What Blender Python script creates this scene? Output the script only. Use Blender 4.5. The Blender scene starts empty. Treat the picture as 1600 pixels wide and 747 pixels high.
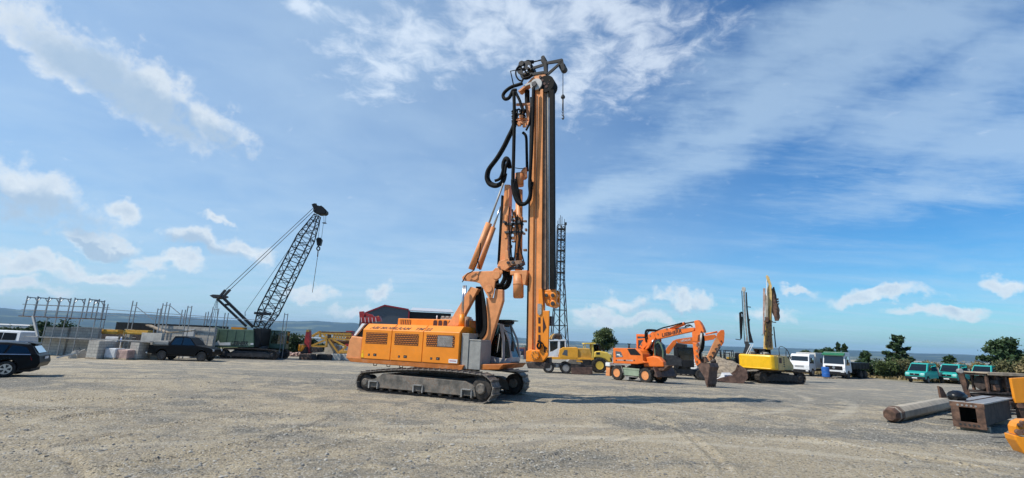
import bpy, math, random
import numpy as np
from mathutils import Vector, Matrix
random.seed(7); rng = np.random.default_rng(11)
R = math.radians
# ------------------------------------------------------------------ camera
EYE = 2.5; FPX = 738.0; PITCH = R(12.0); ROLL = R(2.3)
scene = bpy.context.scene
col = scene.collection
cF = Vector((0, math.cos(PITCH), math.sin(PITCH)))
cU0 = Vector((0, -math.sin(PITCH), math.cos(PITCH))); cR0 = Vector((1, 0, 0))
cR = cR0*math.cos(ROLL) + cU0*math.sin(ROLL); cU = cU0*math.cos(ROLL) - cR0*math.sin(ROLL)
cam = bpy.data.objects.new('camera', bpy.data.cameras.new('camera')); col.objects.link(cam)
m = Matrix((cR, cU, -cF)).transposed().to_4x4(); m.translation = (0, 0, EYE); cam.matrix_world = m
cam.data.sensor_width = 36; cam.data.lens = 36*FPX/1600; cam.data.clip_end = 90000; cam.data.clip_start = 0.1
scene.camera = cam
scene.view_settings.view_transform = 'Standard'; scene.view_settings.look = 'None'
scene.view_settings.exposure = 0.18; scene.view_settings.gamma = 1.0
# ------------------------------------------------------------------ sun
SUN_EL = R(52); SUN_AZ = R(19)              # shadows run towards SUN_AZ (counter-clockwise from +X)
sun_dir = Vector((-math.cos(SUN_AZ)*math.cos(SUN_EL), -math.sin(SUN_AZ)*math.cos(SUN_EL), math.sin(SUN_EL)))
sl = bpy.data.lights.new('sun', 'SUN'); sl.energy = 4.3; sl.angle = R(0.5); sl.color = (1, .94, .84)
so = bpy.data.objects.new('sun', sl); col.objects.link(so)
so.rotation_euler = sun_dir.to_track_quat('Z', 'Y').to_euler()
# ------------------------------------------------------------------ node helpers
class NT:
    def __init__(s, tree): s.t = tree; s.n = tree.nodes; s.l = tree.links
    def node(s, typ, **k):
        n = s.n.new(typ)
        for a, b in k.items(): setattr(n, a, b)
        return n
    def put(s, sock, v):
        if hasattr(v, 'is_output') or isinstance(v, bpy.types.NodeSocket): s.l.new(v, sock)
        else:
            try: sock.default_value = v
            except Exception: sock.default_value = (v, v, v)
    def math(s, op, a, b=0.0, c=None, clamp=False):
        n = s.node('ShaderNodeMath', operation=op, use_clamp=clamp)
        s.put(n.inputs[0], a); s.put(n.inputs[1], b)
        if c is not None: s.put(n.inputs[2], c)
        return n.outputs[0]
    def vmath(s, op, a, b):
        n = s.node('ShaderNodeVectorMath', operation=op); s.put(n.inputs[0], a); s.put(n.inputs[1], b)
        return n.outputs['Value'] if op == 'DOT_PRODUCT' else n.outputs[0]
    def mix(s, f, a, b):
        n = s.node('ShaderNodeMix', data_type='RGBA'); s.put(n.inputs[0], f)
        for i, v in ((6, a), (7, b)):
            if isinstance(v, tuple): v = (v + (1,))[:4]
            s.put(n.inputs[i], v)
        return n.outputs[2]
    def ramp(s, x, a, b, smooth=True):
        n = s.node('ShaderNodeMapRange', interpolation_type='SMOOTHSTEP' if smooth else 'LINEAR')
        s.put(n.inputs[0], x); n.inputs[1].default_value = a; n.inputs[2].default_value = b
        return n.outputs[0]
    def noise(s, vec, scale, detail=4, rough=.55, dist=0.0):
        n = s.node('ShaderNodeTexNoise'); s.put(n.inputs['Vector'], vec)
        n.inputs['Scale'].default_value = scale; n.inputs['Detail'].default_value = detail
        n.inputs['Roughness'].default_value = rough; n.inputs['Distortion'].default_value = dist
        return n.outputs[0]
# ------------------------------------------------------------------ world: sky with clouds
world = bpy.data.worlds.new('World'); scene.world = world; world.use_nodes = True
w = NT(world.node_tree); w.n.clear()
out = w.node('ShaderNodeOutputWorld'); bg = w.node('ShaderNodeBackground'); w.l.new(bg.outputs[0], out.inputs[0])
sky = w.node('ShaderNodeTexSky', sky_type='NISHITA'); sky.sun_disc = False
sky.sun_elevation = SUN_EL; sky.sun_rotation = math.atan2(sun_dir.x, sun_dir.y)
sky.air_density = 1.0; sky.dust_density = 0.9; sky.ozone_density = 2.2; sky.altitude = 200
tc = w.node('ShaderNodeTexCoord'); D = tc.outputs['Generated']
wn = w.node('ShaderNodeTexNoise'); w.l.new(D, wn.inputs['Vector']); wn.inputs['Scale'].default_value = 7; wn.inputs['Detail'].default_value = 5; wn.inputs['Roughness'].default_value = .62
wv_ = w.node('ShaderNodeVectorMath', operation='SUBTRACT'); w.l.new(wn.outputs['Color'], wv_.inputs[0]); wv_.inputs[1].default_value = (.5, .5, .5)
ws_ = w.node('ShaderNodeVectorMath', operation='MULTIPLY'); w.l.new(wv_.outputs[0], ws_.inputs[0]); ws_.inputs[1].default_value = (.11, .11, .13)
wa_ = w.node('ShaderNodeVectorMath', operation='ADD'); w.l.new(D, wa_.inputs[0]); w.l.new(ws_.outputs[0], wa_.inputs[1]); DW = wa_.outputs[0]
def view_dir(px, py): return (cF*FPX + cR*(px-800) - cU*(py-373.5)).normalized()
def blob(px, py, sx, sy, rot=0.0):
    """soft elliptical patch of sky round a direction; radii in the same angular units"""
    c = view_dir(px, py); r = c.cross(Vector((0, 0, 1))).normalized(); u = r.cross(c)
    a = R(rot); r2 = r*math.cos(a) + u*math.sin(a); u2 = u*math.cos(a) - r*math.sin(a)
    kx = FPX/sx*0.001*1000; ky = FPX/sy
    A = w.vmath('DOT_PRODUCT', DW, tuple(r2*(FPX/sx))); B = w.vmath('DOT_PRODUCT', DW, tuple(u2*ky))
    Cc = w.vmath('DOT_PRODUCT', D, tuple(c))
    q = w.math('ADD', w.math('MULTIPLY', A, A), w.math('MULTIPLY', B, B))
    v = w.math('SUBTRACT', 1.0, w.math('SQRT', q), clamp=True)
    return w.math('MULTIPLY', v, w.math('GREATER_THAN', Cc, 0.0))
def any_of(lst, op='MAXIMUM'):
    x = lst[0]
    for y in lst[1:]: x = w.math(op, x, y)
    return x
sep = w.node('ShaderNodeSeparateXYZ'); w.l.new(D, sep.inputs[0]); Dz = sep.outputs[2]
den = w.math('MAXIMUM', w.math('ADD', Dz, .08), .03)
comb = w.node('ShaderNodeCombineXYZ')
w.l.new(w.math('DIVIDE', sep.outputs[0], den), comb.inputs[0]); w.l.new(w.math('DIVIDE', sep.outputs[1], den), comb.inputs[1])
P = comb.outputs[0]
wispy = w.node('ShaderNodeMapping'); w.l.new(P, wispy.inputs[0]); wispy.inputs['Rotation'].default_value = (0, 0, R(-38)); wispy.inputs['Scale'].default_value = (.55, 1.5, 1)
n_wisp = w.noise(wispy.outputs[0], 1.6, 6, .6, .6)
n_fine = w.noise(P, 11, 7, .62, .4); n_rip = w.noise(wispy.outputs[0], 14, 5, .6, .3)
n_mid = w.noise(P, 2.2, 5, .55, .3)
n_dir = w.noise(D, 9.0, 8, .6, .25)
n_dirf = w.noise(D, 30.0, 6, .6, .2)
# puffy cumulus: patches in direction space broken by noise
cum = [blob(*b) for b in [
    (120,85,125,48,-22),(215,135,120,58,-26),(325,180,100,46,-20),(50,300,105,44,-12),(-30,305,90,40,-6),
    (195,330,42,18,-5),(150,370,60,17,-6),(310,375,75,20,-5),(390,388,55,20,-8),(100,405,48,14,0),(280,415,60,17,-5),
    (180,425,55,14,-3),(330,340,30,10,0),(40,410,60,18,0),(20,440,70,16,0),(560,480,60,20,8),(490,455,60,14,0),(598,447,30,18,35),
    (1075,465,70,24,0),(985,470,55,24,-10),(930,482,60,20,0),(1382,461,62,14,0),(1570,440,34,14,0),(1245,450,34,10,0),(1470,492,50,12,0),(1200,488,60,16,0),(1000,500,150,22,0)]]
cum_m = any_of(cum)
d_c = w.math('ADD', w.math('MULTIPLY', cum_m, 1.15), w.math('MULTIPLY', w.math('SUBTRACT', w.math('ADD', w.math('MULTIPLY', n_dir, .5), w.math('MULTIPLY', n_dirf, .5)), .5), 3.0))
d_c = w.math('MULTIPLY', w.ramp(d_c, .22, .85), w.ramp(cum_m, 0.0, .25))
# high broken cloud, centre and right
alto = [blob(*b) for b in [(640,70,160,80,15),(600,120,80,50,20),(820,30,260,70,0),(760,70,160,50,0),(990,70,160,110,30),(880,140,120,70,30),(490,15,40,30,0),(900,20,260,90,0)]]
d_a = w.math('ADD', w.math('MULTIPLY', any_of(alto), 1.0), w.math('MULTIPLY', w.math('SUBTRACT', n_fine, .5), 2.1))
d_a = w.math('MULTIPLY', w.ramp(d_a, .18, 1.15), .66)
veil = [blob(*b) for b in [(1180,190,330,95,18),(1120,210,240,60,10),(1500,140,300,110,22),(1350,80,380,100,20),(1560,230,280,90,14),(900,330,420,60,20),(1300,60,300,100,0)]]
d_v = w.math('ADD', w.math('MULTIPLY', any_of(veil), 1.15), w.math('ADD', w.math('MULTIPLY', w.math('SUBTRACT', n_wisp, .5), 1.5), w.math('MULTIPLY', w.math('SUBTRACT', n_rip, .5), .55)))
d_v = w.math('MULTIPLY', w.ramp(d_v, .15, 1.1), .56)
# thin milky cloud on the sun's side (left) and streaks near the horizon on the right
leftv = w.ramp(w.vmath('DOT_PRODUCT', D, (-.80, .55, 0)), -.15, .85)
d_l = w.math('MULTIPLY', w.math('MULTIPLY', leftv, w.math('ADD', .5, w.math('MULTIPLY', n_mid, .8))), .62)
low = w.math('MULTIPLY', w.ramp(Dz, .34, .0), w.ramp(n_wisp, .28, .78)); d_low = w.math('MULTIPLY', low, .50)
veil_all = w.math('SUBTRACT', 1.0, w.math('MULTIPLY', w.math('MULTIPLY', w.math('SUBTRACT', 1, d_v), w.math('SUBTRACT', 1, d_l)), w.math('SUBTRACT', 1, d_low)))
hsv = w.node('ShaderNodeHueSaturation'); hsv.inputs['Saturation'].default_value = 1.3; hsv.inputs['Value'].default_value = 1.0
w.l.new(sky.outputs[0], hsv.inputs['Color'])
tint = w.node('ShaderNodeMix', data_type='RGBA', blend_type='MULTIPLY'); tint.inputs[0].default_value = 1; w.l.new(hsv.outputs[0], tint.inputs[6]); tint.inputs[7].default_value = (.58, .98, 1.17, 1); SKYC = tint.outputs[2]
c1 = w.mix(veil_all, SKYC, (4.6, 6.1, 7.6))
c2 = w.mix(d_a, c1, (7.2, 8.0, 8.9))
shade = w.ramp(w.math('ADD', w.math('MULTIPLY', n_dir, .7), w.math('MULTIPLY', cum_m, .55)), .38, .95)
ccol = w.mix(w.math('MULTIPLY', shade, w.ramp(n_dirf, .3, .7)), (7.6, 8.0, 8.2), (4.7, 5.6, 6.6))
und = any_of([blob(*b) for b in [(150,115,90,30,-22),(240,165,90,34,-26),(345,205,60,22,-20),(60,328,95,22,-10),(-20,335,80,20,-6),(20,355,50,14,-5),(320,390,80,14,-5),(160,380,55,8,-6),(1060,482,90,12,0)]])
ccol = w.mix(w.math('MULTIPLY', w.ramp(und, .0, .6), .85), ccol, (3.3, 4.5, 5.9))
c3 = w.mix(w.math('MULTIPLY', d_c, .80), c2, ccol)
w.l.new(c3, bg.inputs[0]); bg.inputs[1].default_value = 0.108
# ------------------------------------------------------------------ materials
MATS = {}
def material(name, color, rough=.5, metal=0.0, var=.12, dirt=.0, dirtcol=(.30,.25,.19), scale=3.0, bump=.0, bscale=40, color2=None, spec=.5, coat=0.0):
    mt = bpy.data.materials.new(name); mt.use_nodes = True; t = NT(mt.node_tree)
    b = t.n['Principled BSDF']; o = t.node('ShaderNodeTexCoord').outputs['Object']
    n1 = t.noise(o, scale, 6, .62, .3); n2 = t.noise(o, scale*7.3, 4, .6)
    c2 = color2 or tuple(max(0, c*(1-var*1.6)) for c in color); ca = tuple(min(1, c*(1+var*.6)) for c in color)
    c = t.mix(t.ramp(n1, .32, .68), c2, ca)
    if dirt > 0:
        f = t.math('MULTIPLY', t.ramp(t.math('ADD', t.math('MULTIPLY', n1, .5), t.math('MULTIPLY', n2, .5)), .56-.12*dirt, .70), min(1, dirt))
        c = t.mix(f, c, dirtcol)
        t.l.new(t.math('ADD', t.math('MULTIPLY', f, .35), rough, clamp=True), b.inputs['Roughness'])
    else: b.inputs['Roughness'].default_value = rough
    t.l.new(c, b.inputs['Base Color']); b.inputs['Metallic'].default_value = metal
    b.inputs['Specular IOR Level'].default_value = spec; b.inputs['Coat Weight'].default_value = coat
    if bump > 0:
        bn = t.node('ShaderNodeBump'); bn.inputs['Strength'].default_value = bump; bn.inputs['Distance'].default_value = .01
        t.l.new(t.noise(o, bscale, 5, .6), bn.inputs['Height']); t.l.new(bn.outputs[0], b.inputs['Normal'])
    MATS[name] = mt; return mt
def glass_material(name, tint=(.35,.42,.42), gloss=.10):
    mt = bpy.data.materials.new(name); mt.use_nodes = True; t = NT(mt.node_tree); t.n.clear()
    o = t.node('ShaderNodeOutputMaterial'); tr = t.node('ShaderNodeBsdfTransparent'); tr.inputs[0].default_value = tint+(1,)
    gl = t.node('ShaderNodeBsdfGlossy'); gl.inputs['Roughness'].default_value = .04
    fr = t.node('ShaderNodeFresnel'); fr.inputs[0].default_value = 1.45
    mx = t.node('ShaderNodeMixShader'); t.l.new(t.math('ADD', fr.outputs[0], gloss, clamp=True), mx.inputs[0])
    t.l.new(tr.outputs[0], mx.inputs[1]); t.l.new(gl.outputs[0], mx.inputs[2]); t.l.new(mx.outputs[0], o.inputs[0])
    MATS[name] = mt; return mt
M = MATS
material('rig_orange', (.88,.27,.012), .38, var=.07, dirt=.35, dirtcol=(.52,.24,.07), scale=1.3, bump=.05, coat=.15)
material('rig_orange_faded', (.78,.31,.11), .5, var=.16, dirt=.5, dirtcol=(.36,.19,.10), scale=1.6, bump=.08)
material('mast_orange', (.82,.31,.085), .55, var=.14, dirt=.4, dirtcol=(.42,.20,.09), scale=1.1, bump=.1)
material('mast_brown', (.30,.17,.10), .65, var=.3, dirt=.6, dirtcol=(.12,.08,.06), scale=2)
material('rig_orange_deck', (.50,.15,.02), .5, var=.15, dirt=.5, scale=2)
material('grille_dark', (.06,.018,.012), .7, var=.3)
material('grey_steel', (.36,.35,.32), .5, metal=.2, var=.15, dirt=.6, dirtcol=(.22,.20,.16), scale=3)
material('track_frame', (.19,.175,.15), .7, metal=.0, var=.4, dirt=.95, dirtcol=(.17,.105,.065), scale=2.5, bump=.15)
material('dark_steel', (.05,.05,.052), .5, metal=.3, var=.25, dirt=.4, dirtcol=(.13,.11,.09))
material('black_paint', (.016,.016,.017), .45, var=.2, dirt=.25, dirtcol=(.07,.06,.05), spec=.25)
material('black_car', (.005,.005,.006), .35, var=.1, coat=.0, spec=.14)
material('hose_black', (.010,.010,.010), .7, var=.3, bump=.2, bscale=20, spec=.15)
material('rubber', (.022,.021,.020), .85, var=.3, dirt=.7, dirtcol=(.13,.115,.09), scale=5, bump=.2)
material('track_steel', (.24,.21,.18), .6, metal=.35, var=.35, dirt=.7, dirtcol=(.30,.26,.20), scale=6, bump=.2)
material('track_dark', (.045,.038,.032), .8, metal=.0, var=.3, dirt=.5, dirtcol=(.16,.13,.10), scale=5)
material('silver', (.55,.56,.57), .28, metal=.9, var=.1)
material('white_paint', (.74,.75,.75), .35, var=.06, dirt=.25, dirtcol=(.5,.48,.43), coat=.2)
material('cab_white', (.52,.51,.48), .4, var=.08, dirt=.3, dirtcol=(.35,.33,.28))
material('liebherr_orange', (.80,.17,.018), .38, var=.08, dirt=.35, dirtcol=(.42,.16,.06), coat=.15)
material('digger_yellow', (.87,.49,.008), .38, var=.06, dirt=.25, dirtcol=(.55,.33,.08), coat=.15)
material('roller_yellow', (.85,.58,.09), .4, var=.06, dirt=.3)
material('warm_yellow', (.82,.38,.03), .42, var=.08, dirt=.35, dirtcol=(.5,.28,.09))
material('boom_yellow', (.74,.50,.18), .5, var=.2, dirt=.7, dirtcol=(.34,.25,.15))
material('olive_metal', (.58,.31,.04), .5, var=.15, dirt=.6)
material('rust', (.14,.075,.048), .75, var=.4, dirt=.6, dirtcol=(.24,.15,.10), scale=4, bump=.3)
material('rust_dark', (.055,.04,.034), .75, var=.4, dirt=.5, dirtcol=(.14,.10,.07), scale=4, bump=.3)
material('bucket_brown', (.12,.068,.05), .65, var=.3, dirt=.6, dirtcol=(.22,.15,.11), scale=3, bump=.2)
material('worn_plate', (.36,.35,.33), .5, metal=.3, var=.25, dirt=.6, dirtcol=(.22,.17,.13), scale=3)
material('crane_green', (.10,.16,.10), .45, var=.14, dirt=.4, dirtcol=(.13,.15,.11), scale=1.5)
material('crane_green_light', (.27,.34,.24), .5, var=.12, dirt=.3)
material('teal', (.02,.36,.31), .3, var=.06, dirt=.2, dirtcol=(.1,.3,.26), coat=.3)
material('visor_green', (.03,.16,.07), .3, var=.1)
material('red_paint', (.42,.03,.03), .45, var=.2, dirt=.3)
material('hall_grey', (.085,.10,.115), .5, var=.06)
material('hall_roof', (.50,.51,.53), .45, var=.08)
material('red_trim', (.36,.02,.035), .4, var=.1)
material('container_red', (.23,.075,.055), .6, var=.15, dirt=.4)
material('blue_plastic', (.02,.12,.42), .4, var=.1)
material('container_blue', (.035,.055,.14), .45, var=.1)
material('rock_soil', (.33,.26,.18), .9, var=.25, dirt=.5, bump=.4, bscale=8)
material('timber', (.42,.33,.23), .8, var=.25)
material('formwork_yellow', (.62,.36,.05), .6, var=.2)
material('scaffold_steel', (.32,.33,.34), .45, metal=.6, var=.15)
material('concrete', (.50,.47,.41), .85, var=.15, dirt=.4, dirtcol=(.26,.23,.19), scale=2, bump=.2)
material('concrete_white', (.55,.54,.51), .8, var=.1, dirt=.3)
material('pile_concrete', (.42,.37,.29), .85, var=.18, dirt=.6, dirtcol=(.26,.20,.14), scale=2.5, bump=.25)
material('plastic_wrap', (.66,.66,.66), .3, var=.15)
material('pink_brick', (.48,.33,.28), .8, var=.2)
material('hot_orange', (.80,.28,.01), .4, var=.06, dirt=.25, dirtcol=(.5,.2,.05), coat=.1)
material('light_lens', (.65,.66,.66), .15, var=.05)
material('tail_red', (.35,.01,.01), .2, var=.05)
material('bag_black', (.010,.010,.011), .35, var=.2, bump=1.0, bscale=9)
material('bark', (.09,.07,.05), .9, var=.3, bump=.3)
material('lamp_amber', (.9,.35,.03), .3, var=.05)
material('letter_black', (.02,.018,.018), .5, var=.05)
material('letter_white', (.75,.75,.72), .5, var=.05)
material('letter_brown', (.09,.03,.018), .5, var=.15)
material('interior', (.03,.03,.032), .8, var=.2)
glass_material('glass'); glass_material('glass_dark', (.10,.12,.13), .06)
def block_material():
    mt = bpy.data.materials.new('sandlime_blocks'); mt.use_nodes = True; t = NT(mt.node_tree); b = t.n['Principled BSDF']
    o = t.node('ShaderNodeTexCoord').outputs['Object']; s = t.node('ShaderNodeSeparateXYZ'); t.l.new(o, s.inputs[0])
    c = t.node('ShaderNodeCombineXYZ'); t.l.new(t.math('ADD', s.outputs[0], s.outputs[1]), c.inputs[0]); t.l.new(s.outputs[2], c.inputs[1])
    br = t.node('ShaderNodeTexBrick'); t.l.new(c.outputs[0], br.inputs[0]); br.inputs['Scale'].default_value = 1.0
    br.inputs['Brick Width'].default_value = .5; br.inputs['Row Height'].default_value = .25; br.inputs['Mortar Size'].default_value = .012
    br.inputs['Color1'].default_value = (.52,.49,.42,1); br.inputs['Color2'].default_value = (.42,.39,.34,1); br.inputs['Mortar'].default_value = (.17,.16,.15,1)
    x = t.mix(t.math('MULTIPLY', t.ramp(t.noise(o, 1.2, 5), .45, .7), .5), br.outputs[0], (.22,.20,.18))
    t.l.new(x, b.inputs['Base Color']); b.inputs['Roughness'].default_value = .9; M['blocks'] = mt
block_material()
def leaf_material(name, a, b_, c_=None):
    mt = bpy.data.materials.new(name); mt.use_nodes = True; t = NT(mt.node_tree); b = t.n['Principled BSDF']
    o = t.node('ShaderNodeTexCoord').outputs['Object']; g = t.node('ShaderNodeNewGeometry').outputs['Random Per Island']
    c = t.mix(t.ramp(t.noise(o, .9, 4), .35, .65), a, b_)
    c = t.mix(t.math('MULTIPLY', g, .5), c, c_ or tuple(x*1.7 for x in b_))
    t.l.new(c, b.inputs['Base Color']); b.inputs['Roughness'].default_value = .6; b.inputs['Specular IOR Level'].default_value = .3
    M[name] = mt
leaf_material('leaf_dark', (.018,.035,.014), (.035,.065,.022))
leaf_material('leaf_mid', (.035,.055,.018), (.07,.095,.028))
leaf_material('leaf_dry', (.16,.12,.05), (.24,.18,.08), (.30,.24,.12))
leaf_material('leaf_olive', (.07,.085,.035), (.12,.12,.05), (.18,.15,.07))
# ------------------------------------------------------------------ terrain heights
def hashn(ix, iy, seed):
    h = (ix.astype(np.int64)*374761393 + iy.astype(np.int64)*668265263 + seed*1274126177) & 0x7fffffff
    h = ((h ^ (h >> 13))*1274126177) & 0x7fffffff
    return ((h ^ (h >> 16)) & 0xffff)/65535.0
def vnoise(x, y, seed=0):
    ix = np.floor(x); iy = np.floor(y); fx = x-ix; fy = y-iy; fx = fx*fx*(3-2*fx); fy = fy*fy*(3-2*fy)
    a = hashn(ix, iy, seed); b = hashn(ix+1, iy, seed); c = hashn(ix, iy+1, seed); d = hashn(ix+1, iy+1, seed)
    return (a*(1-fx)+b*fx)*(1-fy) + (c*(1-fx)+d*fx)*fy
def fbm(x, y, o=4, seed=0):
    s = 0; a = .5
    for i in range(o): s = s + a*(vnoise(x, y, seed+i*17)-.5); x = x*2.03+5.1; y = y*2.03+1.7; a *= .5
    return s
def sstep(x, a, b): t = np.clip((x-a)/(b-a), 0, 1); return t*t*(3-2*t)
def gz(x, y):                                  # the yard falls gently away from the camera
    return -0.6*sstep(np.hypot(x, y), 28, 50)
def ray(px, py): return view_dir(px, py)
def gpt(px, py):
    d = ray(px, py); z = 0.0
    for i in range(60):
        t = (z-EYE)/d.z; z = .5*z + .5*float(gz(d.x*t, d.y*t))
    return Vector((d.x*t, d.y*t, z))
# ------------------------------------------------------------------ frames and mesh builder
class Frame:
    """local axes of a thing: u forward, v to its left, z up from the ground point"""
    def __init__(s, o, deg): s.o = Vector(o); s.deg = deg; a = R(deg); s.u = Vector((math.cos(a), math.sin(a), 0)); s.v = Vector((-math.sin(a), math.cos(a), 0))
    def P(s, u, v, z): return s.o + s.u*u + s.v*v + Vector((0, 0, z))
    def uz(s, px, py, v=0.0, zf=None):         # the point of the thing's own plane v seen in that direction
        if zf: px, py = zf(px, py)
        d = ray(px, py); o = Vector((0, 0, EYE)); t = (s.o + s.v*v - o).dot(s.v)/d.dot(s.v); p = o + d*t - s.o
        return (p.dot(s.u), p.z)
    def poly(s, pts, v=0.0, zf=None): return [s.uz(a, b, v, zf) for a, b in pts]
    def pt(s, px, py, v=0.0, zf=None): a = s.uz(px, py, v, zf); return (a[0], v, a[1])
    def pts(s, lst, v=0.0, zf=None): return [s.pt(a, b, v, zf) for a, b in lst]
def Z(ox, oy, k): return lambda x, y: (ox + x/k, oy + y/k)
class MB:
    def __init__(s, F): s.F = F; s.vs = []; s.fs = []; s.ms = []; s.mi = 0; s.sm = []; s.smooth = False
    def v(s, p): s.vs.append(s.F.P(*p)); return len(s.vs)-1
    def f(s, idx): s.fs.append(tuple(idx)); s.ms.append(s.mi); s.sm.append(s.smooth)
    def mat(s, i): s.mi = i; return s
    def hexa(s, c):                            # 8 corners: bottom ring, top ring
        i = [s.v(p) for p in c]
        for q in ((0,3,2,1), (4,5,6,7), (0,1,5,4), (1,2,6,5), (2,3,7,6), (3,0,4,7)): s.f([i[k] for k in q])
        return s
    def box(s, x0, x1, y0, y1, z0, z1):
        return s.hexa([(x0,y0,z0),(x1,y0,z0),(x1,y1,z0),(x0,y1,z0),(x0,y0,z1),(x1,y0,z1),(x1,y1,z1),(x0,y1,z1)])
    def prism(s, poly, v0, v1, taper=None):    # outline in (u,z), thickness along v; taper(z)->inset
        tp = taper or (lambda z: 0); sg = 1 if v1 > v0 else -1
        a = [s.v((u, v0+sg*tp(z), z)) for u, z in poly]; b = [s.v((u, v1-sg*tp(z), z)) for u, z in poly]
        s.f(a[::-1]); s.f(b)
        n = len(poly)
        for i in range(n): s.f((a[i], a[(i+1) % n], b[(i+1) % n], b[i]))
        return s
    def prism_u(s, poly, u0, u1):              # outline in (v,z)
        a = [s.v((u0, y, z)) for y, z in poly]; b = [s.v((u1, y, z)) for y, z in poly]
        s.f(a[::-1]); s.f(b); n = len(poly)
        for i in range(n): s.f((a[i], a[(i+1) % n], b[(i+1) % n], b[i]))
        return s
    def prism_z(s, poly, z0, z1):
        a = [s.v((x, y, z0)) for x, y in poly]; b = [s.v((x, y, z1)) for x, y in poly]
        s.f(a[::-1]); s.f(b); n = len(poly)
        for i in range(n): s.f((a[i], a[(i+1) % n], b[(i+1) % n], b[i]))
        return s
    def tube(s, pts, r, n=8, cap=True, close=False):
        pts = [Vector(p) for p in pts]; N = len(pts); rings = []; prev = None; sm = s.smooth; s.smooth = n > 5
        for i, p in enumerate(pts):
            if close: d = pts[(i+1) % N]-pts[i-1]
            else: d = pts[min(i+1, N-1)]-pts[max(i-1, 0)]
            d.normalize()
            if prev is None:
                a = Vector((0, 0, 1)) if abs(d.z) < .9 else Vector((1, 0, 0)); x = d.cross(a).normalized()
            else: x = (prev-d*prev.dot(d)).normalized()
            prev = x; y = d.cross(x); rr = r[i] if isinstance(r, (list, tuple)) else r
            off = math.pi/n
            rings.append([s.v(tuple(p + (x*math.cos(off+2*math.pi*k/n)+y*math.sin(off+2*math.pi*k/n))*rr)) for k in range(n)])
        for i in range(N if close else N-1):
            A, B = rings[i], rings[(i+1) % N]
            for k in range(n): s.f((A[k], A[(k+1) % n], B[(k+1) % n], B[k]))
        s.smooth = False
        if cap and not close: s.f(rings[0][::-1]); s.f(rings[-1])
        s.smooth = sm; return s
    def cyl(s, p, q, r, n=20): return s.tube([p, q], r, n)
    def bar(s, p, q, w_, h_=None, up=(0, 0, 1)):
        p = Vector(p); q = Vector(q); d = (q-p).normalized(); up = Vector(up)
        if abs(d.dot(up)) > .97: up = Vector((1, 0, 0))
        x = d.cross(up).normalized()*(w_/2); y = x.cross(d).normalized()*((h_ or w_)/2)
        return s.hexa([tuple(k) for k in (p-x-y, p+x-y, p+x+y, p-x+y, q-x-y, q+x-y, q+x+y, q-x+y)])
    def lathe(s, prof, c, axis=(0, 1, 0), n=24):  # prof: (radius, offset along axis)
        c = Vector(c); ax = Vector(axis).normalized(); a = Vector((0, 0, 1)) if abs(ax.z) < .9 else Vector((1, 0, 0))
        x = ax.cross(a).normalized(); y = ax.cross(x); rings = []; sm = s.smooth; s.smooth = False
        for r_, o in prof: rings.append([s.v(tuple(c+ax*o+(x*math.cos(2*math.pi*k/n)+y*math.sin(2*math.pi*k/n))*r_)) for k in range(n)])
        for A, B in zip(rings, rings[1:]):
            for k in range(n): s.f((A[k], A[(k+1) % n], B[(k+1) % n], B[k]))
        s.f(rings[0][::-1]); s.f(rings[-1]); s.smooth = sm; return s
    def build(s, name, mats, parent=None, bevel=0.0, seg=2):
        me = bpy.data.meshes.new(name)
        root = parent
        while root is not None and root.parent is not None: root = root.parent
        inv = root.matrix_basis.inverted() if root is not None else Matrix.Identity(4)
        if root is None: inv = Matrix.Identity(4)
        me.from_pydata([tuple(inv @ p) for p in s.vs], [], s.fs)
        if not isinstance(mats, (list, tuple)): mats = [mats]
        for k in mats: me.materials.append(M[k])
        me.polygons.foreach_set('material_index', s.ms); me.polygons.foreach_set('use_smooth', s.sm); me.validate(); me.update()
        o = bpy.data.objects.new(name, me); col.objects.link(o)
        if parent is not None: o.parent = parent
        if bevel > 0:
            b = o.modifiers.new('bevel', 'BEVEL'); b.width = bevel; b.segments = seg; b.limit_method = 'ANGLE'; b.angle_limit = R(35); b.use_clamp_overlap = True
        return o
def tag(o, label=None, cat=None, group=None, kind=None):
    for k, v in (('label', label), ('category', cat), ('group', group), ('kind', kind)):
        if v: o[k] = v
    return o
def thing(name, F, label, cat, group=None):
    o = bpy.data.objects.new(name, None); col.objects.link(o); o.empty_display_size = .5
    o.location = F.o; o.rotation_euler = (0, 0, R(F.deg)); o.matrix_basis = Matrix.Translation(F.o) @ Matrix.Rotation(R(F.deg), 4, 'Z')
    return tag(o, label, cat, group)
def single(name, F, mb, mats, label, cat, group=None, bevel=0.0):
    """a thing that is one mesh; its origin at its base"""
    o = mb.build(name, mats, None, bevel); mtx = Matrix.Translation(F.o) @ Matrix.Rotation(R(F.deg), 4, 'Z')
    o.data.transform(mtx.inverted()); o.matrix_basis = mtx
    return tag(o, label, cat, group)
KIDS = {}
def copy_tree(o, parent=None):
    kids = [c for c in bpy.data.objects if c.parent == o]
    c = o.copy(); col.objects.link(c); c.parent = parent
    for ch in kids: copy_tree(ch, c)
    return c
def place(o, loc, deg): o.matrix_basis = Matrix.Translation(loc) @ Matrix.Rotation(R(deg), 4, 'Z')
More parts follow.
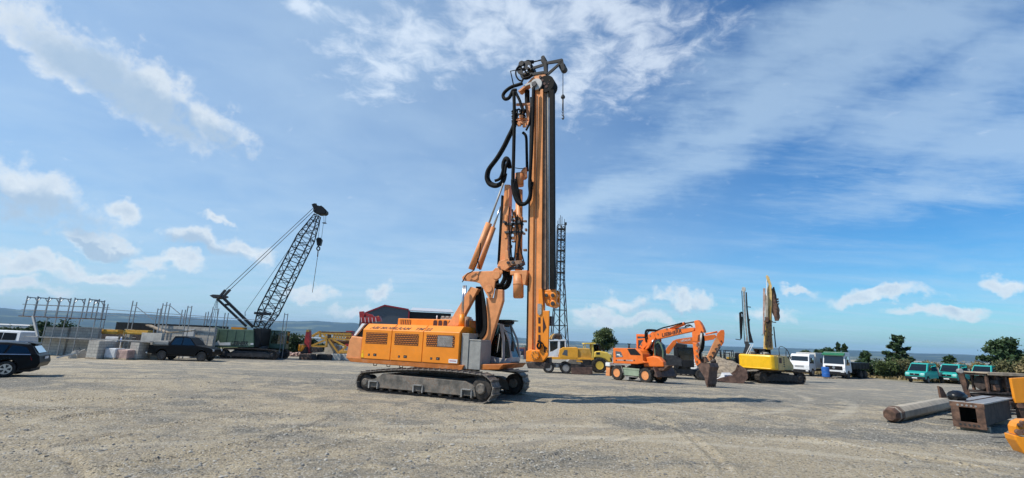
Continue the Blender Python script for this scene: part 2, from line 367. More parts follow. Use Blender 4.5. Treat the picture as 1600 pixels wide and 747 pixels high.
def lettering(text, F, p, xdir, ydir, size, mat, parent, shear=0.0, name='lettering', bold=0.0, wide=1.0):
    cu = bpy.data.curves.new('t', 'FONT'); cu.body = text; cu.size = 1; cu.shear = shear; cu.extrude = .004/size; cu.offset = bold; cu.resolution_u = 3
    t = bpy.data.objects.new('t', cu); col.objects.link(t)
    bpy.context.view_layer.update(); dg = bpy.context.evaluated_depsgraph_get()
    me = bpy.data.meshes.new_from_object(t.evaluated_get(dg)); bpy.data.objects.remove(t); bpy.data.curves.remove(cu)
    X = (F.u*xdir[0]+F.v*xdir[1]+Vector((0,0,1))*xdir[2]).normalized(); Y = (F.u*ydir[0]+F.v*ydir[1]+Vector((0,0,1))*ydir[2]).normalized()
    mt = Matrix((X*size*wide, Y*size, X.cross(Y)*size)).transposed().to_4x4(); mt.translation = F.P(*p)
    root = parent
    while root.parent is not None: root = root.parent
    me.transform(root.matrix_basis.inverted() @ mt); me.materials.clear(); me.materials.append(M[mat]); me.name = name
    o = bpy.data.objects.new(name, me); col.objects.link(o); o.parent = parent; return o
# ------------------------------------------------------------------ shared machine parts
def crawler(root, F, u0, u1, v0, v1, r0, r1, ztop, n, z0=0.0, frame_mat='track_frame', shoe='track_steel', steps=0):
    """one crawler between u0 (rear) and u1 (front), v0..v1 wide"""
    c0 = (u0+r0, r0+z0); c1 = (u1-r1, r1+z0); path = []
    for k in range(13): a = math.pi*1.5 - math.pi*.93*k/12; path.append((c0[0]+r0*math.cos(a), c0[1]+r0*math.sin(a)))
    for k in range(1, 8):
        t = k/8; z_ = (2*r0+z0)*(1-t)+(2*r1+z0)*t + (ztop-max(2*r0, 2*r1)-z0+.05)*math.sin(math.pi*t)**.8
        path.append((c0[0]+(c1[0]-c0[0])*t, z_))
    for k in range(13): a = math.pi*.48 - math.pi*.98*k/12; path.append((c1[0]+r1*math.cos(a), c1[1]+r1*math.sin(a)))
    path.append(path[0]); seg = [math.dist(path[i], path[i+1]) for i in range(len(path)-1)]; L = sum(seg)
    def at(s_):
        s_ %= L; i = 0
        while s_ > seg[i]: s_ -= seg[i]; i += 1
        t = s_/seg[i]; a, b = path[i], path[i+1]; return (a[0]+(b[0]-a[0])*t, a[1]+(b[1]-a[1])*t), ((b[0]-a[0])/seg[i], (b[1]-a[1])/seg[i])
    fr = MB(F); w_ = v1-v0; vi0 = v0+.10*w_; vi1 = v1-.10*w_
    zc = (r0+r1)/2+z0
    fr.prism([(c0[0]-.05, z0+.24), (c1[0]-.35*r1, z0+.24), (c1[0]-.5*r1, zc+.12), (c1[0]-1.3*r1, zc+.30), (c0[0]+.9, zc+.34), (c0[0]+.5, zc+.1), (c0[0]-.1, zc+.02)], vi0, vi1)
    fo = fr.build('track_frame', frame_mat, root, .02)
    b = MB(F); p = L/n
    for k in range(n):
        (x, z), (tx, tz) = at(k*p); nx, nz = -tz, tx   # path runs clockwise seen from -v
        q = .46*p
        def P(a, h, v): return (x+tx*a+nx*h, v, z+tz*a+nz*h)
        sgn = 1
        hx = [P(-q, 0, v0), P(q, 0, v0), P(q, 0, v1), P(-q, 0, v1), P(-q, -.035*sgn, v0), P(q, -.035*sgn, v0), P(q, -.035*sgn, v1), P(-q, -.035*sgn, v1)]
        b.mat(0).hexa(hx)
        hx = [P(q*.4, .05, v0), P(q*.75, .05, v0), P(q*.75, .05, v1), P(q*.4, .05, v1), P(q*.4, 0, v0), P(q*.75, 0, v0), P(q*.75, 0, v1), P(q*.4, 0, v1)]
        b.hexa(hx)
        for vv in (v0+.33*w_, v1-.33*w_):
            b.mat(1).hexa([P(-q*1.0, -.13, vv-.035), P(q*1.0, -.13, vv-.035), P(q*1.0, -.13, vv+.035), P(-q*1.0, -.13, vv+.035),
                           P(-q*1.0, -.034, vv-.035), P(q*1.0, -.034, vv-.035), P(q*1.0, -.034, vv+.035), P(-q*1.0, -.034, vv+.035)])
    b.build('track_belt', [shoe, 'track_dark'], fo)
    for (c, r, nm) in ((c1, r1, 'drive_wheel'), (c0, r0, 'idler_wheel')):
        s_ = MB(F); ri = r-.14
        s_.mat(0).lathe([(ri*.75, v0+.16*w_), (ri, v0+.2*w_), (ri, v1-.2*w_), (ri*.75, v1-.16*w_)], (c[0], 0, c[1]), n=26)
        s_.mat(1).lathe([(ri*.42, v0+.02*w_), (ri*.50, v0+.06*w_), (ri*.50, v1-.06*w_), (ri*.42, v1-.02*w_)], (c[0], 0, c[1]), n=20)
        for k in range(8):
            a = 2*math.pi*k/8; s_.cyl((c[0]+ri*.36*math.cos(a), v0+.0*w_, c[1]+ri*.36*math.sin(a)), (c[0]+ri*.36*math.cos(a), v0+.05*w_, c[1]+ri*.36*math.sin(a)), .02, 6)
        s_.build(nm, ['track_dark', frame_mat], fo)
    nr = max(4, int((c1[0]-c0[0])/.48))
    for k in range(nr):
        x = c0[0]+.35+(c1[0]-c0[0]-.75)*k/(nr-1); MB(F).lathe([(.09, v0+.15*w_), (.12, v0+.2*w_), (.12, v1-.2*w_), (.09, v1-.15*w_)], (x, 0, z0+.24), n=14).build('roller', 'track_dark', fo)
    for k in range(steps):
        x = c0[0]+.5+(c1[0]-c0[0]-1.1)*k/max(1, steps-1)
        s_ = MB(F); s_.box(x-.2, x+.2, v0-.03, vi0+.004, zc-.02, zc+.02); s_.box(x-.26, x-.2, v0+.0, vi0+.004, zc-.3, zc+.0); s_.box(x+.2, x+.24, v0, vi0+.004, zc-.3, zc+.0)
        s_.build('step', 'worn_plate', fo)
    return fo
def wheel(root, F, c, r, w_, rim_r, rim_mat='grey_steel', tyre='rubber', lug=18, dish=.3, out=1, spokes=0):
    t = MB(F); u, v, z = c
    t.lathe([(rim_r*.98, -w_/2+.02), (r*.82, -w_/2), (r*.95, -w_/2+.02), (r, -w_/2+.06), (r, w_/2-.06), (r*.95, w_/2-.02), (r*.82, w_/2), (rim_r*.98, w_/2-.02)], c, n=28)
    if lug:
        for k in range(lug):
            a = 2*math.pi*k/lug; ca, sa = math.cos(a), math.sin(a)
            for sd in (-1, 1):
                a2 = a+(.5*2*math.pi/lug if sd > 0 else 0); ca, sa = math.cos(a2), math.sin(a2)
                t.bar((u+ca*r*.99, v+sd*w_*.02, z+sa*r*.99), (u+ca*r*.97, v+sd*w_*.49, z+sa*r*.97), .07*r/.5, .05*r/.5, (ca, 0, sa))
    o = t.build('wheel', tyre, root)
    rm = MB(F)
    for sd in (-1, 1):
        e = w_/2*sd
        rm.mat(0).lathe([(rim_r, e*.94), (rim_r*1.0, e*1.0), (rim_r*.9, e*1.0), (rim_r*.82, e*.72), (rim_r*.45, e*.62), (rim_r*.42, e*.82), (rim_r*.2, e*.86)], c, n=24)
        for k in range(8):
            a = 2*math.pi*k/8; q = rim_r*.33; rm.cyl((u+q*math.cos(a), v+e*.80, z+q*math.sin(a)), (u+q*math.cos(a), v+e*.92, z+q*math.sin(a)), rim_r*.05, 6)
        if spokes:
            rm.mat(1)
            for k in range(spokes):
                a0 = 2*math.pi*(k+.5)/spokes; pg = []
                for (rr, da) in ((.30, -.30), (.86, -.36), (.86, .36), (.30, .30)): pg.append((u+rim_r*rr*math.cos(a0+da*.95), z+rim_r*rr*math.sin(a0+da*.95)))
                rm.prism(pg, v+e*.95, v+e*1.0)
            rm.mat(0)
        if not spokes: rm.mat(1).lathe([(rim_r*.50, e*.74), (rim_r*.50, e*.76), (rim_r*.77, e*.79), (rim_r*.77, e*.74)], c, n=20); rm.mat(0)  # dark ring puts the shade of the rim's dished recess into the colour
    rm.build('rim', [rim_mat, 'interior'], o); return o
def lattice(mb, p0, p1, w0, w1, n, rc, rd, up=(0,0,1), h0=None, h1=None, ends=True):
    p0 = Vector(p0); p1 = Vector(p1); d = (p1-p0).normalized(); up = Vector(up); x = d.cross(up).normalized(); y = x.cross(d)
    h0 = h0 or w0; h1 = h1 or w1; st = []
    for k in range(n+1):
        t = k/n; c = p0.lerp(p1, t); a = (w0+(w1-w0)*t)/2; b = (h0+(h1-h0)*t)/2
        st.append([c+x*a*sx+y*b*sy for sx, sy in ((-1,-1), (1,-1), (1,1), (-1,1))])
    for j in range(4):
        for k in range(n): mb.bar(tuple(st[k][j]), tuple(st[k+1][j]), rc)
        for k in range(n):
            a, b = (st[k][j], st[k+1][(j+1) % 4]) if k % 2 else (st[k][(j+1) % 4], st[k+1][j]); mb.bar(tuple(a), tuple(b), rd)
    for k in range(0, n+1):
        for j in range(4): mb.bar(tuple(st[k][j]), tuple(st[k][(j+1) % 4]), rd)
    return st
def smooth_path(pts, n=6):
    pts = [Vector(p) for p in pts]; o = []
    for i in range(len(pts)-1):
        a = pts[max(i-1, 0)]; b = pts[i]; c = pts[i+1]; d = pts[min(i+2, len(pts)-1)]
        for k in range(n):
            t = k/n; o.append(.5*((2*b)+(c-a)*t+(2*a-5*b+4*c-d)*t*t+(3*b-a-3*c+d)*t**3))
    o.append(pts[-1]); return [tuple(p) for p in o]
# ------------------------------------------------------------------ ground: one sheet from the feet to the hills
def hill_profile(az):                          # elevation angle (deg) of the far ridge by compass angle (deg left of +Y)
    xs = [-70, -48, -38, -30, -24, -16, -8, -2, 3, 8, 14, 18, 22, 26, 29, 33, 37, 41, 45, 50, 70]
    ys = [.30, .35, .32, .28, .20, .12, .12, .22, .55, 1.0, 1.25, 1.45, 1.42, 1.10, 1.0, 1.05, 1.25, 1.12, 1.05, 1.10, 1.1]
    return np.interp(az, xs, ys)*.76
def terrain_z(x, y):
    d = np.hypot(x, y); az = np.degrees(np.arctan2(-x, y))
    z = -0.6*sstep(d, 28, 50)
    edge = 86+14*fbm(x*.02, y*.02, 3, 5)+34*sstep(-np.abs(az-2), -26, -16)+np.clip(-az-18, 0, 20)*1.5
    z = z + .35*sstep(d, edge-22, edge-6)*sstep(-az, 26, 40)
    z = z - 55*sstep(d, edge, 900) + sstep(d, 120, 800)*10*fbm(x*.003, y*.003, 4, 8)*2
    z = z - 25*sstep(d, 900, 5000)
    H = hill_profile(az); dist = 16000.0
    rid = (EYE + dist*np.tan(np.radians(H)) + 80)
    rough = 1 + .10*fbm(az*1.1, az*0, 4, 3) + .0*d
    z = z + (rid)*rough*sstep(d, 9500, 16000)*(1-.2*sstep(d, 17000, 30000))
    z = z + sstep(d, 5000, 11000)*60*fbm(x*.0006, y*.0006, 4, 9)
    return z
# near surface relief: ruts, cleat marks, lumps
def relief(x, y):
    d = np.hypot(x, y); a = 1-sstep(d, 32, 50)
    z = .10*fbm(x*.55, y*.55, 3, 2)+.06*fbm(x*2.1, y*2.1, 3, 4)+.020*fbm(x*9, y*9, 2, 6)
    def rut(x0, y0, x1, y1, w_, dep, cle, bend=0.0, per=.22):
        L = math.hypot(x1-x0, y1-y0); tx, ty = (x1-x0)/L, (y1-y0)/L
        s = (x-x0)*tx+(y-y0)*ty; n = -(x-x0)*ty+(y-y0)*tx + bend*((s-L/2)/L)**2*4
        m = (1-sstep(np.abs(n), w_*.35, w_*.6))*sstep(s, -.3, .6)*(1-sstep(s, L-.6, L+.3))
        rim = (1-sstep(np.abs(np.abs(n)-w_*.62), .03, .14))*sstep(s, -.3, .6)*(1-sstep(s, L-.6, L+.3))
        c = np.sin((s+np.abs(n)*.5)*2*math.pi/per)
        return m*(-dep*1.3+1.7*cle*c*(.6+.4*vnoise(x*2, y*2, 3)))+rim*dep*1.3
    for r_ in RUTS: z = z + rut(*r_)
    return z*a
g0 = gpt(0, 640); g1 = gpt(240, 632); g2 = gpt(60, 660); g3 = gpt(230, 648)
RUTS = []
def rp(px0, py0, px1, py1, *a):
    p, q = gpt(px0, py0), gpt(px1, py1); RUTS.append((p.x, p.y, q.x, q.y)+a)
rp(-40, 655, 130, 636, .5, .03, .022, .3, .28); rp(80, 655, 245, 641, .55, .035, .028, .3, .26); rp(10, 628, 260, 622, .5, .02, .012, .3, .3)
rp(20, 700, 420, 640, .3, .02, .006, .8); rp(180, 747, 560, 650, .3, .02, .006, -.8); rp(1170, 645, 1600, 700, .32, .03, .010, .5)
rp(1140, 668, 1590, 737, .32, .025, .010, .5); rp(380, 660, 760, 700, .35, .02, .006, .5); rp(700, 740, 1180, 640, .35, .02, .005, .8)
rp(1180, 747, 1010, 640, .3, .02, .006, -.5); rp(420, 700, 900, 640, .3, .018, .005, 1.0); rp(60, 690, 160, 747, .3, .02, .006, .3)
radii = [1.5]
while radii[-1] < 19500:
    r_ = radii[-1]; k = 1.03 if r_ < 6 else (1.0048 if r_ < 30 else (1.012 if r_ < 70 else 1.03)); radii.append(r_*k)
radii = np.array(radii)
angs = np.concatenate([np.arange(-60, 60, .27), np.arange(60, 300, 6)]); NA = len(angs)
A_, R_ = np.meshgrid(np.radians(angs), radii)
X = -np.sin(A_)*R_; Y = np.cos(A_)*R_
Zt = terrain_z(X, Y)+relief(X, Y)
verts = np.stack([X.ravel(), Y.ravel(), Zt.ravel()], 1)
NR = len(radii); ii, jj = np.meshgrid(np.arange(NR-1), np.arange(NA), indexing='ij'); j2 = (jj+1) % NA
quads = np.stack([ii*NA+jj, ii*NA+j2, (ii+1)*NA+j2, (ii+1)*NA+jj], -1).reshape(-1, 4)
verts = np.vstack([verts, [[0, 0, 0]]]); cidx = len(verts)-1
tri = np.stack([np.full(NA, cidx), (np.arange(NA)+1) % NA, np.arange(NA)], 1)
def fast_mesh(name, verts, quads, tris=None, smooth=True):
    me = bpy.data.meshes.new(name); nt = 0 if tris is None else len(tris)
    loops = quads.ravel() if nt == 0 else np.concatenate([quads.ravel(), tris.ravel()])
    me.vertices.add(len(verts)); me.vertices.foreach_set('co', verts.astype(np.float32).ravel())
    me.loops.add(len(loops)); me.loops.foreach_set('vertex_index', loops.astype(np.int32))
    st = np.concatenate([np.arange(len(quads))*4, len(quads)*4+np.arange(nt)*3]); me.polygons.add(len(st))
    me.polygons.foreach_set('loop_start', st.astype(np.int32)); me.polygons.foreach_set('use_smooth', np.full(len(st), smooth))
    me.update(calc_edges=True); me.validate(); return me
me = fast_mesh('ground', verts, quads, tri)
ground = bpy.data.objects.new('ground', me); col.objects.link(ground); tag(ground, kind='structure')
def ground_material():
    mt = bpy.data.materials.new('ground'); mt.use_nodes = True; t = NT(mt.node_tree); b = t.n['Principled BSDF']
    o = t.node('ShaderNodeTexCoord').outputs['Object']; s = t.node('ShaderNodeSeparateXYZ'); t.l.new(o, s.inputs[0])
    flat = t.node('ShaderNodeCombineXYZ'); t.l.new(s.outputs[0], flat.inputs[0]); t.l.new(s.outputs[1], flat.inputs[1]); o = flat.outputs[0]
    d = t.node('ShaderNodeVectorMath', operation='LENGTH'); t.l.new(o, d.inputs[0]); d = d.outputs['Value']
    mp = t.node('ShaderNodeMapping'); t.l.new(o, mp.inputs[0]); mp.inputs['Rotation'].default_value = (0, 0, R(-20)); mp.inputs['Scale'].default_value = (.45, 1.3, 1)
    big = t.noise(mp.outputs[0], .20, 5, .6, .8); mid = t.noise(o, .9, 6, .65, .5); fine = t.noise(o, 9, 6, .7); grit = t.noise(o, 46, 3, .8)
    vo = t.node('ShaderNodeTexVoronoi'); t.l.new(o, vo.inputs['Vector']); vo.inputs['Scale'].default_value = 26; vo.inputs['Randomness'].default_value = 1
    vc = t.node('ShaderNodeSeparateColor'); t.l.new(vo.outputs['Color'], vc.inputs[0])
    f = t.math('ADD', t.math('MULTIPLY', big, .62), t.math('MULTIPLY', mid, .38))
    far = t.ramp(d, 17, 34)                    # the far yard is loose grey gravel, the near part trodden clay
    side = t.ramp(s.outputs[0], 6, 22)
    f = t.math('SUBTRACT', f, t.math('ADD', t.math('MULTIPLY', far, .06), t.math('MULTIPLY', side, .05)))
    c = t.mix(t.ramp(f, .38, .53), (.215,.20,.165), (.42,.35,.24))
    c = t.mix(t.ramp(mid, .52, .74), c, (.52,.435,.295))
    c = t.mix(t.math('MULTIPLY', t.ramp(t.noise(o, .55, 5, .6, 1.0), .56, .72), .7), c, (.15,.138,.115))
    c = t.mix(t.math('MULTIPLY', t.ramp(fine, .5, .75), .5), c, (.19,.175,.15))
    c = t.mix(t.math('MULTIPLY', t.ramp(grit, .45, .75), .5), c, (.14,.13,.115))
    c = t.mix(t.math('MULTIPLY', t.ramp(vc.outputs[0], .72, .95), .55), c, (.56,.53,.47))
    c = t.mix(t.math('MULTIPLY', t.ramp(vc.outputs[1], .80, .97), .75), c, (.07,.07,.068))
    # faint wheel tracks where vehicles turn: bands of packed dust
    for (cx, cy, rr, amp, shade) in ((-6, 40, 26.0, .9, (.56,.50,.39)), (-6, 40, 27.9, .9, (.56,.50,.39)), (14, 2, 17.0, .8, (.24,.225,.20)), (14, 2, 18.8, .8, (.24,.225,.20)), (30, 52, 38.0, .9, (.55,.49,.39)), (30, 52, 39.9, .9, (.55,.49,.39)), (-30, 8, 21, .7, (.26,.24,.21)), (-30, 8, 22.8, .7, (.26,.24,.21)), (2, -6, 19.5, .8, (.57,.51,.40)), (2, -6, 21.3, .8, (.57,.51,.40))):
        v2 = t.node('ShaderNodeVectorMath', operation='SUBTRACT'); t.l.new(o, v2.inputs[0]); v2.inputs[1].default_value = (cx, cy, 0); ln = t.node('ShaderNodeVectorMath', operation='LENGTH'); t.l.new(v2.outputs[0], ln.inputs[0])
        q = t.math('ABSOLUTE', t.math('SUBTRACT', t.math('ADD', ln.outputs['Value'], t.math('MULTIPLY', mid, .5)), rr+.25)); c = t.mix(t.math('MULTIPLY', t.math('MULTIPLY', t.ramp(q, .34, .08), t.ramp(big, .38, .62)), amp*.5), c, shade)
    # land beyond the yard
    fv = t.node('ShaderNodeTexVoronoi', distance='CHEBYCHEV'); fm = t.node('ShaderNodeMapping'); t.l.new(o, fm.inputs[0]); fm.inputs['Rotation'].default_value = (0, 0, R(24)); fm.inputs['Scale'].default_value = (.0016, .0034, 1)
    t.l.new(fm.outputs[0], fv.inputs['Vector']); fv.inputs['Scale'].default_value = 1; fs = t.node('ShaderNodeSeparateColor'); t.l.new(fv.outputs['Color'], fs.inputs[0])
    fld = t.mix(t.ramp(fs.outputs[0], .35, .42, False), (.06,.085,.035), (.33,.27,.15))
    fld = t.mix(t.ramp(fs.outputs[1], .62, .66, False), fld, (.035,.055,.025))
    fld = t.mix(t.ramp(fs.outputs[2], .80, .84, False), fld, (.42,.36,.24))
    wood = t.noise(o, .0035, 6, .7); fld = t.mix(t.ramp(wood, .53, .58), fld, (.022,.038,.018))
    hill = t.ramp(d, 9500, 11000); fld = t.mix(hill, fld, t.mix(t.ramp(t.noise(o, .0011, 4), .55, .6), (.022,.04,.02), (.12,.14,.06)))
    grass = t.mix(t.ramp(t.noise(o, .25, 5), .4, .6), (.075,.085,.03), (.27,.22,.11))
    grass = t.mix(t.math('MULTIPLY', t.ramp(fine, .4, .7), .5), grass, (.05,.05,.02))
    land = t.mix(t.ramp(d, 220, 420), grass, fld)
    dn = t.math('ADD', d, t.math('MULTIPLY', t.math('SUBTRACT', t.noise(o, .12, 5), .5), 16))
    # the yard's edge lies nearer on the right
    azr = t.math('ARCTAN2', s.outputs[0], s.outputs[1]); dn = t.math('ADD', dn, t.math('MULTIPLY', t.ramp(azr, .50, .70), 8)); dn = t.math('SUBTRACT', dn, t.math('MULTIPLY', t.ramp(t.math('ABSOLUTE', t.math('ADD', azr, .035)), .45, .28), 30))
    c = t.mix(t.ramp(dn, 84, 90), c, land)
    t.l.new(c, b.inputs['Base Color']); b.inputs['Roughness'].default_value = .95; b.inputs['Specular IOR Level'].default_value = .15
    hgt = t.math('ADD', t.math('ADD', t.math('MULTIPLY', fine, .9), t.math('MULTIPLY', grit, .55)), t.math('MULTIPLY', vo.outputs['Distance'], -.5))
    bn = t.node('ShaderNodeBump'); bn.inputs['Distance'].default_value = .05; t.l.new(hgt, bn.inputs['Height'])
    t.l.new(t.ramp(d, 70, 20), bn.inputs['Strength']); t.l.new(bn.outputs[0], b.inputs['Normal'])
    return mt
ground.data.materials.append(ground_material())
# ------------------------------------------------------------------ haze
hz = bpy.data.meshes.new('haze'); a = 20500
hz.from_pydata([(x, y, z) for z in (float(Zt.min())-1, float(Zt.max())+8) for x, y in ((-a,-a),(a,-a),(a,a),(-a,a))], [], [(0,3,2,1),(4,5,6,7),(0,1,5,4),(1,2,6,5),(2,3,7,6),(3,0,4,7)])
haze = bpy.data.objects.new('haze', hz); col.objects.link(haze); tag(haze, kind='stuff')
hm = bpy.data.materials.new('haze'); hm.use_nodes = True; t = NT(hm.node_tree); t.n.clear(); ho = t.node('ShaderNodeOutputMaterial'); pv = t.node('ShaderNodeVolumePrincipled')
pv.inputs['Color'].default_value = (.42,.68,1,1); pv.inputs['Density'].default_value = 0.000042; pv.inputs['Anisotropy'].default_value = .0
t.l.new(pv.outputs[0], ho.inputs['Volume']); hz.materials.append(hm)
# ------------------------------------------------------------------ loose stones near the camera
def pebbles():
    ph = (1+5**.5)/2
    ico = np.array([(-1,ph,0),(1,ph,0),(-1,-ph,0),(1,-ph,0),(0,-1,ph),(0,1,ph),(0,-1,-ph),(0,1,-ph),(ph,0,-1),(ph,0,1),(-ph,0,-1),(-ph,0,1)])/1.9
    fc = np.array([(0,11,5),(0,5,1),(0,1,7),(0,7,10),(0,10,11),(1,5,9),(5,11,4),(11,10,2),(10,7,6),(7,1,8),(3,9,4),(3,4,2),(3,2,6),(3,6,8),(3,8,9),(4,9,5),(2,4,11),(6,2,10),(8,6,7),(9,8,1)])
    N = 15000; u = rng.random(N); d = 7.5*(34/7.5)**u; az = np.radians(rng.uniform(-52, 52, N)); x = np.sin(az)*d; y = np.cos(az)*d
    den = fbm(x*.35, y*.35, 3, 21)+.18*(rng.random(N)-.3); k = den > -.02; x = x[k]; y = y[k]; d = d[k]; N = len(x)
    z = terrain_z(x, y)+relief(x, y); sz = rng.gamma(2.0, .0055, N)+.007; sz = np.minimum(sz, .05)
    V = ico[None]*(1+.35*(rng.random((N, 12, 1))-.5)); V = V*sz[:, None, None]*np.stack([rng.uniform(.7, 1.5, N), rng.uniform(.7, 1.5, N), rng.uniform(.4, .8, N)], 1)[:, None]
    a = rng.uniform(0, 6.28, N); ca, sa = np.cos(a)[:, None], np.sin(a)[:, None]
    VX = V[..., 0]*ca-V[..., 1]*sa+x[:, None]; VY = V[..., 0]*sa+V[..., 1]*ca+y[:, None]; VZ = V[..., 2]+z[:, None]+sz[:, None]*.15
    vv = np.stack([VX, VY, VZ], -1).reshape(-1, 3); tt = (fc[None]+(np.arange(N)*12)[:, None, None]).reshape(-1, 3)
    me = fast_mesh('gravel', vv, np.zeros((0, 4), int), tt, False); o = bpy.data.objects.new('gravel', me); col.objects.link(o); tag(o, kind='stuff')
    mt = bpy.data.materials.new('gravel'); mt.use_nodes = True; q = NT(mt.node_tree); b = q.n['Principled BSDF']
    g = q.node('ShaderNodeNewGeometry').outputs['Random Per Island']
    q.l.new(q.mix(q.ramp(g, .1, .9, False), (.13,.128,.12), (.42,.39,.33)), b.inputs['Base Color']); b.inputs['Roughness'].default_value = .9; me.materials.append(mt)
pebbles()
# ------------------------------------------------------------------ foliage
def leaves(name, parent, F, blobs, n, size, mat, flat=1.0, up=0.0):
    """leaf-clump quads scattered through a set of ellipsoids (local centre, radii)"""
    w_ = np.array([b[3]*b[4]*b[5] for b in blobs])**.8; w_ = w_/w_.sum(); idx = rng.choice(len(blobs), n, p=w_); B = np.array(blobs)[idx]
    v = rng.normal(size=(n, 3)); v /= np.linalg.norm(v, axis=1)[:, None]; rr = rng.random(n)**.45
    c = B[:, :3]+v*B[:, 3:6]*rr[:, None]*(1+.25*rng.normal(size=(n, 1)))
    a = rng.normal(size=(n, 3)); a[:, 2] += up*2; a /= np.linalg.norm(a, axis=1)[:, None]; b = np.cross(a, rng.normal(size=(n, 3))); b /= np.linalg.norm(b, axis=1)[:, None]
    s = size*rng.uniform(.5, 1.5, n)[:, None]; a = a*s; b = b*s*.55*flat
    q = np.stack([c-a*.9, c-b, c+a, c+b*1.0], 1).reshape(-1, 3); q[:, 2] = np.maximum(q[:, 2], .01)
    root = parent; inv = np.array(root.matrix_basis.inverted()) if root is not None else np.eye(4)
    me = fast_mesh(name, q, np.arange(4*n).reshape(-1, 4), None, False); me.materials.append(M[mat]); o = bpy.data.objects.new(name, me); col.objects.link(o); o.parent = parent; return o
def tree(F, h, wd, label, cat='tree', group=None, n=2600, leaf=.22, mat='leaf_mid', trunk=.25, nb=14, kind='tree', seed=0, conical=False, top=None):
    rs = random.Random(seed); t = thing(kind, F, label, cat, group); tm = MB(F); blobs = []
    tm.tube([(0,0,-.1), (.05*h*.1,0,h*.25), (0,.03*h,h*.55), (0,0,h*.86)], [trunk, trunk*.8, trunk*.5, trunk*.15], 8)
    for k in range(nb):
        a = k*2.4+rs.random(); z = h*(.28+.66*k/nb); rad = wd*.5*(1-.85*k/nb if conical else math.sin(math.pi*(.25+.62*k/nb)))*rs.uniform(.6, 1.05)
        e = (rad*math.cos(a), rad*math.sin(a), z+h*.06); tm.tube([(0,0,z*.8), (e[0]*.5, e[1]*.5, z*.92), e], [trunk*.4, trunk*.25, .02], 5)
        q = wd*(.085 if conical else .2)*rs.uniform(.7, 1.25)
        for f_ in ((.35, .6, .8, 1.0, 1.12) if conical else (.5, 1.0)): blobs.append((e[0]*f_, e[1]*f_, e[2]+(.05*h*(f_-.5) if conical else -.02*h*(f_ < 1)), q*1.1, q*1.1, q*.7))
    if not conical: blobs.append((0, 0, h*.9, wd*.18, wd*.18, h*.1))
    tm.build('trunk', 'bark', t); leaves('crown', t, F, blobs, n, leaf, mat); return t
def FG(px, py, deg=0): return Frame(gpt(px, py), deg)
def FD(px, dist, deg=0, zoff=0.0):             # by direction in the picture and distance, standing on the terrain
    d = view_dir(px, 540); k = dist/math.hypot(d.x, d.y); x, y = d.x*k, d.y*k
    return Frame((x, y, float(terrain_z(np.array([x]), np.array([y]))[0])+zoff), deg)
